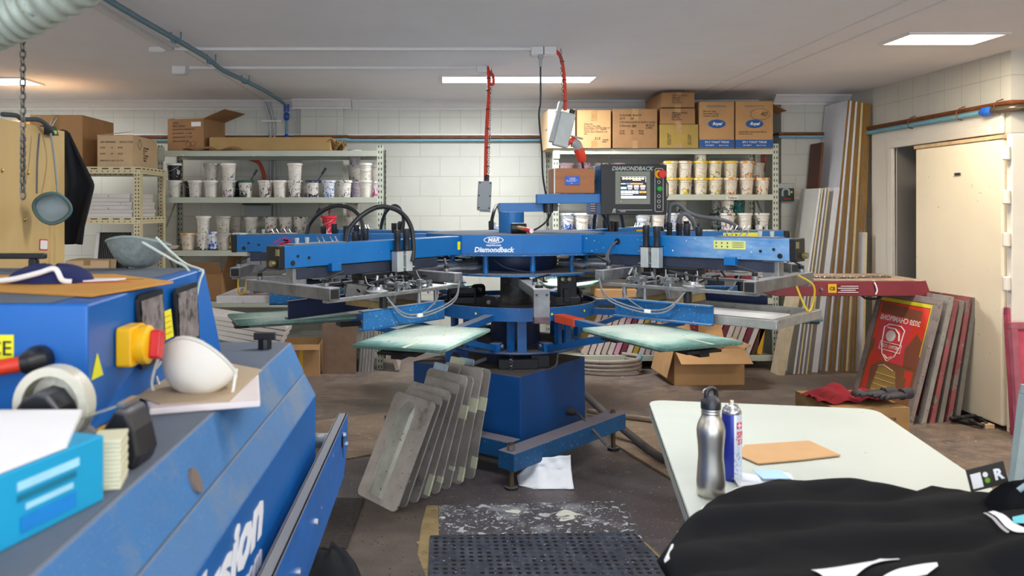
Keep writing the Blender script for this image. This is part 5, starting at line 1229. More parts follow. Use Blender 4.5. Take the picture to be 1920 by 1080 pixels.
MB().tube(spline([(-.3, -.1, .945), (.0, -.12, .94), (.25, -.1, .945), (.38, -.05, .94), (.42, .0, .925)], 6), .009, 8).build('power_lead', pm('flecked lead', '#55504b', .6, spots=(('#cfcfc8', 90, .6),)), fd_, smooth=60)
MB().tube(spline([(.10, -.2, .83), (.14, -.2, .80), (.22, -.2, .80), (.27, -.2, .83)], 5), .008, 8).build('under_lead', RUBBER, fd_, smooth=60)

# boards leaning in the corner -----------------------------------------------
MDFE = pm('brown hardboard edge', '#8a6424', .7, var=.2, scale=20, stretch=(1, 1, .1), bump=.2)
WMEL = pm('white melamine', '#d9dbe0', .4, var=.04)
CREE = pm('cream pine edge', '#d9c692', .6, var=.08)
DKW = pm('dark red timber', '#5b2f1d', .5, var=.25, stretch=(3, 3, .4))
OLDW = pm('aged cream board', '#c9b99a', .6, var=.15, grime=('#8b7350', 8, .62))
def board(pxb, Yb, pxt, ztop, depth, th, edge, face, label, group=None, z0=.0):
    xb = (pxb - CX) * Yb / F; xt = (pxt - CX) * Yb / F
    t = thing('leaning_board', label, 'board', (xb, Yb, z0), 0, group)
    m = MB(); dx = xt - xb
    a = [(0, 0, 0), (th, 0, 0), (th + dx, 0, ztop), (dx, 0, ztop)]; n_ = 4
    va = m.verts(a); vb = m.verts([(p[0], depth, p[2]) for p in a]); m.mi = 1
    m._face(va[::-1]); m._face([va[1], vb[1], vb[2], va[2]]) ; m._face([va[2], vb[2], vb[3], va[3]]); m._face([vb[0], vb[1], vb[2], vb[3]]); m._face([va[0], va[1], vb[1], vb[0]])
    m.mi = 0; m._face([va[3], vb[3], vb[0], va[0]])
    m.build('board_body', [face, edge], t)
    return t
rel = ['left end', 'second', 'third', 'fourth', 'fifth', 'sixth', 'seventh', 'eighth', 'ninth', 'tenth', 'eleventh', 'right end']
edges = [MDFE, WMEL, MDFE, MDFE, WMEL, MDFE, MDFE, CREE, MDFE, MDFE, MDFE, MDFE]
names = {id(MDFE): 'brown hardboard edge', id(WMEL): 'white edge', id(CREE): 'cream edge'}
for i in range(12):
    pb_ = 1541 + i * 6.4; pt = 1590 + i * 3.55
    lab = 'tall leaning board with ' + names[id(edges[i])] + ', ' + (rel[i] + ' of the tallest row' if i in (0, 11) else rel[i] + ' from left in tallest row')
    board(pb_, 6.98, pt, 2.375 - .003 * i, .42, .0165, edges[i], WMEL, lab, 'tall boards leaning in the corner')
board(1487, 6.86, 1536, 1.60, .34, .017, WMEL, pm('grey white board face', '#c6c6bd', .5, var=.06), 'shorter white board at the left front of the leaning boards', 'short boards leaning in the corner')
board(1496, 6.86, 1541, 1.60, .34, .012, CREE, WMEL, 'shorter board with cream edge beside the leftmost white board', 'short boards leaning in the corner')
board(1503, 6.87, 1547, 1.60, .33, .014, WMEL, WMEL, 'shorter board with white edge right of the cream edged one', 'short boards leaning in the corner')
board(1511, 6.87, 1553, 1.60, .33, .012, CREE, WMEL, 'shorter pine edged board, rightmost of the four shorter ones', 'short boards leaning in the corner')
board(1522, 6.93, 1564, 1.61, .2, .05, WMEL, WMEL, 'thick short white box section board between short and tall boards', 'short boards leaning in the corner')
board(1506, 7.16, 1541, 2.02, .22, .02, DKW, DKW, 'dark red timber board leaning behind the short white boards')
board(1616, 6.88, 1622, 1.22, .3, .02, CREE, WMEL, 'white board standing alone at the right end of the corner boards')
board(1459, 6.8, 1490, .72, .16, .055, OLDW, OLDW, 'short aged foam edged board leaning beside the right rack foot')
m = MB()

# frames on the bottom shelf of the right rack
cols = [('#c2b4ae', 'pale'), ('#6b2333', 'dark red'), ('#b7a9a0', 'greyish'), ('#a98f2f', 'mustard'), ('#c9bcb6', 'whitish'), ('#b98aa0', 'pinkish'), ('#4a2a1d', 'dark brown')]
seq = [2, 0, 4, 2, 0, 5, 1, 0, 3, 4, 2, 0, 5, 2, 6, 6, 5, 0, 4, 1, 0, 1, 4, 2, 0, 1, 4, 6, 3]
cm = [pm('frame paint ' + n, c, .6, var=.12, spots=(('#5a4a48', 40, .74),)) for c, n in cols]
FYEL = pm('frame paint yellow', '#d79f1e', .5)
for i, k in enumerate(seq):
    px = 1092 + i * 11.7; Y = 7.1; w_ = .041; hgt = .40
    mt = FYEL if i == len(seq) - 1 else cm[k]; nm = 'bright yellow' if i == len(seq) - 1 else cols[k][1]
    e = thing('printing_screen', nm + ' screen frame, ' + (ords[i] if i < 18 else 'number ' + str(i + 1)) + ' from left on the bottom right rack shelf', 'screen frame', ((px - CX) * Y / F, Y, .1295), (0, R(21 if i < 28 else 8), 0), 'screen frames on the bottom shelf')
    if i >= 18: e['label'] = nm + ' screen frame, ' + ['eleventh', 'tenth', 'ninth', 'eighth', 'seventh', 'sixth', 'fifth', 'fourth', 'third', 'second', 'last'][i - 18] + ' from right on the bottom right rack shelf'
    if i == len(seq) - 1: e['label'] = 'bright yellow screen frame at the right end of the bottom right rack shelf'
    m = MB()
    for (a, b, c, d) in ((0, .45, 0, .035), (0, .45, hgt - .035, hgt), (0, .035, .035, hgt - .035), (.415, .45, .035, hgt - .035)): m.box(0, w_, a, b, c, d)
    m.build('frame', mt, e); MB().box(.002, .006, .035, .415, .035, hgt - .035).build('mesh', cm[6 if i % 2 else 3], e)
yp = thing('yellow_sheet', 'bright yellow panel with black brush marks behind the stored frames', 'panel', (1.98, 7.46, .61))
MB().box(-.12, .22, .0, .01, -.1, .065).build('sheet', YEL, yp)
cc = thing('carton_sheet', 'flat tan cardboard lying above the stored frames on the right rack', 'cardboard', (1.6, 7.3, .632)); MB().box(-.2, .25, -.22, .1, 0, .07).build('sheet', CARD, cc, bevel=.003)

# coiled hose
ch = thing('coiled_hose', 'coiled pale grey hose on the floor between the press base and the open carton', 'hose', tuple(PZ(1150, 697) + Vector((-.05, -.02, 0))))
pts = []
for i in range(100):
    a = i * .2; pts.append((.28 * math.cos(a) + .01 * math.sin(i),   .17 * math.sin(a), .025 + .0011 * i))
MB().tube(pts, .018, 8).build('hose', pm('grimy pale hose', '#8f857b', .6, var=.2, spots=(('#4b443f', 60, .68),)), ch, smooth=60)
MB().tube([(.24, -.08, .12), (.27, -.05, .15)], .024, 10).build('hose_end', PIPEG, ch)
tag(MB().tube(spline([tuple(PZ(1092, 735, .15)), tuple(PZ(1140, 780, .12)), tuple(PZ(1190, 822, .04)), tuple(PZ(1240, 858, .03)), tuple(PZ(1300, 880, .03))], 8), .024, 10).build('grey_hose', pm('lint grey thick hose', '#57504c', .8, var=.25), smooth=60), 'thick lint covered hose running from the press base under the table', 'hose')
tag(MB().tube(spline([tuple(PZ(1102, 770, .03)), tuple(PZ(1150, 778, .03)), tuple(PZ(1215, 786, .03)), tuple(PZ(1300, 800, .03))], 6), .018, 10).build('beige_hose', pm('beige hose', '#8d7c68', .6, var=.2), smooth=60), 'thinner beige hose lying on the floor behind the table corner', 'hose')
tr = thing('tape_roll', 'roll of tan tape on the floor beside the left table edge', 'tape', tuple(PZ(1258, 884) + Vector((.02, .04, .0125))))
MB().lathe([(.024, 0), (.042, 0), (.042, .045), (.024, .045), (.024, 0)], n=24).build('tape', pm('tan tape', '#b29a68', .5), tr, smooth=40)

# open carton right of the press
p0 = PZ(1262, 722); p1 = PZ(1390, 719)
oc = carton('open tan carton with flaps folded out on the floor behind the table', (p1.x - p0.x), .42, .29, ((p0.x + p1.x) / 2, p0.y + .21, 0), R(2), mat=CARD, flaps=(('b', 30, .16), ('f', 118, .19), ('l', 165, .24), ('r', 60, .06)))
oc.children[1]
# box with red cloth and gloves
pA = PZ(1705, 905); 
BX = 2.93; zt_ = .40
Yb = (EYE - zt_) * F / (768 - CY)
c = carton('tan carton under the red cloth and gloves beside the leaning screens', .44, .44, .30, (2.42, 4.70, 0), R(3), mat=pm('kraft brown box', '#9b7a4c', .8, var=.12), tape=False, writing=(('BLACK\nBEARS\nOOO GG\n# 8 MADE', .027, .06, .20, 'f', INK),))
CB = c
Mc = WM(c)
def oncar(x, y, z=.3055): return Mc @ Vector((x, y, z))
rc_ = thing('red_cloth', 'crumpled crimson cloth draped on the carton near the leaning screens', 'cloth', tuple(oncar(-.02, 0))); rc_.rotation_euler = (0, 0, R(-6))
def cl(u, v):
    x = -.23 + .46 * u; y = -.13 + .26 * v - .05 * math.cos(u * 3)
    z = .012 + .028 * abs(noise.noise(Vector((u * 4, v * 3, 2)))) + .045 * max(0, math.sin(u * 6.2 - .8)) * v + .01 * math.sin(u * 20 + v * 5)
    return Vector((x, y, z))
MB().sheet(cl, 36, 20).build('cloth', pm('crimson cloth', '#7f0c1d', .95, var=.15, bump=.3, bscale=30), rc_, thick=.004, smooth=60)
gl = thing('rubber_glove', 'pair of dark paint flecked work gloves on the crimson cloth', 'gloves', tuple(oncar(.09, -.13, .345)), R(10))
GM = pm('dark work glove', '#2d2c35', .6, var=.25, spots=(('#8e8fa0', 60, .68), ('#7c2440', 30, .74)))
def glove(parent, M, flip=1):
    bm_ = MB(); bm_.lathe([(0, -.075), (.03, -.07), (.04, -.02), (.045, .03), (.036, .06), (0, .066)], n=14, M=M @ Matrix.Rotation(R(90), 4, 'Y') @ Matrix.Diagonal((.45, 1, 1, 1)))
    b = bm_.build('palm', GM, parent, smooth=80)
    for i, (y, L) in enumerate(((-.032, .065), (-.011, .08), (.011, .075), (.031, .06))):
        y *= flip
        MB().tube([M @ Vector((-.055, y, 0)), M @ Vector((-.09, y * 1.15, .008)), M @ Vector((-.055 - L * .8, y * 1.3, .004)), M @ Vector((-.06 - L, y * 1.35, -.006))], [.013, .012, .011, .006], 10).build('finger', GM, b, smooth=80)
    MB().tube([M @ Vector((.0, -.035 * flip, 0)), M @ Vector((-.03, -.062 * flip, .004)), M @ Vector((-.065, -.072 * flip, 0))], [.015, .013, .007], 10).build('thumb', GM, b, smooth=80)
    MB().tube([M @ Vector((.055, 0, 0)), M @ Vector((.10, .005, .002)), M @ Vector((.13, .01, .0))], [.032, .030, .034], 12).build('cuff', GM, b, smooth=80)
glove(gl, TR(-.02, 0, .02)); glove(gl, TR(.08, -.03, .012) @ rz(R(12)), -1)

# screens leaning against the strongroom door --------------------------------
FR = [pm('stained frame wood', '#857a74', .65, var=.2, scale=12, grime=('#6d4a4a', 9, .6), spots=(('#4b4342', 50, .68),)), pm('grey stained frame', '#8b8780', .65, var=.2, spots=(('#5a4f4c', 40, .68),)), pm('red stained frame', '#8b4c4c', .65, var=.25, spots=(('#77716c', 14, .6),)), pm('green flecked frame', '#777268', .65, var=.2, spots=(('#3c8a3c', 8, .76),)), pm('dark stained frame', '#5c504d', .65, var=.2)]
MESHM = pm('brown taped mesh', '#85573a', .6, var=.12, scale=5)
REDM = pm('red emulsion', '#e2402c', .5, var=.06); PNK = pm('pinkish red mesh', '#d8414c', .5, var=.05); YLM = pm('yellow mesh strip', '#d9cf2c', .5)
WM_ = pm('pale stencil open mesh', '#efe3d8', .6)
sl = ['front screen with red field, white shield stencil and mirrored white lettering', 'second leaning screen, tucked close behind the red stencil screen', 'third leaning screen with grey stained frame', 'fourth leaning screen with red stained edge', 'fifth leaning screen with green flecked edge', 'last leaning screen, closest to the cream strongroom door']
for i in range(6):
    near = Vector((3.085 + .068 * i + (.03 if i else 0), 5.20 + .03 * i, 0)); far = Vector((3.02 + .068 * i + (.03 if i else 0), 5.86 + .02 * i, 0))
    x = (near - far).normalized()
    lean = R([15, 13.5, 12, 11, 10.0, 9.0][i])
    outn = Vector((x.y, -x.x, 0)); outn = outn if outn.x < 0 else -outn
    up = (-outn * math.sin(lean) + Vector((0, 0, 1)) * math.cos(lean)).normalized(); nrm = x.cross(up)
    if nrm.x > 0: pass
    M = Matrix(((x.x, up.x, nrm.x, far.x), (x.y, up.y, nrm.y, far.y), (x.z, up.z, nrm.z, far.z), (0, 0, 0, 1)))
    W_ = .62; H_ = [.86, .87, .84, .83, .85, .84][i]
    e = thing('printing_screen', sl[i], 'printing screen', tuple(M.to_translation()), 0, 'printing screens leaning on the strongroom door'); e.rotation_euler = M.to_euler()
    m = MB(); fw = .045; T = .036
    for (a, b, c_, d) in ((0, W_, 0, fw), (0, W_, H_ - fw, H_), (0, fw, fw, H_ - fw), (W_ - fw, W_, fw, H_ - fw)): m.box(a, b, c_, d, -T, 0)
    m.build('frame', FR[(0, 1, 2, 3, 2, 3)[i]], e, bevel=.003)
    MB().box(fw, W_ - fw, fw, H_ - fw, -.004, -.002).build('mesh', MESHM if i == 0 else cm[1], e)
    if i == 0:
        def F_(n, mt, pts, z=-.0018, th=.0008):
            mm = MB(); mm.prism(pts, 0, th, TR(0, 0, z)); return mm.build(n, mt, e)
        F_('red_emulsion', REDM, [(.06, .06), (.12, .06), (.12, .30), (.2, .36), (.56, .36), (.56, .42), (.565, .78), (.06, .78), (.06, .5), (.10, .5), (.1, .42), (.08, .4)])
        F_('red_emulsion_patch', REDM, [(.50, .16), (.545, .16), (.545, .34), (.47, .34), (.47, .29), (.50, .29)])
        F_('pink_field', PNK, [(.11, .46), (.2, .38), (.42, .36), (.44, .72), (.11, .76)], -.001)
        F_('taped_band', pm('brown masking band', '#8b4f3a', .6, var=.1), [(.08, .70), (.5, .68), (.5, .755), (.08, .775)], -.0006)
        F_('taped_corner', pm('brown masking band', '#8b4f3a', .6, var=.1), [(.44, .36), (.56, .36), (.56, .55), (.5, .60), (.42, .48)], -.0006)
        F_('yellow_strip', YLM, [(.05, .785), (.57, .785), (.57, .81), (.05, .81)], -.001)
        F_('yellow_edge', YLM, [(.567, .45), (.575, .45), (.575, .81), (.567, .81)], -.001)
        mir = Matrix.Diagonal((-1, 1, 1, 1))
        def T_(s, sz, x_, y_): return text(s, sz, WM_, e, TR(x_, y_, .001) @ mir, 'stencil_lettering', bold=.02, ext=.0002)
        T_('2020 CHAMPIONS', .052, .30, .665)
        T_('METRO CUP', .034, .27, .468)
        def line(pts, r=.004, closed=True): MB().tube([Vector((a, b, .001)) for a, b in pts], r, 5, closed=closed, caps=False).build('stencil_line', WM_, e)
        line([(.175, .48), (.165, .60), (.21, .625), (.33, .625), (.375, .60), (.365, .48), (.335, .41), (.27, .365), (.205, .41)])
        line([(.16, .44), (.38, .44), (.38, .495), (.16, .495)], .003)
        line([(.225, .405), (.27, .385), (.315, .405)], .004, False)
        MB().prism([(.25 + .05 * math.cos(a * math.pi / 12), .545 + .04 * math.sin(a * math.pi / 12)) for a in range(24)], 0, .0005, TR(0, 0, .0008)).build('stencil_ball', WM_, e)
        line([(.20, .60), (.28, .60), (.33, .57), (.345, .52)], .006, False)
        F_('gold_stencil', pm('gold stencil field', '#a8873f', .5), [(.16, .10), (.42, .10), (.42, .2), (.38, .31), (.25, .33), (.20, .31)], -.001)
        line([(.36, .31), (.25, .335), (.20, .32)], .003, False)
        for q in (.15, .19, .23, .27): line([(.19, q), (.40, q)], .0015, False)
# screens by the right edge
def edge_screen(px, py, Y, W_, H_, rot, lean, mt, mm, label):
    p = P(px, py, Y); e = thing('printing_screen', label, 'printing screen', (p.x, p.y, 0), (R(lean[0]), R(lean[1]), R(rot)))
    m = MB()
    for (a, b, c_, d) in ((0, W_, 0, .04), (0, W_, H_ - .04, H_), (0, .04, .04, H_ - .04), (W_ - .04, W_, .04, H_ - .04)): m.box(a, b, 0, .035, c_, d)
    m.build('frame', mt, e, bevel=.003); MB().box(.04, W_ - .04, .028, .031, .04, H_ - .04).build('mesh', mm, e)
    return e
edge_screen(1901, 800, 5.0, .5, .80, 0, (-4, 0), pm('pink stained frame', '#a5455a', .6, var=.25), pm('rose mesh', '#c04a60', .5), 'rose pink stained screen frame at the right edge beside the strongroom door')
edge_screen(1910, 800, 4.9, .5, .72, 0, (-5, 0), pm('rosy stained frame', '#9d5563', .6, var=.3), pm('rose mesh', '#c04a60', .5), 'lower rosy stained frame in front of the taller one at right edge')
gs = edge_screen(1884, 900, 3.3, .5, .70, 4, (0, 8), pm('pale blue grey frame', '#9fb0b2', .55, metal=.2, var=.12), pm('magenta mesh', '#c41f6b', .5, grime=('#7c4a4a', 5, .5)), 'pale blue grey framed screen with magenta mesh behind the black garment')
# oddments at the foot of the strongroom door
od = thing('black_cable_bundle', 'bundle of black plastic and cable at the foot of the strongroom door', 'cable', tuple(PZ(1832, 795) + Vector((-.08, 0, 0))))
rg = random.Random(5)
MB().tube(spline([(rg.uniform(-.1, .12), rg.uniform(-.12, .12), .02 + .02 * rg.random()) for i in range(12)], 5), .012, 7).build('cable', BLACK, od, smooth=60)
wo = thing('scrap_block', 'small scrap of white and tan packaging on the floor by the door', 'packaging', tuple(PZ(1853, 803))); MB().box(-.03, .03, -.02, .03, 0, .03).build('block', CARD3, wo, bevel=.004)

# wall items behind the right rack
sg = thing('wall_sign', 'brown card with a red disc on the back wall right of the rack', 'sign', tuple(P(1447, 298, 7.78)))
MB().box(-.12, .12, -.003, .001, -.125, .125).build('backing_card', pm('brown card', '#8a5a3c', .7), sg)
MB().tube([(0, -.005, 0), (0, -.003, 0)], .105, 32).build('red_disc', RED, sg)
for r_ in (.085,): MB().tube([Vector((r_ * math.cos(i * math.pi / 16), -.006, r_ * math.sin(i * math.pi / 16))) for i in range(32)], .002, 5, closed=True).build('ring_line', WHT, sg)
text('COUNTRY', .03, WHT, sg, faceM((.0, -.007, .0), (1, 0, 0), (0, -1, 0)), 'printed_text')
sg.location = P(1450, 298, 7.79)
bx = thing('tool_box_pack', 'dark green tool carton with grey tool picture hanging on the back wall', 'box', tuple(P(1473, 362, 7.36)))
MB().box(-.075, .08, -.0, .05, -.075, .09).build('pack', pm('dark green card', '#1f3a33', .5, var=.1), bx, bevel=.003)
MB().box(-.075, .08, -.002, 0, .045, .088).build('grey_header', GREYP, bx)
MB().tube(spline([(-.03, -.004, -.03), (-.03, -.004, .02), (.0, -.004, .04), (.03, -.004, .02), (.03, -.004, -.02)], 4), .011, 8).build('tool_picture', GREYP, bx, smooth=60)
text('BOSCH', .022, RED, bx, faceM((.015, -.003, -.055), (1, 0, 0), (0, -1, 0)), 'printed_text', bold=.02)
MB().box(.05, .062, -.003, 0, .0, .018).build('yellow_tab', YEL, bx)
yt = thing('shelf_label', 'small paper label handwritten Yellow on the right rack beam', 'label', tuple(P(1373, 371, 7.045))); yt.location.y = 7.046
MB().box(-.055, .055, -.001, .0, -.017, .017).build('paper', pm('aged white paper', '#dcd5c6', .7), yt)
text('Yellow', .03, PEN, yt, faceM((0, -.002, 0), (1, 0, 0), (0, -1, 0)), 'handwriting', shear=.2)

# left side, under and beside the left rack
oh = tag(MB().tube(spline([tuple(P(468, 298, 7.7)), tuple(P(485, 305, 7.7)), tuple(P(494, 325, 7.7)), tuple(P(497, 350, 7.7)), tuple(P(497, 372, 7.7))], 5), .018, 10).build('orange_conduit', pm('dull orange conduit', '#b5482a', .5), smooth=60), 'dull orange conduit curving down the wall behind the left rack', 'conduit')
swb = thing('switch_box', 'grey switch box on the wall below the middle shelf of left rack', 'switch box', tuple(P(485, 393, 7.75))); MB().box(-.13, .13, -.03, .04, -.07, .04).build('box_body', GREYP, swb, bevel=.005); MB().box(-.15, .12, -.045, .0, .045, .06).build('dark_lid', BLACK, swb)
oc2 = carton('open brown carton with curved flap on the third shelf of left rack', .32, .36, .24, (-2.08, 7.3, LZ['c'] + .001), R(-8), mat=CARD2, flaps=(('r', 20, .18), ('f', 30, .12)))
for i in range(5):
    e = thing('printing_screen', ['topmost', 'second', 'middle', 'fourth', 'lowest'][i] + ' of five white frame bars fanned below the left press arm', 'screen frame', tuple(P(440, 601 + i * 9.3, 6.4)), (0, R(8.5 + i * .6), R(0)), 'white frames fanned under the left arm')
    MB().box(-.42, .42 - .02 * i, 0, .35, -.018, .018).build('frame', FRW, e, bevel=.003)
yt_ = carton('low open carton with yellow tape strip under the left rack', .40, .38, .27, (-1.45, 6.95, .0), R(3), mat=CARD, flaps=(('f', 150, .05),))
yt_.location.x = (552 - CX) * 6.76 / F; yt_.location.y = 6.95
MB().box(.03, .062, -.1925, -.190, .0, .26).build('yellow_tape', YELO, yt_)
MB().box(-.1, .14, -.1, .1, .06, .18).build('green_contents', pm('dull green packets', '#56603c', .7, var=.3), yt_, bevel=.02)
tb_ = thing('brown_board', 'plain brown fibreboard standing upright against the left rack', 'board', ((636 - CX) * 6.87 / F, 6.86, 0), (R(-3), 0, 0)); MB().box(-.147, .147, 0, .012, 0, .45).build('sheet', pm('brown fibreboard', '#7d6552', .8, var=.15, scale=12), tb_)
for i in range(5):
    e = thing('printing_screen', ['first', 'second', 'third', 'fourth', 'fifth'][i] + ' grey frame from left beside the upright brown board', 'screen frame', ((672 + i * 5.6 - CX) * 6.95 / F, 6.95, 0), (0, R(5), 0), 'grey frames beside the brown board')
    MB().box(0, .022, 0, .4, 0, .43).build('frame', pm('grey coated frame', '#9a9692', .6, var=.15, spots=(('#6a6462', 30, .7),)), e)
e = thing('printing_screen', 'pale frame tilted sideways right of the left rack foot', 'screen frame', ((742 - CX) * 6.95 / F, 6.95, .0), (0, R(-14), 0)); MB().box(0, .032, 0, .35, .008, .30).build('frame', pm('aged pale frame', '#a99c94', .6, var=.2), e); MB().box(.032, .18, .02, .32, .02, .28).build('mesh', CARDI, e) if False else None
# papers on the far left
pp = thing('paper_stack', 'loose curled cream papers at the left end of the lower tub shelf', 'paper', tuple(P(321, 466, 7.12)))
for i in range(5): MB().box(-.07, .06, -.06, .1, .006 * i, .006 * i + .004, rz(R(8 * i))).build('sheet', [PAPER, CARD3][i % 2], pp)
# ------------------------------------------------------------------ blue tunnel dryer in the left foreground
DB = pm('blue dryer enamel', '#075da6', .42, var=.08, scale=4, dust=('#7f8892', .35, 12))
DH_ = pm('dusty blue hood', '#2c6ca4', .7, var=.08, scale=5, grime=('#5f7893', 3, .52), dust=('#6f7681', 1.0, 6), spots=(('#7f93ad', 420, .66),))
DT = pm('linty grey blue top', '#5b6470', .85, var=.15, scale=8, bump=.2, bscale=200)
dr = thing('tunnel_dryer', 'long blue tunnel dryer with sloping dusty hood in the left foreground', 'dryer', (-.9, 1.2, 0))
def W(mb, name, mat, par=dr, **k): return mb.build(name, mat, par, world=True, **k)
Y0, Y1 = .25, 2.21
def extr(pts, y0, y1, m=None):
    m = m or MB(); a = m.verts([(x, y0, z) for x, z in pts]); b = m.verts([(x, y1, z) for x, z in pts]); n = len(pts)
    m._face(a); m._face(b[::-1])
    for i in range(n): m._face([a[i], a[(i+1) % n], b[(i+1) % n], b[i]])
    return m
W(extr([(-1.45, .45), (-.40, .45), (-.40, .62), (-.345, .70), (-.345, .912), (-1.45, .912)], Y0, Y1), 'lower_body', DB, bevel=.003)
W(extr([(-.345, .9125), (-.376, .9705), (-1.38, .9705), (-1.45, .9125)], Y0, Y1), 'hood_lower_panel', DH_, bevel=.002)
W(extr([(-.3765, .9725), (-.413, 1.057), (-1.3, 1.057), (-1.38, .9725)], Y0, Y1), 'hood_upper_panel', DH_, bevel=.003)
W(MB().box(-1.29, -.418, Y0 + .01, Y1 - .005, 1.0572, 1.0585), 'hood_lint_top', DT)
W(MB().box(-1.3, -.5, .6, 2.0, 0, .45), 'stand', NAVY)
W(MB().box(-.3805, -.3795, 1.15, 1.1515, .975, 1.055), 'panel_joint', BLACK) if False else None
# oval rubber bung on the slope
nrm_ = Vector((.086, 0, .037)).normalized()
M = faceM(Vector((-.388, 1.257, .999)) , (0, 1, 0), nrm_); m = MB(); m.prism([(.017 * math.cos(i * math.pi / 12), .021 * math.sin(i * math.pi / 12)) for i in range(24)], -.002, .005, M); W(m, 'rubber_bung', pm('grey brown bung', '#6f6259', .7))
# black clamp at the far end
m = MB(); m.cyl((-.462, 2.1, 1.058), (-.462, 2.1, 1.085), .018, 12); m.cbox((-.462, 2.1, 1.092), (.055, .02, .018)); W(m, 'hood_clamp', BLACK)
# conveyor rail
RB = pm('scuffed rail blue', '#1760ae', .4, var=.15, dust=('#77797d', 1.2, 20), grime=('#3d4a63', 6, .66), spots=(('#c2cdd6', 60, .74),))
m = MB(); m.box(-.318, -.292, .5, 2.5, .779, .785)
a = [(.5, .785), (2.5, .785), (2.5, .70), (2.40, .62), (.5, .62)]
va = m.verts([(-.296, y, z) for y, z in a]); vb = m.verts([(-.290, y, z) for y, z in a]); m._face(va); m._face(vb[::-1])
for i in range(5): m._face([va[i], va[(i+1) % 5], vb[(i+1) % 5], vb[i]])
m.box(-.345, -.318, .5, 2.5, .70, .705); m.box(-.320, -.316, .5, 2.5, .70, .785)
rl = W(m, 'conveyor_rail', RB)
for y, z in ((2.40, .745), (1.85, .70), (1.62, .69), (1.55, .66), (2.46, .70)):
    W(MB().cyl((-.290, y, z), (-.283, y, z), .008, 8), 'rail_bolt', CHROME, rl)
W(MB().cyl((-.42, 2.36, .74), (-.29, 2.36, .74), .022, 16), 'belt_roller', STEEL, smooth=40)
m = MB(); m.prism([(.012 * math.cos(i*math.pi/8), .035 * math.sin(i*math.pi/8)) for i in range(16)], 0, .0006, faceM((-.2898, 2.38, .72), (0, 1, 0), (1, 0, 0))); W(m, 'slot', BLACK, rl)
# lettering on the side
Ms = faceM((-.3436, 1.535, .845), (0, 1, 0), (1, 0, 0)) @ Matrix.Diagonal((1.5, 1, 1, 1))
text('Fusion', .125, WHT, dr, Ms, 'lettering', shear=.3, bold=.04, world=True, align='RIGHT')
Ms = faceM((-.3436, 1.53, .765), (0, 1, 0), (1, 0, 0)) @ Matrix.Diagonal((1.4, 1, 1, 1))
text('mrprint.com', .06, WHT, dr, Ms, 'lettering', shear=.3, bold=.03, world=True, align='RIGHT')
# control box on top
m = MB(); y0, y1 = 1.30, 2.07
va = m.verts([(-1.5, y0, 1.059), (-.575, y0, 1.059), (-.568, y1, 1.059), (-1.5, y1, 1.059)]); vb = m.verts([(-1.5, y0, 1.273), (-.575, y0, 1.273), (-.612, y1, 1.273), (-1.5, y1, 1.273)])
m._face(va[::-1]); m._face(vb)
for i in range(4): m._face([va[i], va[(i+1) % 4], vb[(i+1) % 4], vb[i]])
bxo = W(m, 'control_box', pm('control box enamel', '#055fae', .35, var=.06, scale=3), bevel=.004)
W(MB().box(-1.49, -.64, 1.31, 2.06, 1.2735, 1.2745), 'lint_top', DT, bxo)
def side(y, z): # point on the slightly skewed side
    k = (y - y0) / (y1 - y0); kz = (z - 1.059) / .214
    return Vector((-.575 + k * (.007 * (1 - kz) - .037 * kz), y, z))
LINTF = pm('felted lint on filter', '#7d7573', .95, var=.35, scale=30, bump=.9, bscale=40, grime=('#3b3836', 22, .52))
for ya, yb, za, zb_ in ((1.525, 1.675, 1.118, 1.262), (1.755, 1.925, 1.112, 1.252)):
    m = MB(); ym, zm = (ya + yb) / 2, (za + zb_) / 2; M = faceM(side(ym, zm), side(yb, zm) - side(ya, zm), (1, 0, .05))
    m.prism(rrect(-(yb-ya)/2, (yb-ya)/2, -(zb_-za)/2, (zb_-za)/2, .012, 4), 0, .006, M); f_ = W(m, 'filter_frame', BLACK, bxo)
    m = MB(); hw, hh = (yb-ya)/2 - .012, (zb_-za)/2 - .012
    m.sheet(lambda u, v: M @ Vector((-hw + 2*hw*u, -hh + 2*hh*v, .007 + .004 * abs(noise.noise(Vector((u*9, v*9, ya)))))), 16, 16); W(m, 'lint_filter', LINTF, f_, smooth=80)
M = faceM(side(1.71, 1.18), (0, 1, 0), (1, 0, .1)); W(MB().prism([(-.03, -.03), (.026, -.03), (.026, .03), (-.03, .03)], 0, .0012, M), 'yellow_label', YEL, bxo)
for i in range(4): W(MB().box(-.02, .018, -.02 + i * .012, -.017 + i * .012, .0012, .0016, M), 'label_line', YELO, bxo)
M = faceM(side(1.335, 1.165), (0, 1, 0), (1, 0, 0)); W(MB().prism([(-.022, -.019), (.022, -.019), (0, .021)], .0006, .0018, M), 'warning_triangle', YEL, bxo)
# isolator switch
SWY = pm('isolator yellow', '#f2b70c', .4, var=.04)
M = faceM(side(1.455, 1.18), (0, 1, 0), (1, 0, 0))
sw = W(MB().prism(rrect(-.036, .036, -.036, .036, .008, 4), 0, .028, M), 'isolator_body', SWY, bxo, bevel=.003)
m = MB(); m.lathe([(.0, .028), (.034, .028), (.036, .034), (.035, .046), (.029, .05), (.0, .05)], n=28, M=M @ TR(.004, 0, 0)); W(m, 'isolator_collar', SWY, sw, smooth=40)
m = MB(); m.prism(rrect(-.026, .026, -.0135, .0135, .006, 3), .05, .07, M @ TR(.004, 0, 0) @ rz(R(75))); W(m, 'red_knob', RED, sw, bevel=.003)
W(MB().prism(rrect(-.012, .012, .022, .030, .003, 2), .0281, .0286, M), 'switch_mark', INK, sw)
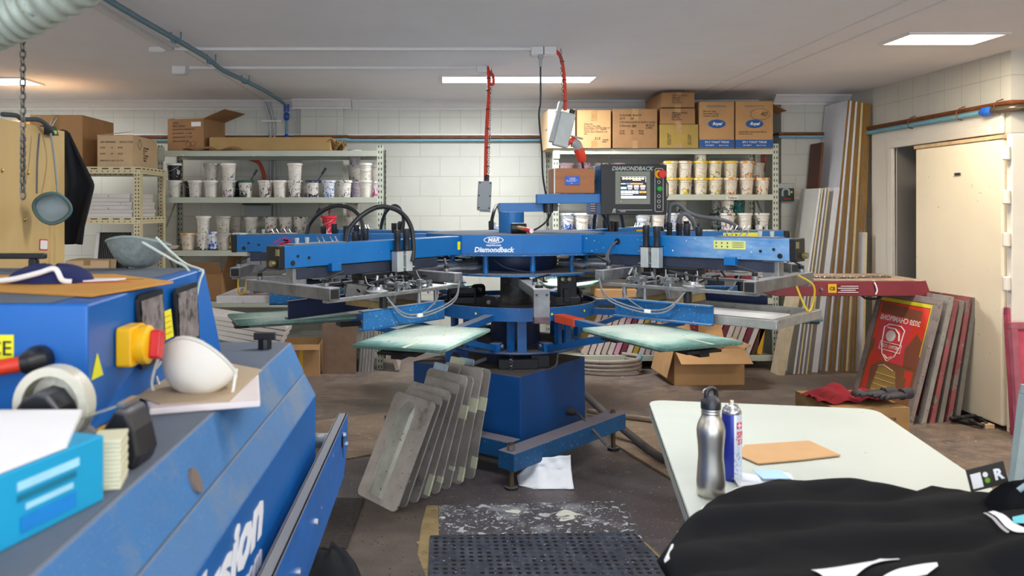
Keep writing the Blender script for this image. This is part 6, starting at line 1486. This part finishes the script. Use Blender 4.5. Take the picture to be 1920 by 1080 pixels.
# front face items
ce = W(MB().box(-.74, -.6955, 1.2988, 1.2998, 1.179, 1.223), 'ce_sticker', YEL, bxo)
text('CE', .034, INK, dr, faceM((-.7185, 1.298, 1.2), (1, 0, 0), (0, -1, 0)), 'printed_text', bold=.0, world=True)
m = MB(); m.tube([(-.652, 1.302, 1.183), (-.653, 1.284, 1.183), (-.660, 1.276, 1.182), (-.670, 1.273, 1.180)], [.024, .024, .02, .014], 16); W(m, 'cable_gland', BLACK, bxo, smooth=40)
W(MB().tube(spline([(-.666, 1.274, 1.181), (-.72, 1.262, 1.174), (-.82, 1.24, 1.166), (-1.0, 1.25, 1.15), (-1.2, 1.28, 1.10)], 6), .0125, 12), 'orange_cable', ORANGE, bxo, smooth=60)
# black bracket on the box top
m = MB(); m.box(-1.35, -.985, 1.98, 2.0, 1.303, 1.317); m.box(-1.025, -1.005, 1.98, 2.0, 1.2745, 1.303); W(m, 'black_bracket', BLACK, bxo, bevel=.003)
# things lying on the dryer -------------------------------------------------
ZT = 1.2752
def q(px, py, z): return tuple(PZ(px, py, z).xy)
PR = pm('printed orange cardboard', '#c98f3c', .7, var=.1, scale=5)
o = slab('printed_cardboard', [q(-60, 519, ZT), q(215, 517, ZT), q(325, 531, ZT), q(172, 557, ZT), q(-60, 545, ZT)], ZT, ZT + .004, PR, 'orange brown printed cardboard sheet lying on the blue control box', 'cardboard')
MB().prism([(-.02, -.06), (.07, -.055), (.075, -.04), (-.02, -.045)], .0042, .0046, rz(R(12)) @ TR(.06, .02, 0)).build('red_print', pm('red print', '#d2522a', .7), o)
MB().prism([(-.11, .0), (.14, .06), (.14, .064), (-.11, .006)], .0042, .0046).build('black_print', INK, o)
nc = thing('navy_cap', 'folded navy cloth cap with white cord on the orange cardboard', 'cap', tuple(PZ(95, 528, ZT + .005)), R(4))
def cap(u, v):
    a = 2 * math.pi * u; rx, ry = .085, .05
    return Vector((rx * math.cos(a) * math.cos(v * 1.4), ry * math.sin(a) * math.cos(v * 1.4), .034 * math.sin(v * 1.57) * (1 + .1 * math.sin(3 * a))))
MB().sheet(cap, 28, 8).build('cap_body', pm('navy cloth', '#1c2558', .9, var=.15), nc, smooth=80)
MB().tube(spline([(-.10, -.055, .006), (-.05, -.06, .01), (.0, -.058, .022), (.03, -.055, .03), (.045, -.057, .008), (.06, -.05, .004)], 6), .0055, 8).build('white_cord', PAPER, nc, smooth=60)
MB().prism([(.06, -.03), (.13, .0), (.14, .03), (.07, .03)], .001, .004).build('white_tag', PAPER, nc)
def respirator(name, label, loc, rot, mat, rim, strapm, s=1.0, straps=(), rimr=.003, sc=(1, 1, 1)):
    t = thing(name, label, 'face mask', loc, rot); t.scale = (s, s, s)
    m = MB()
    def f(u, v):
        a = 2 * math.pi * u; r = math.sin(v * math.pi / 2)
        x = .072 * math.cos(a) * r ** .8; y = .06 * math.sin(a) * r ** .8 * (1 - .12 * math.cos(2 * a)); z = .058 * (1 - r ** 2.4) + .006 * math.cos(2 * a) * r ** 4
        x += .0; return Vector((x * sc[0], y * sc[1], z * sc[2]))
    m.sheet(f, 36, 14); b = m.build('cup', mat, t, smooth=80)
    m = MB(); m.tube([f(i / 36, 1.0) for i in range(36)], rimr, 6, closed=True); m.build('rim', rim, t, smooth=60)
    m = MB(); m.tube([f(u_, .98) * 1.01 for u_ in (.19, .22, .25, .28, .31)], .0035, 6); m.build('nose_clip', rim, t)
    for st in straps: MB().tube(spline(st, 6), .0032, 6).build('strap', strapm, t, smooth=60)
    return t
MW = pm('white fibre mask', '#e6e1d4', .85, var=.04, spots=(('#c9a990', 30, .78),)); MG = pm('grey green mask mesh', '#8d9a94', .85, var=.1, scale=30)
# white mask standing open edge up on papers
t = respirator('dust_mask', 'white cup shaped dust mask resting on papers on the blue dryer', tuple(PZ(366, 742, 1.068) + Vector((0, .03, .058))), (R(136), R(6), R(-14)), MW, pm('white mask rim', '#ddd9cc', .8), pm('white elastic', '#e8e6da', .7), 1.1,
    straps=([(-.07, .02, 0), (-.075, -.01, .05), (-.06, -.045, .07), (-.09, -.055, .03), (-.11, -.05, .0), (-.085, -.04, -.04)], [(-.05, -.02, .02), (-.03, -.045, .06), (.02, -.05, .07), (.065, -.04, .05), (.072, 0, .0)]))
pp = thing('paper_pile', 'white papers and tan card under the white dust mask', 'paper', tuple(PZ(380, 745, 1.0595)))
def rel_(pts, o, z): return [(p[0] - o[0], p[1] - o[1]) for p in [q(a, b, z) for a, b in pts]]
MB().prism(rel_([(280, 778), (488, 762), (484, 700), (300, 690), (262, 720)], pp.location, 1.06), .0, .012).build('white_papers', pm('pinkish white papers', '#ddd2cf', .7, var=.04), pp, bevel=.003)
m = MB(); pl_ = rel_([(247, 742), (300, 758), (430, 752), (492, 694), (380, 672), (290, 690)], pp.location, 1.072)
m.prism(pl_, .0125, .0145); m.build('tan_card', pm('tan card', '#b5a184', .8, var=.08), pp)
pp.location.z = 1.0588
# grey mask on the box top
t = respirator('dust_mask', 'grey green mesh dust mask lying cup down on the blue control box', tuple(PZ(243, 505, 1.275) + Vector((0, .06, .070))), (R(176), R(4), R(6)), pm('grey mesh', '#7f8885', .8, var=.25, scale=70), MG, pm('pale green elastic', '#c3ccc0', .7), 1.06, sc=(1.05, 1, 1.15),
    straps=([(.05, .04, -.01), (.12, .05, .045), (.17, .07, .062), (.17, .09, .09), (.165, .13, .19)], [(.0, .05, -.008), (.1, .08, .04), (.14, .09, .06), (.155, .11, .10), (.16, .14, .195)]))
# tape dispenser
td = thing('tape_dispenser', 'black tape dispenser with a large roll of clear tape on the dryer', 'tape dispenser', (-.53, 1.165, 1.0590), R(-4))
prof = [(-.115, 0), (.10, 0), (.108, .02), (.10, .055), (.088, .082), (.072, .086), (.062, .07), (.045, .045), (.02, .034), (-.003, .055), (-.012, .085), (-.028, .104), (-.045, .108), (-.066, .098), (-.092, .06), (-.112, .03)]
m = MB(); a = m.verts([(x, -.032, z) for x, z in prof]); b = m.verts([(x, .032, z) for x, z in prof]); n = len(prof); m._face(a); m._face(b[::-1])
for i in range(n): m._face([a[i], a[(i+1) % n], b[(i+1) % n], b[i]])
m.build('dispenser_body', pm('satin black plastic', '#1c1c20', .35, var=.2, dust=('#5c5c60', .6)), td, bevel=.006, seg=3)
m = MB(); m.lathe([(.043, -.014), (.056, -.014), (.056, .014), (.043, .014), (.043, -.014)], n=40, M=TR(-.035, 0, .084) @ Matrix.Rotation(R(90), 4, 'X')); m.build('tape_roll', pm('cream tape roll', '#cfcbb9', .3, var=.1, grime=('#8e9390', 12, .62)), td, smooth=40)
m = MB(); m.lathe([(.0, -.018), (.012, -.018), (.038, -.02), (.04, -.02), (.04, .02), (.0, .02)], n=24, M=TR(-.035, 0, .084) @ Matrix.Rotation(R(90), 4, 'X')); m.build('hub', pm('glossy black hub', '#0f1014', .25), td, smooth=40) if False else None
MB().bar((.0, 0, .062), (.075, 0, .088), .03, .0012).build('tape_tongue', pm('clear tape', '#a9a99c', .2), td)
MB().box(.07, .082, -.024, .024, .086, .092).build('cutter', CHROME, td)
MB().box(.035, .055, -.012, .008, .047, .052).build('orange_scrap', YELO, td)
# cyan paper box, papers, notes
cb = thing('cyan_box', 'cyan printed paper box with white sheets on top at the left edge', 'box', (-.427, 1.012, 1.0590), math.atan2(.155, .046))
CYAN = pm('cyan printed card', '#159cc8', .45, var=.05, scale=3)
MB().box(-.20, 0, .0, .24, 0, .083).build('box_body', CYAN, cb, bevel=.002)
def bandf(x0, x1, z0, z1, mt, sh=0):
    MB().prism([(x0, z0), (x1, z0), (x1, z1), (x0, z1)], 0, .0006, faceM((0, -.0008, 0), (1, 0, 0), (0, -1, 0))).build('print_band', mt, cb)
bandf(-.14, -.045, .058, .068, pm('pale cyan print', '#9fd6ea', .5)); bandf(-.14, -.05, .046, .053, pm('deep teal print', '#12708c', .5)); bandf(-.128, -.055, .034, .041, pm('pale cyan print', '#9fd6ea')); bandf(-.135, -.05, .010, .028, pm('mid blue print', '#1583cf', .5))
wp = thing('white_sheets', 'white paper sheets lying on the cyan box', 'paper', (-.427, 1.012, 1.1435), math.atan2(.155, .046))
MB().prism([(-.497, 1.106), (-.446, .952), (-.476, .852), (-.553, .6), (-.9, .6), (-.9, 1.106)], 1.1435, 1.150).build('sheets', pm('bright white paper', '#eeedec', .7, var=.02), wp, world=True)
te = thing('tan_envelope', 'tan envelope corner poking out beneath the white sheets', 'envelope', (-.50, 1.04, 1.1425)); MB().box(-.1, .045, -.02, .05, .0, .0008).build('envelope', CARD3, te)
te.location = (-.427, 1.012, 1.1424); te.rotation_euler = (0, 0, math.atan2(.155, .046)); te.children[0].location = (-.055, .09, 0)
ns = thing('note_stack', 'stack of cream note slips between the cyan box and tape dispenser', 'paper', (-.445, 1.075, 1.0590), R(12))
for i in range(12): MB().box(-.022 + .001 * (i % 3), .018 + .001 * (i % 2), -.03, .025, i * .0055, i * .0055 + .0052).build('note_slip', pm('cream notes', '#d6d2b2', .8, var=.06), ns, bevel=.001)

# ------------------------------------------------------------------ plywood panel with hanging mask and cloth
PLY = pm('pale plywood', '#c5a76d', .6, var=.08, scale=3, stretch=(2, 2, .35), grime=('#a98a52', 6, .62))
pv = thing('plywood_partition', 'upright pale plywood panel with brass screws at the left edge', 'panel', (-1.44, 2.6, 0))
MB().box(-.02, .012, -.9, .43, 0, 1.722).build('plywood_sheet', PLY, pv, bevel=.002)
MB().box(-.40, -.021, .39, .42, 0, 1.70).build('return_board', PLY, pv)
for px, py in ((4, 320), (53, 324), (47, 412)):
    p = PX(px, py, -1.4275); m = MB(); m.lathe([(0, .004), (.006, .003), (.008, 0)], n=12, M=faceM(p, (0, 1, 0), (1, 0, 0))); m.build('brass_screw', pm('brass', '#c9a24a', .3, metal=.8), pv, world=True)
p = PX(82, 459, -1.427); M = faceM(p, (0, 1, 0), (1, 0, 0)) @ rz(R(-4))
s_ = MB().prism(rrect(-.03, .03, -.02, .02, .005, 3), 0, .0008, M).build('red_edge_sticker', RED, pv, world=True); MB().prism(rrect(-.026, .026, -.016, .016, .004, 3), .0008, .0012, M).build('sticker_paper', PAPER, pv, world=True)
bc_ = thing('binder_clip', 'black binder clip on top of the plywood panel holding mask straps', 'clip', (-1.43, 2.90, 1.722))
m = MB(); a = [(-.012, .006), (.018, .006), (.028, -.026), (-.026, -.026)]; extr(a, -.03, .03, m); m.build('clip_body', BLACK, bc_)
MB().box(.0255, .0275, -.008, .014, -.022, -.010, None).build('green_mark', pm('lime print', '#a8d526', .5), bc_)
for s_ in (-1, 1): MB().tube([(.004 * s_ , .012 * s_ + .006, .0), (.02 * s_, .0 + .02 * s_, .03), (.022 * s_, .006 + .022 * s_, .04), (.016 * s_, -.004 + .022 * s_, .045), (.01 * s_, -.01 + .02 * s_, .03), (.004 * s_, -.004 + .01 * s_, .0)], .0012, 6).build('wire_handle', CHROME, bc_)
hm = respirator('dust_mask', 'grey dust mask hanging by its straps from the binder clip on the plywood', tuple(PX(98, 390, -1.335)), (R(-74), R(10), R(24)), pm('pale grey mask', '#a9b4b4', .8, var=.1), pm('teal grey rim', '#54706f', .7), GREYP, .8, rimr=.0085)
MB().tube(spline([tuple(PX(74, 250, -1.40)), tuple(PX(70, 300, -1.40)), tuple(PX(69, 362, -1.38))], 4), .0035, 6).build('strap', DH, hm, world=True, smooth=60)
MB().tube(spline([tuple(PX(95, 250, -1.40)), tuple(PX(102, 300, -1.40)), tuple(PX(109, 370, -1.36))], 4), .004, 6).build('strap', pm('grey green elastic', '#8b9792', .7), hm, world=True, smooth=60)
bs = thing('black_strap', 'crumpled black strap lying over the top of the plywood panel', 'strap', (-1.43, 2.75, 1.728)); MB().tube(spline([(0, -.15, .008), (.01, -.08, .012), (.0, -.02, .006), (.02, .05, .012), (.03, .1, -.01), (.024, .14, -.03)], 6), .008, 8).build('strap', pm('charcoal strap', '#3c4444', .8), bs, smooth=60)
bt_ = thing('black_towel', 'black towel hanging over the far edge of the plywood panel', 'towel', tuple(P(118, 250, 3.08)))
def tow(u, v):
    w_ = .035 + .10 * min(1, v * 2.2) - .03 * max(0, v - .5); x = -.02 + w_ * u; z = -.43 * v + .012 * math.sin(u * 3.1) * (1 - v)
    if v > .48: x -= .035 * (v - .48) * u * 2
    return Vector((x, .015 * math.sin(u * 9 + v * 3) + .03 * v, z))
MB().sheet(tow, 20, 30).build('towel', pm('black terry towel', '#121419', .95, var=.2, bump=.4, bscale=200), bt_, thick=.014, smooth=80)
# hanging chain
hc = thing('hanging_chain', 'galvanised chain hanging from above in front of the plywood panel', 'chain', tuple(P(42, 70, 2.3)))
a = P(42, 70, 2.3); b = P(43, 372, 2.3)
chain_mb([(0, 0, .55), b - a], .026, .0028).build('chain_links', GALV, hc, smooth=60)
chain_mb([b - a + Vector((0, 0, .18)), b - a + Vector((.004, -.01, .02))], .024, .0028).build('chain_tail', GALV, hc, smooth=60)
# flexible duct
fdct = thing('flexible_duct', 'pale ribbed flexible duct crossing the top left corner', 'duct', tuple(P(0, 40, 2.0)))
a = P(-220, 110, 2.1) - P(0, 40, 2.0); b = P(60, 10, 2.0) - P(0, 40, 2.0); c_ = P(260, -110, 1.9) - P(0, 40, 2.0)
sp = spline([a, Vector((0, 0, -.01)) + (a + b) / 2 * .9, b, c_, c_ + Vector((.1, 0, .12))], 42)
MB().tube(sp, [.066 + .0045 * math.sin(i * 1.25) for i in range(len(sp))], 26).build('duct_sleeve', pm('pale green foil duct', '#a9b3a6', .45, metal=.15, var=.15, grime=('#5b645c', 22, .6), bump=.3, bscale=60), fdct, smooth=70)

# ------------------------------------------------------------------ white folding table
TBL = pm('white table plastic', '#bbc1b7', .5, var=.04, scale=3, grime=('#b5bbb4', 5, .64), spots=(('#8d939a', 26, .77), ('#6f7478', 50, .77)))
ta = thing('folding_table', 'off white plastic folding table in the right foreground', 'table', (.75, 2.87, 0), R(-10))
L_ = 1.82; TZ = .74
m = MB(); m.prism(rrect(0, .76, -L_, 0, .055, 6), TZ - .012, TZ); top = m.build('tabletop', TBL, ta, bevel=.005, seg=3)
m = MB(); o_ = rrect(-.001, .761, -L_ - .001, .001, .056, 6); i_ = rrect(.012, .748, -L_ + .012, -.012, .045, 6)
n = len(o_); rings = [m.verts([(x, y, z) for x, y in pl]) for pl, z in ((o_, TZ - .012), (o_, TZ - .026), ([(x * .992 + .003, y * .997 - .003) for x, y in o_], TZ - .030), ([(x * .992 + .003, y * .997 - .003) for x, y in o_], TZ - .048), (i_, TZ - .048), (i_, TZ - .012))]
for k in range(5):
    for i in range(n): m._face([rings[k][i], rings[k][(i+1) % n], rings[k+1][(i+1) % n], rings[k+1][i]])
m.build('table_rim', TBL, ta, smooth=40)
LG = pm('grey table leg steel', '#6f7276', .4, metal=.4)
for y in (-.28, -1.54):
    for x in (.10, .66): MB().tube([(x, y, TZ - .015), (x, y - .02, .01)], .014, 10).build('leg', LG, ta, smooth=40)
    MB().tube([(.10, y - .012, .28), (.66, y - .012, .28)], .010, 8).build('leg_brace', LG, ta, smooth=40)
    MB().tube([(.08, y, TZ - .03), (.68, y, TZ - .03)], .012, 8).build('leg_hinge', LG, ta, smooth=40)
# steel bottle
SS = pm('brushed stainless steel', '#c6c2b8', .38, metal=1.0, var=.05, stretch=(1, 1, .2))
pbt = PZ(1341, 938, TZ)
bo = thing('steel_bottle', 'brushed steel water bottle with black screw cap on the white table', 'bottle', (pbt.x, pbt.y + .03, TZ + .0005), R(20))
MB().lathe([(0, 0), (.028, 0), (.0325, .006), (.0335, .03), (.0315, .065), (.0290, .095), (.0300, .12), (.0325, .145), (.0330, .158), (.031, .170), (.026, .182), (.0225, .190), (.0215, .195), (.0215, .197), (.0225, .199), (.0215, .201), (.0215, .204), (.0225, .206), (.0215, .208), (.0215, .212)], n=40).build('bottle_body', SS, bo, smooth=60)
MB().lathe([(.0215, .208), (.0235, .209), (.0235, .222), (.022, .228), (.015, .236), (.012, .240), (0, .241)], n=24).build('cap', pm('satin black plastic', '#1c1c20'), bo, smooth=50)
MB().tube(spline([(-.013, 0, .236), (-.012, 0, .250), (.0, 0, .257), (.013, 0, .250), (.016, 0, .232)], 5), .0055, 8).build('cap_loop', pm('satin black plastic', '#1c1c20'), bo, smooth=60)
MB().tube([Vector((-.016 + .007 * math.cos(i * .7), 0, .25 + .007 * math.sin(i * .7))) for i in range(9)], .001, 5, closed=True).build('key_ring', CHROME, bo)
# spray can
pca = PZ(1379, 905, TZ)
ca = thing('spray_can', 'blue and white aerosol spray can behind the steel bottle', 'spray can', (pca.x, pca.y + .025, TZ + .0005), R(0))
t = NT('printed aerosol label'); tc = t.n('TexCoord'); sx = t.n('SeparateXYZ'); t.l(tc.outputs['Object'], sx.inputs[0])
f = t.math('GREATER_THAN', t.math('ADD', sx.outputs[0], t.math('MULTIPLY', sx.outputs[1], .0)), -.003)
w_ = t.math('GREATER_THAN', t.noise(tc.outputs['Object'], 160, 2), .56)
wc = t.mix(t.math('MULTIPLY', w_, t.math('LESS_THAN', sx.outputs[2], .075)), C('#d3d9e2'), C('#9fb0c8'))
t.l(t.mix(f, C('#23308e'), wc), t.b.inputs['Base Color']); t.b.inputs['Roughness'].default_value = .3; t.b.inputs['Metallic'].default_value = .2
MB().lathe([(0, 0), (.0235, 0), (.0245, .003), (.0245, .165), (.0235, .168)], n=36).build('can_body', t.m, ca, smooth=50)
MB().lathe([(.0235, .168), (.0245, .170), (.021, .180), (.016, .185), (.0155, .189), (.0125, .190), (.010, .186), (.004, .187)], n=32).build('can_shoulder', CHROME, ca, smooth=50)
MB().tube([(0, 0, .185), (0, 0, .200)], .0045, 10).build('nozzle', pm('cream nozzle', '#e6e0c4', .5), ca)
RDP = pm('red label print', '#d0252f', .5)
def cantext(body, size, x, z, mt=RDP):
    o = text(body, size, mt, ca, Matrix.Identity(4), 'printed_text', bold=.03, align='LEFT', ext=.0001)
    for v in o.data.vertices:
        a_ = (v.co.x + x) / .0247; y_ = v.co.y + z; r_ = .0248 + v.co.z
        v.co = Vector((r_ * math.sin(a_), -r_ * math.cos(a_), y_))
cantext('SPRAY', .021, .003, .118); cantext("'n'\nSTICK", .0001, .003, .1) if False else None
cantext('STICK', .019, .006, .100); cantext('n', .008, .001, .108)
m = MB(); m.box(-.006, .006, -.0018, .0018, 0, .0004); m.box(-.0018, .0018, -.006, .006, 0, .0004)
m2 = MB().box(-.008, .008, -.008, .008, 0, .0003)
a_ = .45; Mx = faceM((.0248 * math.sin(a_), -.0248 * math.cos(a_), .142), (math.cos(a_), math.sin(a_), 0), (math.sin(a_), -math.cos(a_), 0))
m2.bm.transform(Mx); m2.build('red_square', RDP, ca); m.bm.transform(Mx @ TR(0, 0, .0003)); m.build('white_cross', WHT, ca)
# cardboard piece
slab('cardboard_offcut', [q(1397, 838, TZ), q(1517, 830, TZ), q(1576, 857, TZ), q(1500, 866, TZ), q(1421, 873, TZ), q(1380, 855, TZ)], TZ + .003, TZ + .007, pm('light cardboard', '#bd9566', .8, var=.06, bump=.1), 'torn piece of light cardboard on the white table beside the spray can', 'cardboard', bevel=.001)
# plastic bag with pale blue contents
pk = thing('plastic_sleeve', 'clear plastic sleeve with pale blue insert next to the steel bottle', 'plastic bag', tuple(PZ(1440, 905, TZ)))
MB().sheet(lambda u, v: Vector((-.09 + .16 * u, -.05 + .09 * v + .02 * u, .004 + .010 * math.sin(u * 5 + v * 4) ** 2)), 12, 8).build('sleeve', pm('hazy white plastic', '#dfe4ea', .15, var=.03), pk, thick=.0008, smooth=60)
MB().box(-.02, .05, -.02, .05, .015, .017).build('blue_insert', pm('pale blue card', '#a9cbe6', .4), pk)

# ------------------------------------------------------------------ black garment
GAR = pm('black jersey fabric', '#101114', .9, var=.12, scale=5, bump=.25, bscale=260)
GAR.node_tree.nodes['Principled BSDF'].inputs['Specular IOR Level'].default_value = .15
gm = thing('black_garment', 'black sports shirt with white flashes spread over the near end of the table', 'shirt', (.95, 1.5, TZ))
def far(x):   # far outline of the garment
    P_ = [(.44, 1.57), (.50, 1.66), (.60, 1.80), (.72, 1.92), (.84, 1.985), (1.0, 1.985), (1.15, 1.92), (1.20, 1.95), (1.26, 1.93), (1.36, 1.78), (1.6, 1.74), (1.9, 1.72)]
    for (a, ya), (b, yb) in zip(P_, P_[1:]):
        if x <= b: return ya + (yb - ya) * (x - a) / (b - a)
    return P_[-1][1]
def gsurf(x, y):
    f = far(x); d = f - y
    e1 = min(1, max(0, d / .07)); e2 = min(1, max(0, (x - .42) / .07)); e = math.sqrt(max(0, 1 - (1 - e1) ** 2)) * math.sqrt(max(0, 1 - (1 - e2) ** 2))
    z = .006 + e * (.022 + .012 * math.sin(x * 4.2))
    # long soft folds
    z += e * (.013 * math.sin((y * 1.0 - x * .25) * 42 + 2 * noise.noise(Vector((x * 3, y * 3, 0)))) * .7 + .010 * noise.noise(Vector((x * 3.0, y * 9, 1))) + .012 * noise.noise(Vector((x * 2, y * 5, 4))) + .010 * abs(noise.noise(Vector((x * 5 + y * 2, y * 12 - x * 5, 7)))))
    z += e * .05 * max(0, 1 - ((x - 1.33) ** 2 + (y - 1.48) ** 2 * 1.5) / .09)
    z += e * .035 * max(0, (x - 1.25)) * 1.5
    return max(.003, z)
def gp(x, y, up=0): return Vector((x - .95, y - 1.5, gsurf(x, y) + up))
MB().sheet(lambda u, v: gp(.42 + 1.25 * u, .95 + (far(.42 + 1.25 * u) - .95) * v), 200, 150).build('fabric', GAR, gm, thick=.004, smooth=80)
MB().tube([gp(.425 + .003, 1.50) + Vector((0, 0, .003)), gp(.50, 1.662, .004), gp(.60, 1.802, .004), gp(.72, 1.922, .004), gp(.80, 1.965, .002)], .006, 8).build('white_piping', PAPER, gm, smooth=60)
def patch(pts_a, pts_b, name, mt, n=40, up=.0065):
    def f(u, v):
        def at(P_, u):
            k = u * (len(P_) - 1); i = min(int(k), len(P_) - 2); return Vector(P_[i]).lerp(Vector(P_[i+1]), k - i)
        p = at(pts_a, u).lerp(at(pts_b, u), v); return gp(p.x, p.y, up)
    MB().sheet(f, n, 14).build(name, mt, gm, smooth=80)
def gq(px, py, z=.775): p = PZ(px, py, z); return (p.x, p.y)
WF = pm('white heat print', '#dedee0', .6, var=.04)
patch([gq(1684, 1030), gq(1650, 1028), (gq(1610, 1048)), gq(1580, 1068), gq(1520, 1084)], [gq(1688, 1040), gq(1664, 1056), gq(1636, 1072), gq(1606, 1092), gq(1575, 1112)], 'white_flash', WF)
patch([gq(1757, 1056), gq(1720, 1064), gq(1690, 1070), gq(1650, 1092)], [gq(1759, 1062), gq(1738, 1078), gq(1712, 1084), gq(1690, 1100)], 'white_flash', WF)
patch([gq(1852, 940, .80), gq(1885, 965, .80), gq(1925, 990, .80)], [gq(1862, 937, .80), gq(1898, 960, .80), gq(1935, 978, .80)], 'chest_print', WF, up=.006)
patch([gq(1843, 942, .80), gq(1870, 962, .80), gq(1890, 975, .80)], [gq(1846, 940, .80), gq(1873, 959, .80), gq(1893, 973, .80)], 'chest_print', pm('small grey print', '#a9a3a6', .6), up=.006)
patch([gq(1898, 955, .80), gq(1932, 950, .80)], [gq(1900, 963, .80), gq(1935, 966, .80)], 'chest_print', pm('cyan white print', '#63c4d2', .6), up=.007)
# swing tag and collar
tg = thing('swing_tag', 'black swing tag with white R and barcode sticking up from the shirt collar', 'tag', tuple(P(1850, 897, 1.82)), (0, R(-14), R(0)))
MB().box(-.042, .046, -.001, .001, -.022, .030).build('tag_card', pm('olive black card', '#2b2a22', .6), tg)
MB().box(-.036, -.012, -.0018, -.001, -.016, .018).build('barcode_patch', PAPER, tg)
MB().cyl((-.002, -.0018, .010), (-.002, -.001, .010), .006, 14).build('white_dot', PAPER, tg); MB().cyl((0, -.0018, -.004), (0, -.001, -.004), .006, 14).build('green_dot', pm('leaf green print', '#6fa32c', .6), tg)
text('R', .034, WHT, tg, faceM((.027, -.0016, .003), (1, 0, 0), (0, -1, 0)), 'printed_text', bold=.04)
cl_ = thing('black_collar_fabric', 'bunched black fabric behind the swing tag at the right edge', 'cloth', tuple(P(1925, 905, 1.80)))
def bun(u, v):
    a = 2 * math.pi * u; r = v
    return Vector((.09 * math.cos(a) * r, .06 * math.sin(a) * r, .055 * (1 - r * r) - .05 + .008 * math.sin(4 * a + 3) * r))
MB().sheet(bun, 30, 10).build('fabric', GAR, cl_, smooth=80)
MB().tube(spline([(-.055, -.05, .0), (-.03, -.055, .018), (.0, -.06, .012), (.03, -.06, .02)], 5), .006, 8).build('teal_neck_tape', pm('grey teal tape', '#8fa9ad', .6), cl_, smooth=60)
